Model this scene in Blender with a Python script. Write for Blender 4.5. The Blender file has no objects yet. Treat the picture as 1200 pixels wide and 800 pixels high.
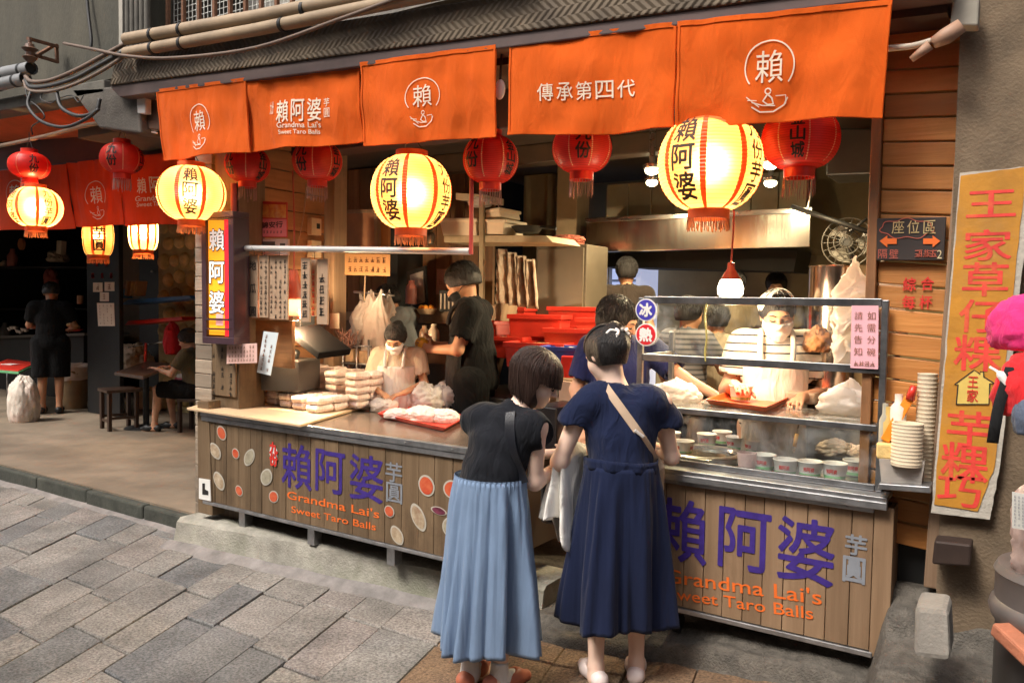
import bpy, bmesh, math, random
import numpy as np
from mathutils import Vector, Matrix, noise as mnoise
R_ = math.radians
sc = bpy.context.scene
COL = sc.collection
random.seed(7)
# ------------------------------------------------------------------ camera
FPX, YAW, HZ, ROLL, CAMH = 930., 33., 357., 1.0, 1.7
def cam_basis():
    a, p, r = R_(YAW), math.atan((400-HZ)/FPX), R_(ROLL)
    fw = Vector((-math.sin(a)*math.cos(p), math.cos(a)*math.cos(p), -math.sin(p)))
    rt = Vector((math.cos(a), math.sin(a), 0)); up = rt.cross(fw)
    c, s = math.cos(r), math.sin(r)
    return rt*c+up*s, up*c-rt*s, fw
RT, UP, FW = cam_basis()
cd = bpy.data.cameras.new('camera'); cam = bpy.data.objects.new('camera', cd); COL.objects.link(cam)
cd.sensor_width = 36; cd.lens = FPX/1200*36; cd.clip_start = .05; cd.clip_end = 400
M = Matrix((RT, UP, -FW)).transposed().to_4x4(); M.translation = (0, 0, CAMH)
cam.matrix_world = M; sc.camera = cam
# ------------------------------------------------------------------ world, sun, exposure
SUN_EL, SUN_ROT = R_(54), R_(200)
w = bpy.data.worlds.new('World'); sc.world = w; w.use_nodes = True
nt = w.node_tree; nt.nodes.clear()
sky = nt.nodes.new('ShaderNodeTexSky'); sky.sky_type = 'NISHITA'; sky.sun_disc = False
sky.sun_elevation = SUN_EL; sky.sun_rotation = SUN_ROT; sky.air_density = 1.0; sky.dust_density = 6.0; sky.ozone_density = .6
bg = nt.nodes.new('ShaderNodeBackground'); bg.inputs[1].default_value = .105
wo = nt.nodes.new('ShaderNodeOutputWorld'); hsv = nt.nodes.new('ShaderNodeHueSaturation'); hsv.inputs['Saturation'].default_value = .5; nt.links.new(sky.outputs[0], hsv.inputs['Color']); nt.links.new(hsv.outputs[0], bg.inputs[0]); nt.links.new(bg.outputs[0], wo.inputs[0])
sd = bpy.data.lights.new('sun', 'SUN'); sd.energy = 1.5; sd.angle = R_(16); sd.color = (1, .94, .84)
sun = bpy.data.objects.new('sun', sd); COL.objects.link(sun)
# light comes from behind the camera, high over the alley
_d = Vector((math.sin(SUN_ROT)*math.cos(SUN_EL), math.cos(SUN_ROT)*math.cos(SUN_EL), math.sin(SUN_EL)))
sun.rotation_euler = _d.to_track_quat('Z', 'Y').to_euler()
vs = sc.view_settings; vs.view_transform = 'Standard'; vs.look = 'None'; vs.gamma = 1; vs.use_curve_mapping = False
vs.exposure = 1.05
cy = sc.cycles; cy.use_denoising = True; cy.max_bounces = 7; cy.diffuse_bounces = 4; cy.transparent_max_bounces = 12; cy.transmission_bounces = 6
cy.caustics_reflective = False; cy.caustics_refractive = False; cy.sample_clamp_indirect = 6

# ------------------------------------------------------------------ geometry helpers
def P(px, py, Y):
    d = RT*((px-600)/FPX) + UP*((400-py)/FPX) + FW
    return Vector((0, 0, CAMH)) + d*(Y/d.y)
def PX(px, py, X):
    d = RT*((px-600)/FPX) + UP*((400-py)/FPX) + FW
    return Vector((0, 0, CAMH)) + d*(X/d.x)
def PZ(px, py, Z):
    d = RT*((px-600)/FPX) + UP*((400-py)/FPX) + FW
    return Vector((0, 0, CAMH)) + d*((Z-CAMH)/d.z)

def tag(o, label=None, cat=None, group=None, kind=None):
    if label: o['label'] = label
    if cat: o['category'] = cat
    if group: o['group'] = group
    if kind: o['kind'] = kind
    return o
def thing(name, label, cat, loc=(0, 0, 0), rz=0, group=None, scale=1):
    o = bpy.data.objects.new(name, None); COL.objects.link(o); o.empty_display_size = .05
    o.location = loc; o.rotation_euler = (0, 0, rz); o.scale = (scale,)*3
    return tag(o, label, cat, group)
def wmat(o):
    m = Matrix.LocRotScale(o.location, o.rotation_euler, o.scale)
    return wmat(o.parent) @ m if o.parent else m

class MB:
    """collects shapes, then builds ONE mesh object"""
    def __init__(s): s.v = []; s.f = []; s.t = []; s.mi = []; s.ctint = .5; s.cm = 0
    def add(s, vs_, fs, tint=None, mi=None):
        b = len(s.v); s.v.extend(tuple(map(float, x)) for x in vs_)
        for f in fs:
            s.f.append(tuple(i+b for i in f)); s.t.append(s.ctint if tint is None else tint); s.mi.append(s.cm if mi is None else mi)
        return s
    def hexa(s, c, **k):   # 8 corners: bottom 4 (ccw), top 4
        return s.add(c, [(3, 2, 1, 0), (4, 5, 6, 7), (0, 1, 5, 4), (1, 2, 6, 5), (2, 3, 7, 6), (3, 0, 4, 7)], **k)
    def box(s, x0, x1, y0, y1, z0, z1, **k):
        return s.hexa([(x0, y0, z0), (x1, y0, z0), (x1, y1, z0), (x0, y1, z0), (x0, y0, z1), (x1, y0, z1), (x1, y1, z1), (x0, y1, z1)], **k)
    def obox(s, c, size, rot=None, **k):
        c = Vector(c); h = Vector(size)/2; rot = rot or Matrix.Identity(3)
        if isinstance(rot, (tuple, list)): rot = euler(*rot)
        L = [(-1, -1, -1), (1, -1, -1), (1, 1, -1), (-1, 1, -1), (-1, -1, 1), (1, -1, 1), (1, 1, 1), (-1, 1, 1)]
        return s.hexa([c + rot @ Vector((a*h.x, b*h.y, d*h.z)) for a, b, d in L], **k)
    def bar(s, p, q, wd, dp, upv=(0, 0, 1), **k):   # rectangular bar p->q, wd across, dp along upv
        p, q = Vector(p), Vector(q); d = (q-p).normalized(); u = Vector(upv)
        if abs(d.dot(u)) > .95: u = Vector((0, 1, 0))
        x = d.cross(u).normalized(); z = x.cross(d)
        r = Matrix((x, d, z)).transposed()
        return s.obox((p+q)/2, (wd, (q-p).length, dp), r, **k)
    def cyl(s, p, q, r0, r1=None, n=20, cap=True, **k):
        r1 = r0 if r1 is None else r1; p, q = Vector(p), Vector(q); d = (q-p).normalized()
        x = d.orthogonal().normalized(); y = d.cross(x)
        vs_ = []
        for c, r in ((p, r0), (q, r1)):
            for i in range(n): a = 2*math.pi*i/n; vs_.append(c + (x*math.cos(a)+y*math.sin(a))*r)
        fs = [(i, (i+1) % n, n+(i+1) % n, n+i) for i in range(n)]
        if cap: fs += [tuple(range(n-1, -1, -1)), tuple(range(n, 2*n))]
        return s.add(vs_, fs, **k)
    def lathe(s, prof, c=(0, 0, 0), n=28, axis=None, cap=False, sx=1, sy=1, **k):
        c = Vector(c); rot = axis or Matrix.Identity(3); vs_ = []; m = len(prof)
        for r, z in prof:
            for i in range(n):
                a = 2*math.pi*i/n; vs_.append(c + rot @ Vector((r*math.cos(a)*sx, r*math.sin(a)*sy, z)))
        fs = [(j*n+i, j*n+(i+1) % n, (j+1)*n+(i+1) % n, (j+1)*n+i) for j in range(m-1) for i in range(n)]
        if cap: fs += [tuple(range(n-1, -1, -1)), tuple(range((m-1)*n, m*n))]
        return s.add(vs_, fs, **k)
    def tube(s, path, r, n=8, cap=True, **k):
        path = [Vector(p) for p in path]; m = len(path); vs_ = []
        rr = r if isinstance(r, (list, tuple)) else [r]*m
        x = None
        for j, p in enumerate(path):
            d = (path[min(j+1, m-1)]-path[max(j-1, 0)]).normalized()
            x = (d.orthogonal() if x is None else (x - d*x.dot(d))).normalized(); y = d.cross(x)
            for i in range(n): a = 2*math.pi*i/n; vs_.append(p+(x*math.cos(a)+y*math.sin(a))*rr[j])
        fs = [(j*n+i, j*n+(i+1) % n, (j+1)*n+(i+1) % n, (j+1)*n+i) for j in range(m-1) for i in range(n)]
        if cap: fs += [tuple(range(n-1, -1, -1)), tuple(range((m-1)*n, m*n))]
        return s.add(vs_, fs, **k)
    def ell(s, c, rad, rot=None, n=16, m=10, **k):
        rot = rot or Matrix.Identity(3); c = Vector(c)
        if isinstance(rad, (int, float)): rad = (rad,)*3
        vs_ = []; 
        for j in range(m+1):
            t = math.pi*(j/m); t = min(max(t, .02), math.pi-.02)
            for i in range(n):
                a = 2*math.pi*i/n
                vs_.append(c+rot @ Vector((rad[0]*math.sin(t)*math.cos(a), rad[1]*math.sin(t)*math.sin(a), -rad[2]*math.cos(t))))
        fs = [(j*n+i, j*n+(i+1) % n, (j+1)*n+(i+1) % n, (j+1)*n+i) for j in range(m) for i in range(n)]
        fs += [tuple(range(n-1, -1, -1)), tuple(range(m*n, (m+1)*n))]
        return s.add(vs_, fs, **k)
    def grid(s, fn, nu, nv, closed_u=False, **k):
        vs_ = [fn(i/(nu if closed_u else nu-1), j/(nv-1)) for j in range(nv) for i in range(nu)]
        fs = []
        for j in range(nv-1):
            for i in range(nu if closed_u else nu-1):
                i2 = (i+1) % nu; fs.append((j*nu+i, j*nu+i2, (j+1)*nu+i2, (j+1)*nu+i))
        return s.add(vs_, fs, **k)
    def sheet(s, fn, nu, nv, th, nrm=None, **k):    # closed thin slab: fn(u,v) front, offset along nrm (or fn normals)
        fr = [Vector(fn(i/(nu-1), j/(nv-1))) for j in range(nv) for i in range(nu)]
        n = Vector(nrm)*th; bk = [p+n for p in fr]; N = len(fr)
        fs = []
        for j in range(nv-1):
            for i in range(nu-1):
                a, b, c, d = j*nu+i, j*nu+i+1, (j+1)*nu+i+1, (j+1)*nu+i
                fs.append((a, b, c, d)); fs.append((N+d, N+c, N+b, N+a))
        for i in range(nu-1):
            fs.append((i+1, i, N+i, N+i+1)); q = (nv-1)*nu+i; fs.append((q, q+1, N+q+1, N+q))
        for j in range(nv-1):
            q = j*nu; fs.append((q, q+nu, N+q+nu, N+q)); q = j*nu+nu-1; fs.append((q+nu, q, N+q, N+q+nu))
        return s.add(fr+bk, fs, **k)
    def prism(s, pts, mapf, th, **k):              # polygon outline (u,v) -> slab between mapf(u,v,0) and mapf(u,v,th)
        n = len(pts)
        vs_ = [mapf(u, v, 0) for u, v in pts]+[mapf(u, v, th) for u, v in pts]
        fs = [tuple(range(n-1, -1, -1)), tuple(range(n, 2*n))]+[(i, (i+1) % n, n+(i+1) % n, n+i) for i in range(n)]
        return s.add(vs_, fs, **k)
    def build(s, name, mat, parent=None, smooth=False, bevel=0, world=True, seg=2):
        me = bpy.data.meshes.new(name)
        V = s.v
        o = bpy.data.objects.new(name, me)
        if parent is not None:
            o.parent = parent
            if world:
                inv = wmat(parent).inverted(); V = [tuple(inv @ Vector(p)) for p in V]
        else:
            a = np.array(V); c = Vector(((a[:, 0].min()+a[:, 0].max())/2, (a[:, 1].min()+a[:, 1].max())/2, a[:, 2].min()))
            V = [(p[0]-c.x, p[1]-c.y, p[2]-c.z) for p in V]; o.location = c
        me.from_pydata(V, [], s.f)
        ms = mat if isinstance(mat, (list, tuple)) else [mat]
        for m in ms: me.materials.append(m)
        if len(ms) > 1: me.polygons.foreach_set('material_index', s.mi)
        at = me.attributes.new('tint', 'FLOAT', 'FACE'); at.data.foreach_set('value', s.t)
        if smooth: me.polygons.foreach_set('use_smooth', [True]*len(s.f))
        me.update(); COL.objects.link(o)
        if smooth == 'auto':
            try: me.set_sharp_from_angle(angle=R_(40))
            except Exception: pass
        if bevel:
            b = o.modifiers.new('bevel', 'BEVEL'); b.width = bevel; b.segments = seg; b.limit_method = 'ANGLE'; b.angle_limit = R_(40)
            b.harden_normals = False
        return o
def euler(x, y, z):
    from mathutils import Euler
    return Euler((x, y, z)).to_matrix()
def copy_tree(o, parent=None):
    c = o.copy(); COL.objects.link(c)
    if parent is not None: c.parent = parent
    for ch in list(o.children): copy_tree(ch, c)
    return c

# ------------------------------------------------------------------ materials
def newmat(name):
    m = bpy.data.materials.new(name); m.use_nodes = True; t = m.node_tree
    return m, t, t.nodes['Principled BSDF'], t.nodes['Material Output']
def nd(t, typ, **k):
    n = t.nodes.new(typ)
    for a, b in k.items():
        if a.startswith('i_'): n.inputs[int(a[2:])].default_value = b
        else: setattr(n, a, b)
    return n
def rgba(c): return (c[0], c[1], c[2], 1)
def S(r, g, b):     # sRGB 0..255 -> linear
    f = lambda u: (u/255/12.92) if u/255 <= .04045 else ((u/255+.055)/1.055)**2.4
    return (f(r), f(g), f(b))
def mulc(c, k): return tuple(min(1, x*k) for x in c)
def pmat(name, col, rough=.6, metal=0, var=.18, vs=6., bump=.0, bs=60., stretch=(1, 1, 1), tint=0., spec=.5, emit=None, es=0, trans=0, coat=0, sheen=0, col2=None, stain=0, scol=None, sss=None, alpha=1, rvar=.1, geo=False):
    """principled with noise colour variation, optional streak stretch, stains, face tint and bump"""
    m, t, b, out = newmat(name)
    L = t.links.new
    tc = nd(t, 'ShaderNodeTexCoord'); mp = nd(t, 'ShaderNodeMapping'); mp.inputs['Scale'].default_value = stretch
    if geo:
        g = nd(t, 'ShaderNodeNewGeometry'); L(g.outputs['Position'], mp.inputs[0])
    else: L(tc.outputs['Object'], mp.inputs[0])
    n1 = nd(t, 'ShaderNodeTexNoise'); n1.inputs['Scale'].default_value = vs; n1.inputs['Detail'].default_value = 6; n1.inputs['Roughness'].default_value = .62
    L(mp.outputs[0], n1.inputs['Vector'])
    rp = nd(t, 'ShaderNodeValToRGB'); rp.color_ramp.elements[0].position = .3; rp.color_ramp.elements[1].position = .7
    c2 = col2 or mulc(col, 1+var)
    rp.color_ramp.elements[0].color = rgba(mulc(col, 1-var) if not col2 else col); rp.color_ramp.elements[1].color = rgba(c2)
    L(n1.outputs[0], rp.inputs[0]); cur = rp.outputs[0]
    if tint:
        at = nd(t, 'ShaderNodeAttribute', attribute_name='tint'); mr = nd(t, 'ShaderNodeMapRange')
        mr.inputs[3].default_value = 1-tint; mr.inputs[4].default_value = 1+tint
        L(at.outputs['Fac'], mr.inputs[0])
        mx = nd(t, 'ShaderNodeMix', data_type='RGBA', blend_type='MULTIPLY'); mx.inputs[0].default_value = 1
        L(cur, mx.inputs[6]); cb = nd(t, 'ShaderNodeCombineColor')
        for i in range(3): L(mr.outputs[0], cb.inputs[i])
        L(cb.outputs[0], mx.inputs[7]); cur = mx.outputs[2]
    if stain:
        n2 = nd(t, 'ShaderNodeTexNoise'); n2.inputs['Scale'].default_value = vs*.37; n2.inputs['Detail'].default_value = 8; n2.inputs['Roughness'].default_value = .7
        L(tc.outputs['Object'] if not geo else g.outputs['Position'], n2.inputs['Vector'])
        r2 = nd(t, 'ShaderNodeMapRange'); r2.inputs[1].default_value = .5; r2.inputs[2].default_value = .72; r2.inputs[4].default_value = stain
        L(n2.outputs[0], r2.inputs[0])
        mx = nd(t, 'ShaderNodeMix', data_type='RGBA'); L(r2.outputs[0], mx.inputs[0]); L(cur, mx.inputs[6]); mx.inputs[7].default_value = rgba(scol or mulc(col, .35)); cur = mx.outputs[2]
    L(cur, b.inputs['Base Color'])
    b.inputs['Metallic'].default_value = metal; b.inputs['Specular IOR Level'].default_value = spec
    rr = nd(t, 'ShaderNodeMapRange'); rr.inputs[3].default_value = max(0, rough-rvar); rr.inputs[4].default_value = min(1, rough+rvar)
    L(n1.outputs[0], rr.inputs[0]); L(rr.outputs[0], b.inputs['Roughness'])
    if bump:
        n3 = nd(t, 'ShaderNodeTexNoise'); n3.inputs['Scale'].default_value = bs; n3.inputs['Detail'].default_value = 5; L(mp.outputs[0], n3.inputs['Vector'])
        bp = nd(t, 'ShaderNodeBump'); bp.inputs['Strength'].default_value = bump; bp.inputs['Distance'].default_value = .01
        L(n3.outputs[0], bp.inputs['Height']); L(bp.outputs[0], b.inputs['Normal'])
    if emit: b.inputs['Emission Color'].default_value = rgba(emit); b.inputs['Emission Strength'].default_value = es
    if coat: b.inputs['Coat Weight'].default_value = coat
    if sheen: b.inputs['Sheen Weight'].default_value = sheen
    if trans: b.inputs['Transmission Weight'].default_value = trans
    if sss: b.inputs['Subsurface Weight'].default_value = sss; b.inputs['Subsurface Radius'].default_value = (.02, .008, .004); b.inputs['Subsurface Scale'].default_value = .4
    if alpha < 1: b.inputs['Alpha'].default_value = alpha
    return m
def wood(name, c1, c2, axis='z', tint=.25, rough=.55, bump=.25, scale=3., stain=.5, coat=0):
    st = {'x': (.12, 2.2, 2.2), 'y': (2.2, .12, 2.2), 'z': (2.2, 2.2, .12)}[axis]
    return pmat(name, c1, rough, vs=scale*3, stretch=st, tint=tint, col2=c2, bump=bump, bs=scale*14, stain=stain, scol=mulc(c1, .45), coat=coat)
def paper_lamp(name, col, trans=.6, rib=.5, fwd=None):
    """oiled lantern paper: diffuse, translucent and a forward-scattering part; hoops (tint 0) are darker"""
    m, t, b, out = newmat(name); L = t.links.new; t.nodes.remove(b)
    tc = nd(t, 'ShaderNodeTexCoord'); n = nd(t, 'ShaderNodeTexNoise'); n.inputs['Scale'].default_value = 9; n.inputs['Detail'].default_value = 6; L(tc.outputs['Object'], n.inputs['Vector'])
    at = nd(t, 'ShaderNodeAttribute', attribute_name='tint'); mr = nd(t, 'ShaderNodeMapRange'); mr.inputs[2].default_value = .5; mr.inputs[3].default_value = rib; L(at.outputs['Fac'], mr.inputs[0])
    def tinted(c, lo):
        rp = nd(t, 'ShaderNodeValToRGB'); rp.color_ramp.elements[0].position = .3; rp.color_ramp.elements[1].position = .7
        rp.color_ramp.elements[0].color = rgba(mulc(c, lo)); rp.color_ramp.elements[1].color = rgba(c); L(n.outputs[0], rp.inputs[0])
        mx = nd(t, 'ShaderNodeMix', data_type='RGBA'); mx.inputs[6].default_value = rgba((c[0]*rib, c[1]*rib*.6, c[2]*rib*.4)); L(mr.outputs[0], mx.inputs[0]); L(rp.outputs[0], mx.inputs[7]); return mx.outputs[2]
    c1 = tinted(col, .82)
    di = nd(t, 'ShaderNodeBsdfDiffuse'); tr = nd(t, 'ShaderNodeBsdfTranslucent'); mx = nd(t, 'ShaderNodeMixShader'); mx.inputs[0].default_value = trans
    L(c1, di.inputs[0]); L(c1, tr.inputs[0]); L(di.outputs[0], mx.inputs[1]); L(tr.outputs[0], mx.inputs[2]); cur = mx.outputs[0]
    if fwd:
        rf = nd(t, 'ShaderNodeBsdfRefraction'); rf.inputs['IOR'].default_value = 1.22; rf.inputs['Roughness'].default_value = 1.0; L(tinted(fwd, .9), rf.inputs[0])
        m3 = nd(t, 'ShaderNodeMixShader'); m3.inputs[0].default_value = .3; L(cur, m3.inputs[1]); L(rf.outputs[0], m3.inputs[2]); cur = m3.outputs[0]
    gl = nd(t, 'ShaderNodeBsdfGlossy'); gl.inputs['Roughness'].default_value = .35; m2 = nd(t, 'ShaderNodeMixShader'); m2.inputs[0].default_value = .04; L(cur, m2.inputs[1]); L(gl.outputs[0], m2.inputs[2])
    L(m2.outputs[0], out.inputs[0]); return m
def cloth(name, col, trans=0, var=.12, weave=350, bump=.15, rough=.9, stain=0, sheen=.1, vs=3, folds=.45, fz=.4, fd=1.4):
    m = pmat(name, col, rough, var=var, vs=vs, bump=bump, bs=weave, spec=.15, sheen=sheen, stain=stain, scol=mulc(col, .75))
    if folds:
        t = m.node_tree; L = t.links.new; b = t.nodes['Principled BSDF']; tc = nd(t, 'ShaderNodeTexCoord'); mp = nd(t, 'ShaderNodeMapping'); mp.inputs['Scale'].default_value = (1, 1, fz); L(tc.outputs['Object'], mp.inputs[0])
        n = nd(t, 'ShaderNodeTexNoise'); n.inputs['Scale'].default_value = 11; n.inputs['Detail'].default_value = 3; n.inputs['Distortion'].default_value = fd; L(mp.outputs[0], n.inputs[0])
        bp = nd(t, 'ShaderNodeBump'); bp.inputs['Strength'].default_value = folds; bp.inputs['Distance'].default_value = .05; L(n.outputs[0], bp.inputs['Height'])
        old = b.inputs['Normal'].links
        if old: L(bp.outputs[0], old[0].from_node.inputs['Normal'])
        else: L(bp.outputs[0], b.inputs['Normal'])
    if trans:
        t = m.node_tree; L = t.links.new; b = t.nodes['Principled BSDF']; out = t.nodes['Material Output']
        tr = nd(t, 'ShaderNodeBsdfTranslucent'); src = b.inputs['Base Color'].links[0].from_socket; L(src, tr.inputs[0])
        mx = nd(t, 'ShaderNodeMixShader'); mx.inputs[0].default_value = trans; L(b.outputs[0], mx.inputs[1]); L(tr.outputs[0], mx.inputs[2]); L(mx.outputs[0], out.inputs[0])
    return m
def glassmat(name, tintc=(1, 1, 1), refl=.12, dirt=.06):
    m, t, b, out = newmat(name); L = t.links.new; t.nodes.remove(b)
    tp = nd(t, 'ShaderNodeBsdfTransparent'); tp.inputs[0].default_value = rgba(tintc)
    gl = nd(t, 'ShaderNodeBsdfGlossy'); gl.inputs['Roughness'].default_value = .03
    lw = nd(t, 'ShaderNodeLayerWeight'); lw.inputs[0].default_value = .5; pw_ = nd(t, 'ShaderNodeMath', operation='POWER'); L(lw.outputs['Facing'], pw_.inputs[0]); pw_.inputs[1].default_value = 4; fr = nd(t, 'ShaderNodeMath', operation='MULTIPLY_ADD'); L(pw_.outputs[0], fr.inputs[0]); fr.inputs[1].default_value = .6; fr.inputs[2].default_value = .06
    mx = nd(t, 'ShaderNodeMixShader'); L(fr.outputs[0], mx.inputs[0]); L(tp.outputs[0], mx.inputs[1]); L(gl.outputs[0], mx.inputs[2])
    di = nd(t, 'ShaderNodeBsdfDiffuse'); di.inputs[0].default_value = (.8, .8, .8, 1)
    tc = nd(t, 'ShaderNodeTexCoord'); n = nd(t, 'ShaderNodeTexNoise'); n.inputs['Scale'].default_value = 7; n.inputs['Detail'].default_value = 9; n.inputs['Roughness'].default_value = .75
    L(tc.outputs['Object'], n.inputs['Vector']); mr = nd(t, 'ShaderNodeMapRange'); mr.inputs[1].default_value = .45; mr.inputs[2].default_value = .8; mr.inputs[4].default_value = dirt*3; L(n.outputs[0], mr.inputs[0])
    m3 = nd(t, 'ShaderNodeMixShader'); L(mr.outputs[0], m3.inputs[0]); L(mx.outputs[0], m3.inputs[1]); L(di.outputs[0], m3.inputs[2]); L(m3.outputs[0], out.inputs[0]); return m
def bagmat(name, col, alpha=.55, rough=.25):
    m = pmat(name, col, rough, var=.06, vs=14, bump=.5, bs=55, spec=.6)
    t = m.node_tree; L = t.links.new; b = t.nodes['Principled BSDF']; out = t.nodes['Material Output']
    tr = nd(t, 'ShaderNodeBsdfTranslucent'); tr.inputs[0].default_value = rgba(col); tp = nd(t, 'ShaderNodeBsdfTransparent')
    mx = nd(t, 'ShaderNodeMixShader'); mx.inputs[0].default_value = .4; L(b.outputs[0], mx.inputs[1]); L(tr.outputs[0], mx.inputs[2])
    m2 = nd(t, 'ShaderNodeMixShader'); m2.inputs[0].default_value = alpha; L(tp.outputs[0], m2.inputs[1]); L(mx.outputs[0], m2.inputs[2]); L(m2.outputs[0], out.inputs[0]); return m

# ------------------------------------------------------------------ lettering
_gl = {}
def glyph(body):
    k = body
    if k in _gl: return _gl[k]
    c = bpy.data.curves.new('t', 'FONT'); c.body = body; c.resolution_u = 4; c.fill_mode = 'FRONT'
    o = bpy.data.objects.new('t', c); COL.objects.link(o); bpy.context.view_layer.update()
    dg = bpy.context.evaluated_depsgraph_get(); me = bpy.data.meshes.new_from_object(o.evaluated_get(dg))
    vv = [(v.co.x, v.co.y) for v in me.vertices]; ff = [tuple(p.vertices) for p in me.polygons]
    # all windings facing +
    out = []
    for f in ff:
        a, b, d = (vv[i] for i in f[:3])
        if (b[0]-a[0])*(d[1]-a[1])-(b[1]-a[1])*(d[0]-a[0]) < 0: f = f[::-1]
        out.append(f)
    bpy.data.objects.remove(o); bpy.data.curves.remove(c); bpy.data.meshes.remove(me)
    xs = [p[0] for p in vv]; ys = [p[1] for p in vv]
    _gl[k] = (vv, out, min(xs), max(xs), min(ys), max(ys)); return _gl[k]
def split(tris, lim):
    st = list(tris); out = []
    while st:
        t = st.pop(); a, b, c = t
        L = [((a[0]-b[0])**2+(a[1]-b[1])**2, 0), ((b[0]-c[0])**2+(b[1]-c[1])**2, 1), ((c[0]-a[0])**2+(c[1]-a[1])**2, 2)]
        l, i = max(L)
        if l < lim*lim: out.append(t); continue
        p, q, r = [(a, b, c), (b, c, a), (c, a, b)][i]; m = ((p[0]+q[0])/2, (p[1]+q[1])/2)
        st += [(p, m, r), (m, q, r)]
    return out
def letters(mb, body, u0, u1, v0, v1, mapf, bold=0, keep=True, lim=0, **k):
    """text scaled into the box u0..u1 x v0..v1 of the surface mapf(u,v); bold thickens the strokes by stacked shifted copies"""
    vv, ff, x0, x1, y0, y1 = glyph(body); b = bold; sx = (u1-u0)/(x1-x0+2*b); sy = (v1-v0)/(y1-y0+2*b)
    if keep: sx = sy = min(sx, sy)
    cx, cy_ = (u0+u1)/2, (v0+v1)/2
    T = [(cx+(x-(x0+x1)/2)*sx, cy_+(y-(y0+y1)/2)*sy) for x, y in vv]
    tr = None
    if lim:
        tr = []
        for f in ff:
            for i in range(1, len(f)-1): tr.append((T[f[0]], T[f[i]], T[f[i+1]]))
        tr = split(tr, lim)
    def nrm(u, v):
        e = 1e-3; p = Vector(mapf(u, v)); return (Vector(mapf(u+e, v))-p).cross(Vector(mapf(u, v+e))-p).normalized()
    n0 = nrm(cx, cy_) if bold and not lim else None
    offs = [(0, 0)]+([(b*math.cos(a*math.pi/3+.3), b*math.sin(a*math.pi/3+.3)) for a in range(6)] if bold else [])
    for q, (dx, dy) in enumerate(offs):
        dx *= sx; dy *= sy
        if not lim:
            vs_ = [Vector(mapf(x+dx, y+dy)) for x, y in T]
            if q: vs_ = [p+n0*(.00008*q) for p in vs_]
            mb.add(vs_, ff, **k)
        else:
            for t3 in tr:
                nn = nrm(*t3[0])*(.00008*q) if q else Vector(); mb.add([Vector(mapf(x+dx, y+dy))+nn for x, y in t3], [(0, 1, 2)], **k)
def stroke(mb, pts, wd, mapf, **k):
    """flat brush stroke along pts (u,v), round ends"""
    n = len(pts); L = []; Rr = []
    for i, p in enumerate(pts):
        a = pts[max(i-1, 0)]; b = pts[min(i+1, n-1)]; dx, dy = b[0]-a[0], b[1]-a[1]; l = math.hypot(dx, dy) or 1
        w_ = wd/2; L.append((p[0]-dy/l*w_, p[1]+dx/l*w_)); Rr.append((p[0]+dy/l*w_, p[1]-dx/l*w_))
    mb.add([mapf(*p) for p in L+Rr], [(n+i, n+i+1, i+1, i) for i in range(n-1)], **k)
    for p in (pts[0], pts[-1]):
        mb.add([mapf(p[0]+wd/2*math.cos(a*math.pi/4), p[1]+wd/2*math.sin(a*math.pi/4)) for a in range(8)], [tuple(range(8))], **k)
def scribble(mb, u, v, s, mapf, rng, wd=None, **k):
    """an illegible hand-written character of size s"""
    wd = wd or s*.1
    for i in range(rng.randint(2, 3)):
        y = v+s*(-.35+.33*i+rng.uniform(-.05, .05)); stroke(mb, [(u-s*rng.uniform(.2, .42), y), (u+s*rng.uniform(.2, .42), y+s*.05)], wd, mapf, **k)
    for i in range(rng.randint(1, 2)):
        x = u+s*rng.uniform(-.25, .25); stroke(mb, [(x, v+s*.42), (x+s*rng.uniform(-.1, .1), v-s*.4)], wd, mapf, **k)
    if rng.random() < .7: stroke(mb, [(u, v+s*.05), (u-s*.3, v-s*.4)], wd, mapf, **k)
    if rng.random() < .7: stroke(mb, [(u+.02*s, v+s*.05), (u+s*.35, v-s*.4)], wd, mapf, **k)
def flatY(Y, off=.003):      # wall facing -Y
    return lambda u, v: (u, Y-off, v)
def arc(cx, cy_, rx, ry, a0, a1, n=24): return [(cx+rx*math.cos(R_(a0+(a1-a0)*i/n)), cy_+ry*math.sin(R_(a0+(a1-a0)*i/n))) for i in range(n+1)]
def spline(pts, n=8):
    """Catmull-Rom through points (any dimension)"""
    P_ = [Vector(p) for p in pts]; P_ = [P_[0]*2-P_[1]]+P_+[P_[-1]*2-P_[-2]]; out = []
    for i in range(1, len(P_)-2):
        a, b, c, d = P_[i-1:i+3]
        for j in range(n):
            t = j/n; out.append(.5*((2*b)+(c-a)*t+(2*a-5*b+4*c-d)*t*t+(3*b-a-3*c+d)*t**3))
    out.append(P_[-2]); return out
def fn(x, y=0, z=0): return mnoise.noise(Vector((x, y, z)))

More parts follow.
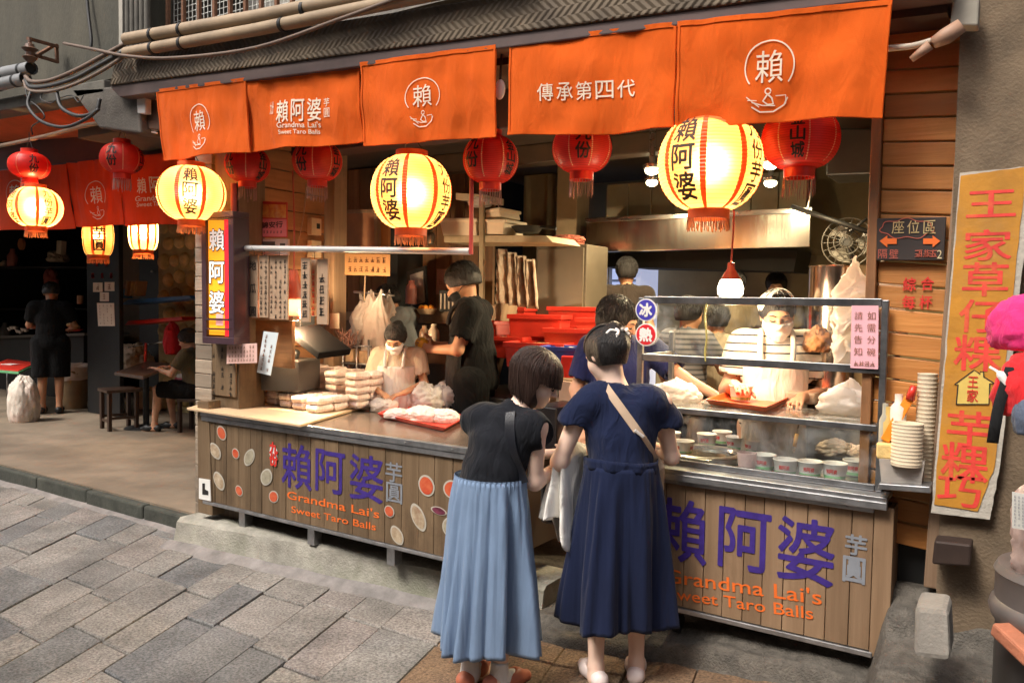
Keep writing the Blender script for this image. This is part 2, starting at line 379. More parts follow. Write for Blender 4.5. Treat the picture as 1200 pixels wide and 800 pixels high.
# ------------------------------------------------------------------ implicit surfaces (bodies, garments, bags)
class SDF:
    def __init__(s, lo, hi, h):
        s.h = h; s.lo = np.array(lo, float); s.n = [int(math.ceil((hi[i]-lo[i])/h))+1 for i in range(3)]
        s.ax = [s.lo[i]+h*np.arange(s.n[i]) for i in range(3)]
        s.d = np.full(s.n, .25, np.float32)
    def sl(s, lo, hi):
        r = []
        for i in range(3):
            a = max(0, int((lo[i]-s.lo[i])/s.h)); b = min(s.n[i], int((hi[i]-s.lo[i])/s.h)+2)
            if b <= a: return None
            r.append(slice(a, b))
        return tuple(r)
    def pts(s, q): return np.meshgrid(s.ax[0][q[0]], s.ax[1][q[1]], s.ax[2][q[2]], indexing='ij')
    def _rc(s, q, a, b, ra, rb):
        X, Y, Z = s.pts(q); ba = b-a; L = max(ba@ba, 1e-9)
        x, y, z = X-a[0], Y-a[1], Z-a[2]
        t = np.clip((x*ba[0]+y*ba[1]+z*ba[2])/L, 0, 1)
        return np.sqrt((x-ba[0]*t)**2+(y-ba[1]*t)**2+(z-ba[2]*t)**2)-(ra+(rb-ra)*t)
    def _el(s, q, c, r, rot):
        X, Y, Z = s.pts(q); x, y, z = X-c[0], Y-c[1], Z-c[2]
        if rot is not None:
            m = np.array(rot); x, y, z = (x*m[0, i]+y*m[1, i]+z*m[2, i] for i in range(3))
        k0 = np.sqrt((x/r[0])**2+(y/r[1])**2+(z/r[2])**2); k1 = np.sqrt((x/r[0]**2)**2+(y/r[1]**2)**2+(z/r[2]**2)**2)+1e-6
        return k0*(k0-1)/k1
    def put(s, prim, k=.02, grow=0, sub=False):
        if prim[0] == 'c':
            a, b = np.array(prim[1], float), np.array(prim[2], float); ra, rb = prim[3]+grow, prim[4]+grow; m = max(ra, rb)+k+.05
            q = s.sl(np.minimum(a, b)-m, np.maximum(a, b)+m)
            if q is None: return s
            e = s._rc(q, a, b, ra, rb)
        else:
            c = np.array(prim[1], float); r = np.array(prim[2], float)+grow; m = r.max()+k+.05; q = s.sl(c-m, c+m)
            if q is None: return s
            e = s._el(q, c, r, prim[3] if len(prim) > 3 else None)
        d = s.d[q]
        if sub: 
            e = -e; hh = np.maximum(k-np.abs(d-e), 0)/max(k, 1e-6); s.d[q] = np.maximum(d, e)+hh*hh*k/4
        else:
            hh = np.maximum(k-np.abs(d-e), 0)/max(k, 1e-6); s.d[q] = np.minimum(d, e)-hh*hh*k/4
        return s
    def puts(s, prims, k=.02, grow=0):
        for p in prims: s.put(p, p[-1] if isinstance(p[-1], dict) else k, grow)
        return s
    def cut(s, n, off):     # keep n.p < off
        X, Y, Z = np.meshgrid(*s.ax, indexing='ij'); s.d = np.maximum(s.d, (X*n[0]+Y*n[1]+Z*n[2]-off).astype(np.float32)); return s
    def wrinkle(s, amp, comps):     # comps: list of (kx,ky,kz,phase)
        X, Y, Z = np.meshgrid(*s.ax, indexing='ij'); w_ = 0
        for kx, ky, kz, ph in comps: w_ = w_+np.sin(kx*X+ky*Y+kz*Z+ph+1.3*np.sin(7*X-5*Z+ph))
        s.d = s.d+(amp/len(comps)*w_).astype(np.float32); return s
    def mesh(s):
        d = s.d; d = np.pad(d, 1, constant_values=.3); lo = s.lo-s.h
        neg = d < 0; co = [(i, j, k) for i in (0, 1) for j in (0, 1) for k in (0, 1)]
        n = d.shape; v8 = [neg[i:n[0]-1+i, j:n[1]-1+j, k:n[2]-1+k] for i, j, k in co]
        cnt = sum(v.astype(np.int8) for v in v8); act = (cnt > 0) & (cnt < 8); I = np.argwhere(act)
        idx = -np.ones(act.shape, np.int64); idx[act] = np.arange(len(I))
        vals = np.stack([d[I[:, 0]+i, I[:, 1]+j, I[:, 2]+k] for i, j, k in co], 1); C8 = np.array(co, float)
        acc = np.zeros((len(I), 3)); nn = np.zeros(len(I))
        for a in range(8):
            for b in range(a+1, 8):
                if np.abs(C8[a]-C8[b]).sum() != 1: continue
                va, vb = vals[:, a], vals[:, b]; x = (va < 0) != (vb < 0)
                tt = np.where(x, va/(va-vb+1e-12), 0)
                acc += np.where(x[:, None], C8[a]+tt[:, None]*(C8[b]-C8[a]), 0); nn += x
        V = lo+(I+acc/nn[:, None])*s.h
        F = []
        for axx in range(3):
            o1, o2 = [(1, 2), (2, 0), (0, 1)][axx]
            A = np.moveaxis(neg, axx, 0); x = np.moveaxis(A[:-1] != A[1:], 0, axx)
            E_ = np.argwhere(x); E_ = E_[(E_[:, o1] >= 1) & (E_[:, o2] >= 1)]
            E_ = E_[(E_[:, o1] < n[o1]-1) & (E_[:, o2] < n[o2]-1)]
            e1 = np.zeros(3, int); e1[o1] = 1; e2 = np.zeros(3, int); e2[o2] = 1
            g = lambda q: idx[q[:, 0], q[:, 1], q[:, 2]]
            quad = np.stack([g(E_-e1-e2), g(E_-e2), g(E_), g(E_-e1)], 1)
            fl = neg[E_[:, 0], E_[:, 1], E_[:, 2]]
            quad[~fl] = quad[~fl][:, ::-1]; F.append(quad)
        return V, np.concatenate(F)
    def build(s, name, mat, parent=None, world=False):
        V, F = s.mesh(); me = bpy.data.meshes.new(name); o = bpy.data.objects.new(name, me)
        if parent is not None:
            o.parent = parent
            if world: inv = np.array(wmat(parent).inverted()); V = V@inv[:3, :3].T+inv[:3, 3]
        else:
            c = np.array([(V[:, 0].min()+V[:, 0].max())/2, (V[:, 1].min()+V[:, 1].max())/2, V[:, 2].min()]); V = V-c; o.location = c
        me.from_pydata(V.tolist(), [], F.tolist()); me.materials.append(mat); me.polygons.foreach_set('use_smooth', [True]*len(F))
        at = me.attributes.new('tint', 'FLOAT', 'FACE'); at.data.foreach_set('value', [.5]*len(F))
        me.update(); COL.objects.link(o); return o
# ================================================================== materials in use
rng = random.Random(11)
M_conc = pmat('concrete', (.22, .2, .175), .9, var=.25, vs=5, bump=.5, bs=70, stain=.7, scol=(.09, .085, .075))
M_plinth = pmat('mossy concrete', (.32, .3, .255), .9, var=.3, vs=7, bump=.8, bs=80, stain=.8, scol=(.17, .18, .12))
M_kerb = pmat('dark kerb', (.05, .052, .042), .9, var=.4, vs=9, bump=.5, bs=50, stain=.6, scol=(.04, .045, .035))
M_floor = pmat('worn floor', (.215, .168, .122), .6, var=.3, vs=2.2, bump=.15, bs=40, stain=.6, scol=(.13, .1, .075))
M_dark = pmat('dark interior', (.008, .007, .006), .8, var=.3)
M_black = pmat('black paint', (.012, .012, .012), .5, var=.3)
M_steel = pmat('stainless steel', (.55, .53, .5), .28, metal=1, var=.08, vs=4, stretch=(1, 1, 6), bump=.05, bs=80)
M_steelr = pmat('scuffed steel', (.42, .42, .43), .4, metal=.9, var=.25, vs=14, bump=.08, bs=60)
M_iron = pmat('dark iron', (.03, .028, .027), .5, metal=.4, var=.3)
M_rust = pmat('rusty iron', (.16, .07, .035), .85, var=.4, vs=18, bump=.4)
M_woodwall = wood('panel wood', (.2, .095, .04), (.34, .165, .065), 'x', tint=.22, scale=2.2)
M_woodpost = wood('post wood', (.22, .14, .085), (.36, .25, .15), 'z', tint=.15)
M_greywood = wood('weathered plank', (.115, .072, .038), (.205, .135, .076), 'z', tint=.25, scale=2.5, stain=.65, bump=.35)
M_cartwood = wood('cart plank', (.2, .122, .068), (.32, .205, .122), 'z', tint=.16, scale=2.2, stain=.4)
M_menuwood = wood('menu board wood', (.34, .22, .14), (.47, .33, .22), 'z', tint=.15)
M_ply = wood('plywood', (.5, .34, .2), (.64, .46, .29), 'x', tint=.05, scale=1.5, stain=.15, bump=.05)
M_darkwood = wood('dark stained wood', (.035, .018, .012), (.075, .04, .025), 'z', tint=.2, rough=.35)
M_ink = pmat('black ink', (.018, .015, .014), .7)
M_redink = pmat('red ink', (.62, .03, .02), .6, var=.1)
M_white = pmat('white paint', (.8, .78, .74), .55, var=.05)
M_redpl = pmat('red plastic', (.62, .035, .02), .35, var=.08)
M_purple = pmat('purple paint', (.045, .022, .2), .5, var=.25, vs=20)
M_orangep = pmat('orange paint', (.82, .16, .025), .5, var=.1)
M_greyp = pmat('silver paint', (.3, .32, .36), .35, metal=.3, var=.15)

# ================================================================== the ground
def slab_mat(name, ramp, groove=0):
    m, t, b, out = newmat(name); L = t.links.new
    at = nd(t, 'ShaderNodeAttribute', attribute_name='tint'); rp = nd(t, 'ShaderNodeValToRGB')
    els = rp.color_ramp.elements
    while len(els) < len(ramp): els.new(.5)
    for e, (p, c) in zip(els, ramp): e.position = p; e.color = rgba(c)
    L(at.outputs['Fac'], rp.inputs[0])
    g = nd(t, 'ShaderNodeNewGeometry')
    n1 = nd(t, 'ShaderNodeTexNoise'); n1.inputs['Scale'].default_value = 75; n1.inputs['Detail'].default_value = 5; n1.inputs['Roughness'].default_value = .75
    n2 = nd(t, 'ShaderNodeTexNoise'); n2.inputs['Scale'].default_value = 2.5; n2.inputs['Detail'].default_value = 8; n2.inputs['Roughness'].default_value = .65
    for n in (n1, n2): L(g.outputs['Position'], n.inputs['Vector'])
    r1 = nd(t, 'ShaderNodeMapRange'); r1.inputs[1].default_value = .36; r1.inputs[2].default_value = .64; r1.inputs[3].default_value = .42; r1.inputs[4].default_value = 1.52
    r2 = nd(t, 'ShaderNodeMapRange'); r2.inputs[1].default_value = .3; r2.inputs[2].default_value = .7; r2.inputs[3].default_value = .55; r2.inputs[4].default_value = 1.32
    L(n1.outputs[0], r1.inputs[0]); L(n2.outputs[0], r2.inputs[0])
    mu = nd(t, 'ShaderNodeMath', operation='MULTIPLY'); L(r1.outputs[0], mu.inputs[0]); L(r2.outputs[0], mu.inputs[1])
    cb = nd(t, 'ShaderNodeCombineColor'); [L(mu.outputs[0], cb.inputs[i]) for i in range(3)]
    mx = nd(t, 'ShaderNodeMix', data_type='RGBA', blend_type='MULTIPLY'); mx.inputs[0].default_value = 1; L(rp.outputs[0], mx.inputs[6]); L(cb.outputs[0], mx.inputs[7])
    L(mx.outputs[2], b.inputs['Base Color']); b.inputs['Roughness'].default_value = .72; b.inputs['Specular IOR Level'].default_value = .4
    bp = nd(t, 'ShaderNodeBump'); bp.inputs['Strength'].default_value = .55; bp.inputs['Distance'].default_value = .006
    ad = nd(t, 'ShaderNodeMath', operation='ADD'); L(n1.outputs[0], ad.inputs[0]); L(n2.outputs[0], ad.inputs[1])
    if groove:
        mp = nd(t, 'ShaderNodeMapping'); mp.inputs['Rotation'].default_value = (0, 0, R_(-18)); mp.inputs['Scale'].default_value = (30, 3, 1); L(g.outputs['Position'], mp.inputs[0])
        n3 = nd(t, 'ShaderNodeTexNoise'); n3.inputs['Scale'].default_value = 1.2; n3.inputs['Detail'].default_value = 3; L(mp.outputs[0], n3.inputs[0])
        a2 = nd(t, 'ShaderNodeMath', operation='MULTIPLY_ADD'); L(n3.outputs[0], a2.inputs[0]); a2.inputs[1].default_value = groove; L(ad.outputs[0], a2.inputs[2]); ad = a2; bp.inputs['Distance'].default_value = .02
    L(ad.outputs[0], bp.inputs['Height']); L(bp.outputs[0], b.inputs['Normal'])
    return m
M_slab = slab_mat('granite slab', [(0, (.135, .136, .138)), (.3, (.175, .17, .163)), (.55, (.215, .199, .18)), (.8, (.25, .23, .206)), (1, (.22, .195, .18))])
M_slabb = slab_mat('brown ridged slab', [(0, (.16, .1, .06)), (.5, (.22, .14, .085)), (1, (.27, .19, .13))], groove=3)
mb = MB()
mb.box(-40, 25, -25, 40, -.06, -.02)
tag(mb.build('ground', pmat('mortar', (.15, .14, .125), .95, var=.3, vs=12, bump=.4, geo=True)), kind='structure')
mb = MB(); rg = random.Random(5)
def S3(t): t = min(1, max(0, t)); return t*t*(3-2*t)
def gz(x, y): return .16*S3((x+2.15)/1.5)*S3((y-2.3)/1.1)
def dirang(x0): return 104+5.2*max(0, (-2.2-x0)) if x0 < -2.2 else 104-2.5*(x0+2.2)
x0 = -11.5; cols = []
while x0 < 3.0: cols.append(x0); x0 += rg.uniform(.23, .36)
def lp(x0, s): a = R_(min(dirang(x0), 128)); return x0+math.cos(a)*s, 2.6+math.sin(a)*s
sj = None
for c in range(len(cols)-1):
    if c % 2 == 0 or sj is None:
        s = -4.2+rg.uniform(0, .4); sj = [s]
        while s < 1.7: s += rg.uniform(.42, .85); sj.append(s)
    jit = [q+rg.uniform(-.04, .04) for q in sj]
    tw = rg.uniform(.2, .9)
    for i in range(len(jit)-1):
        g = .004
        q = [lp(cols[c], jit[i]+g), lp(cols[c+1], jit[i]+g), lp(cols[c+1], jit[i+1]-g), lp(cols[c], jit[i+1]-g)]
        mx_ = sum(p[0] for p in q)/4; my_ = sum(p[1] for p in q)/4
        if my_ > 3.9 or my_ < -2: continue
        cx, cy_ = mx_, my_
        def ins(p, d):
            v = Vector((cx-p[0], cy_-p[1])); l = v.length; return (p[0]+v.x/l*d, p[1]+v.y/l*d)
        z = rg.uniform(-.004, .005); tl = [rg.uniform(-.003, .003) for _ in range(4)]
        o_ = [ins(p, g) for p in q]; t_ = [ins(p, g+.007) for p in q]
        brown = mx_ > -2.35 and rg.random() < .95 and my_ > 2.2
        tn = rg.choice([rg.uniform(0, .3), rg.uniform(.4, .75), tw, rg.uniform(.5, 1), rg.uniform(.5, 1)])
        gq = [gz(*p) for p in q]
        mb.add([(p[0], p[1], -.03) for p in o_]+[(p[0], p[1], z-.008+a+b_) for p, a, b_ in zip(o_, tl, gq)]+[(p[0], p[1], z+a+b_) for p, a, b_ in zip(t_, tl, gq)],
               [(8, 9, 10, 11)]+[(j, (j+1) % 4, 4+(j+1) % 4, 4+j) for j in range(4)]+[(4+j, 4+(j+1) % 4, 8+(j+1) % 4, 8+j) for j in range(4)], tint=tn, mi=1 if brown else 0)
tag(mb.build('street', [M_slab, M_slabb]), kind='structure')

# raised floors, kerb, plinth, sloping apron
KL = P(0, 545, 3.56); 
mb = MB(); mb.box(-16, -4.75, 3.574, 11, -.02, .13)
tag(mb.build('floor', M_floor), kind='structure')
mb = MB(); mb.box(-4.75, .9, 3.9, 8.4, -.02, .15); mb.box(-4.75, -2.2, 3.62, 3.9, -.02, .15)
tag(mb.build('shop_floor', pmat('gravelly floor', (.085, .072, .06), .8, var=.5, vs=40, bump=.6, bs=90, stain=.5)), kind='structure')
mb = MB()
for i in range(14):      # kerb stones in front of the left shop
    a, b = -16+i*.8, -16+(i+1)*.8-.006
    mb.box(a, min(b, -4.86), 3.5+rg.uniform(-.008, .008), 3.572, -.05, .128+rg.uniform(-.006, .002), tint=rg.random())
tag(mb.build('kerb', M_kerb, bevel=.018), kind='structure')
mb = MB()                # cast plinth under the counter: subdivided so its edge is uneven
def plf(v, x, front):
    return 0
xs = [-4.88+i*(2.75/40) for i in range(41)]
fr = []; 
for x in xs:
    t = (x+4.86)/(2.06); y0 = 3.29+.25*t; fr.append((x, y0+.012*fn(x*4)))
prof = lambda x, y: [(y-.05, -.05), (y-.012+.008*fn(x*7, 2), .03), (y+.01*fn(x*9), .1), (y+.012, .165+.012*fn(x*5, 1)), (y+.04, .185+.01*fn(x*6, 3)), (3.95, .19)]
V = []; 
for x, y in fr: V += [(x, a, b) for a, b in prof(x, y)]
F = [(i*6+j, (i+1)*6+j, (i+1)*6+j+1, i*6+j+1) for i in range(40) for j in range(5)]
F += [tuple(range(5, -1, -1)), tuple(240+k for k in range(6))]
mb.add(V, F); tag(mb.build('plinth', M_plinth, smooth='auto'), kind='structure')
mb = MB()
mb.grid(lambda u, v: (-9.5+u*4.6, 3.38+v*.14+.02*fn(u*9), -.016+.04*v+.006*fn(u*14, v*3)), 60, 4)
mb.grid(lambda u, v: (-4.92+u*2.75, 3.14+.25*u+v*.13+.025*fn(u*7, 5), -.016+.055*v+.006*fn(u*11, v*3)), 50, 4)
tag(mb.build('gutter', pmat('gutter mortar', (.22, .2, .19), .9, var=.3, vs=9, bump=.5, geo=True, stain=.5), smooth=True), kind='structure')
# apron of rough concrete rising to the right under the cart
def apz(x, y):
    w1 = .05*fn(x*2.2, 8)+.02*fn(x*9, 2); w2 = .05*fn(x*2.6, 4)
    s1 = .5+.5*math.tanh((y-3.38-w1)*44); s2 = .5+.5*math.tanh((y-3.52-w2)*40)
    t = S3((x+2.3)/.9)
    h = gz(x, y)-.05+.115*s1*(.6+.4*t)+.05*s2
    h += (.36-.05)*S3((x+.5+.02*fn(y*6))/.09)*S3((y-2.45)/.12)
    return h+.016*fn(x*5, y*9)+.014*(.3-abs(fn(x*9, y*17, 3)))+.006*fn(x*30, y*30)
mb = MB(); mb.grid(lambda u, v: ((-2.32+u*3.2), 2.3+v*1.75, apz(-2.32+u*3.2, 2.3+v*1.75)), 190, 130)
tag(mb.build('apron', pmat('wet rough concrete', (.1, .087, .072), .7, var=.45, vs=22, bump=1.0, bs=110, stain=.7, scol=(.05, .045, .038), geo=True), smooth=True), kind='structure')

# ================================================================== the snack shop's building
bld = thing('shop_building', 'open-fronted old snack shop building with wood panelled walls behind the orange banners', 'building', (-2.4, 5, .15))
mb = MB(); z = .2       # side wall: horizontal planks, facing +X
for i in range(19):
    h = .145; x = -4.66; mb.box(x-.03, x+rng.uniform(0, .008), 3.78, 4.44, z, z+h-.008, tint=rng.random()); z += h
def yplank(name, c1, c2): return wood(name, c1, c2, 'y', tint=.25, scale=2.4)
mb.build('side_wall', yplank('side wall wood', (.24, .105, .04), (.4, .185, .07)), bld, bevel=.004)
mb = MB(); mb.box(-4.72, -4.57, 4.46, 4.6, .15, 3.0); mb.build('pillar', M_woodpost, bld, bevel=.006)
M_plaster = pmat('yellowed plaster', (.34, .27, .15), .85, var=.15, vs=3, stain=.4, bump=.15)
mb = MB(); mb.box(-6.6, .9, 7.7, 7.9, .1, 3.3); mb.build('back_wall', M_plaster, bld)
mb = MB(); mb.box(-.12, .1, 4.0, 7.7, .1, 3.1); mb.build('side_wall', pmat('grubby render', (.2, .165, .11), .85, stain=.5), bld)
mb = MB(); mb.box(-6.7, -6.55, 5.8, 7.7, .1, 3.1); mb.build('side_wall', M_dark, bld)
mb = MB(); mb.box(-6.7, .9, 3.62, 7.9, 3.02, 3.12); mb.build('ceiling', pmat('sooty ceiling', (.07, .055, .042), .8, var=.25), bld)
mb = MB(); mb.box(-4.7, .2, 4.1, 4.3, 2.78, 3.018); mb.build('beam', pmat('purplish beam', (.07, .045, .045), .6, var=.2), bld, bevel=.01)
mb = MB(); mb.box(-4.7, .2, 5.6, 5.75, 2.86, 3.018); mb.build('beam', pmat('brown beam', (.08, .055, .035), .6, var=.2), bld, bevel=.01)
for (x0_, x1_, y_, c) in ((613, 652, 6.9, (.36, .31, .2)), (652, 676, 6.5, (.5, .4, .25))):
    a, b = P(x0_, 240, y_).x, P(x1_, 240, y_).x; mb = MB(); mb.box(a, b, y_, y_+.25, .15, 3.018)
    mb.build('column', pmat('column render', c, .8, var=.1, stain=.25), bld, bevel=.01)
# partition of boards behind the pillar, with a niche
mb = MB()
for i, x in enumerate(np.arange(-6.5, -4.05, .16)): mb.box(x, x+.152, 5.75, 5.78+rng.uniform(0, .006), .15, 3.0, tint=rng.random())
mb.build('partition', wood('partition wood', (.13, .065, .03), (.24, .125, .055), 'z', tint=.3), bld, bevel=.003)

# plank facing on the right of the opening
pf = thing('plank_wall', 'tall wall of warm brown horizontal boards at the right end of the shop front', 'wall', (P(1085, 300, 3.56).x, 3.56, .4))
mb = MB(); N = 24
def rx(px, py): return P(px, py, 3.56)
zt, zb = 3.05, .75
for i in range(N):
    z0 = zb+(zt-zb)*i/N; z1 = zb+(zt-zb)*(i+1)/N-.008
    e = rng.uniform(0, .008)
    sl = -.012
    xL, xR = -.525, -.225
    mb.hexa([(xL, 3.56-e, z0-sl), (xR, 3.56-e, z0+sl), (xR, 3.6, z0+sl), (xL, 3.6, z0-sl), (xL, 3.56-e, z1-sl), (xR, 3.56-e, z1+sl), (xR, 3.6, z1+sl), (xL, 3.6, z1-sl)], tint=rng.random())
mb.build('boards', wood('facing boards', (.4, .15, .035), (.6, .255, .065), 'x', tint=.2, scale=2.2, stain=.3), pf, bevel=.004)
mb = MB(); mb.box(-.565, -.527, 3.52, 3.62, .7, 3.05); mb.build('edge_board', wood('edge board', (.2, .09, .035), (.33, .15, .06), 'z'), pf, bevel=.004)
a = P(1131, 122, 3.5); b = P(1098, 490, 3.5)
mb = MB(); mb.hexa([(b.x-.02, 3.47, .62), (b.x+.035, 3.47, .62), (b.x+.035, 3.55, .62), (b.x-.02, 3.55, .62), (a.x-.02, 3.47, a.z), (a.x+.03, 3.47, a.z), (a.x+.03, 3.55, a.z), (a.x-.02, 3.55, a.z)])
mb.build('corner_post', wood('worn post', (.16, .095, .055), (.3, .2, .13), 'z'), pf, bevel=.005)
mb = MB(); mb.box(-.56, -.2, 3.62, 3.66, .1, .76); mb.build('gap_shade_panel', M_black, pf)  # black panel added to stand in for the dark of the gap
# pilaster with the painted sign
pil = thing('pilaster', 'rough grey concrete pilaster carrying the yellow painted sign', 'pillar', (P(1120, 720, 3.4).x, 3.4, .4))
mb = MB(); nx, nz = 26, 60
a0, a1 = P(1122, 400, 3.42).x, P(1172, 620, 3.42).x
def pilf(u, v):
    x = a0-.035+u*(.24+.10*v); z = .3+v*3.0; return (x, 3.42+.006*fn(x*5, z*3)+.0025*fn(x*30, z*30), z)
mb.sheet(pilf, nx, nz, .4, (0, 1, 0)); mb.build('shaft', pmat('pilaster concrete', (.17, .122, .078), .95, var=.3, vs=7, bump=.45, bs=90, stain=.6, scol=(.11, .085, .06)), pil, smooth='auto')

# ================================================================== storey above
up = thing('upper_storey', 'stained grey concrete upper storey above the left shop front', 'building', (-7.5, 3.45, 3.3))
q = [P(-60, 128, 3.44), P(150, 100, 3.44)]
mb = MB(); mb.sheet(lambda u, v: (-9.9+u*4.35, 3.47+.008*fn(u*9, v*9), 3.36+.12*(1-u)+v*2.2), 24, 12, .25, (0, 1, 0))
mb.build('wall', pmat('streaked concrete', (.07, .063, .046), .95, var=.3, vs=3, stretch=(1, 1, .35), bump=.5, bs=60, stain=.65, scol=(.04, .042, .035)), up, smooth='auto')
mb = MB(); mb.hexa([(-9.9, 3.3, 3.34), (-5.75, 3.3, 3.2), (-5.75, 3.5, 3.2), (-9.9, 3.5, 3.34), (-9.9, 3.3, 3.44), (-5.75, 3.3, 3.3), (-5.75, 3.5, 3.3), (-9.9, 3.5, 3.44)])
mb.build('ledge', pmat('ledge concrete', (.13, .12, .1), .9, var=.25, bump=.3, stain=.5), up, bevel=.01)
mb = MB(); x_ = -5.55
for i in range(5):
    r_ = .03; mb.cyl((x_-.12+i*.06, 3.44, 3.42), (x_-.12+i*.06, 3.44, 5.5), .022, n=10)
mb.build('down_pipe', pmat('pipe grey', (.1, .09, .075), .8, var=.3), up, smooth='auto')
mb = MB(); mb.box(-5.4, .9, 4.3, 4.5, 3.3, 5.6); mb.build('wall', pmat('pale upper wall', (.42, .4, .36), .9, var=.2, stain=.3), up)
mb = MB(); mb.box(-5.45, .9, 3.5, 4.3, 3.36, 3.46); mb.build('balcony_slab', M_conc, up)
# fascia beam with a hammered chevron surface
def chevron():
    m, t, b, out = newmat('chevron fascia'); L = t.links.new
    g = nd(t, 'ShaderNodeNewGeometry'); sx = nd(t, 'ShaderNodeSeparateXYZ'); L(g.outputs['Position'], sx.inputs[0])
    pp = nd(t, 'ShaderNodeMath', operation='PINGPONG'); pp.inputs[1].default_value = .045; L(sx.outputs[2], pp.inputs[0])
    ad = nd(t, 'ShaderNodeMath', operation='ADD'); L(sx.outputs[0], ad.inputs[0]); L(pp.outputs[0], ad.inputs[1])
    mu = nd(t, 'ShaderNodeMath', operation='MULTIPLY'); mu.inputs[1].default_value = 150; L(ad.outputs[0], mu.inputs[0])
    si = nd(t, 'ShaderNodeMath', operation='SINE'); L(mu.outputs[0], si.inputs[0])
    n = nd(t, 'ShaderNodeTexNoise'); n.inputs['Scale'].default_value = 6; n.inputs['Detail'].default_value = 8; L(g.outputs['Position'], n.inputs[0])
    rp = nd(t, 'ShaderNodeValToRGB'); rp.color_ramp.elements[0].position = .3; rp.color_ramp.elements[1].position = .72
    rp.color_ramp.elements[0].color = (.055, .038, .024, 1); rp.color_ramp.elements[1].color = (.15, .11, .07, 1); L(n.outputs[0], rp.inputs[0]); L(rp.outputs[0], b.inputs['Base Color'])
    b.inputs['Roughness'].default_value = .8
    bp = nd(t, 'ShaderNodeBump'); bp.inputs['Strength'].default_value = .42; bp.inputs['Distance'].default_value = .012; L(si.outputs[0], bp.inputs['Height']); L(bp.outputs[0], b.inputs['Normal']); return m
fb = thing('fascia_beam', 'long dark beam with a chevron textured face above the orange banners', 'beam', (-2.3, 3.3, 3.0))
def quadY(mb, c, Y, th, **k):   # c = bottom-left, bottom-right, top-right, top-left pixels
    f = [P(*p, Y) for p in c]; bk = [v+Vector((0, th, 0)) for v in f]
    return mb.hexa([f[0], f[1], bk[1], bk[0], f[3], f[2], bk[2], bk[3]], **k)
mb = MB(); quadY(mb, [(128, 100), (1120, -30), (1120, -90), (136, 66)], 3.2, .3); mb.build('beam', chevron(), fb, bevel=.008)
mb = MB(); quadY(mb, [(140, 114), (1120, -12), (1120, -29.5), (128, 101)], 3.215, .42); mb.build('soffit_board', pmat('soffit', (.085, .055, .05), .7, var=.25), fb, bevel=.006)
mb = MB(); quadY(mb, [(150, 128), (1110, 15), (1110, -11.5), (140, 115)], 3.36, .2); mb.build('header_board', pmat('header', (.045, .026, .02), .7, var=.3), fb)
cb_ = thing('corbel', 'grey concrete corbel between the two shop fronts under the cables', 'corbel', (P(140, 150, 3.3).x, 3.3, 2.8))
mb = MB(); quadY(mb, [(116, 150), (165, 156), (160, 100), (82, 104)], 3.3, .3); mb.build('block', pmat('corbel concrete', (.12, .105, .09), .9, var=.3, bump=.5, stain=.5), cb_, bevel=.015)
mb = MB(); quadY(mb, [(160, 150), (190, 153), (185, 106), (158, 104)], 3.36, .2); mb.build('brown_board', pmat('brown board', (.1, .05, .03), .7, var=.2), cb_, bevel=.01)
mb = MB(); quadY(mb, [(160, 133), (170, 133), (170, 103), (160, 103)], 3.3, .05); mb.build('junction_box', M_white, cb_, bevel=.006)
mb = MB(); mb.tube([P(168, 110, 3.28), P(190, 111, 3.28)], .012); mb.build('green_cable', pmat('green cable', (.02, .3, .22), .4), cb_, smooth=True)

fc = thing('light_blocking_house', 'unseen house front behind the camera, added to hold back low sky light', 'building', (-4, -2.6, 0))  # unseen house added to cut the low sky light reaching the shops
mb = MB(); mb.box(-22, 12, -3.4, -2.6, -.02, 6.2); mb.build('wall', pmat('facing render', (.32, .28, .23), .9, stain=.4), fc)
for i in range(7):
    mb = MB(); x = -19+i*4.2; mb.box(x, x+2.4, -2.6, -2.56, .05, 2.4); mb.build('shop_opening', M_dark, fc); mb = MB(); mb.box(x+.3, x+2.0, -2.6, -2.56, 3.4, 4.8); mb.build('window', M_black, fc)
mb = MB(); mb.box(-12, 3, 3.5, 9, 5.6, 5.8); mb.build('roof', M_conc, up)
# ================================================================== pipes, cables, railing
M_pipe = pmat('tan conduit', (.3, .215, .135), .6, var=.2, vs=5, stain=.4, scol=(.1, .07, .045))
M_pipeg = pmat('grey conduit', (.22, .22, .22), .4, var=.15)
M_cable = pmat('black cable', (.02, .018, .017), .55, var=.2)
M_cableb = pmat('brown cable', (.13, .085, .06), .6, var=.2)
def pipe(pts, r, label, mat=M_pipe, clips=()):
    t = thing('conduit_pipe', label, 'pipe', P(*pts[0])); mb = MB(); mb.tube([P(*p) for p in pts], r, 14); mb.build('tube', mat, t, smooth='auto')
    if clips:
        c = MB()
        for (x, y, Y) in clips:
            p = P(x, y, Y); d = (P(*pts[1])-P(*pts[0])).normalized(); c.cyl(p-d*.012, p+d*.012, r*1.13, n=14)
        c.build('clip', M_iron, t, smooth='auto')
pipe([(148, 46, 3.14), (300, 20, 3.14), (560, -30, 3.14)], .04, 'upper tan conduit pipe running above the chevron beam', clips=((180, 41, 3.14), (214, 35, 3.14), (358, 11, 3.14)))
pipe([(148, 62, 3.14), (300, 35, 3.14), (620, -30, 3.14)], .037, 'lower tan conduit pipe resting on the chevron beam', clips=((180, 56.5, 3.14), (214, 51, 3.14), (332, 29, 3.14)))
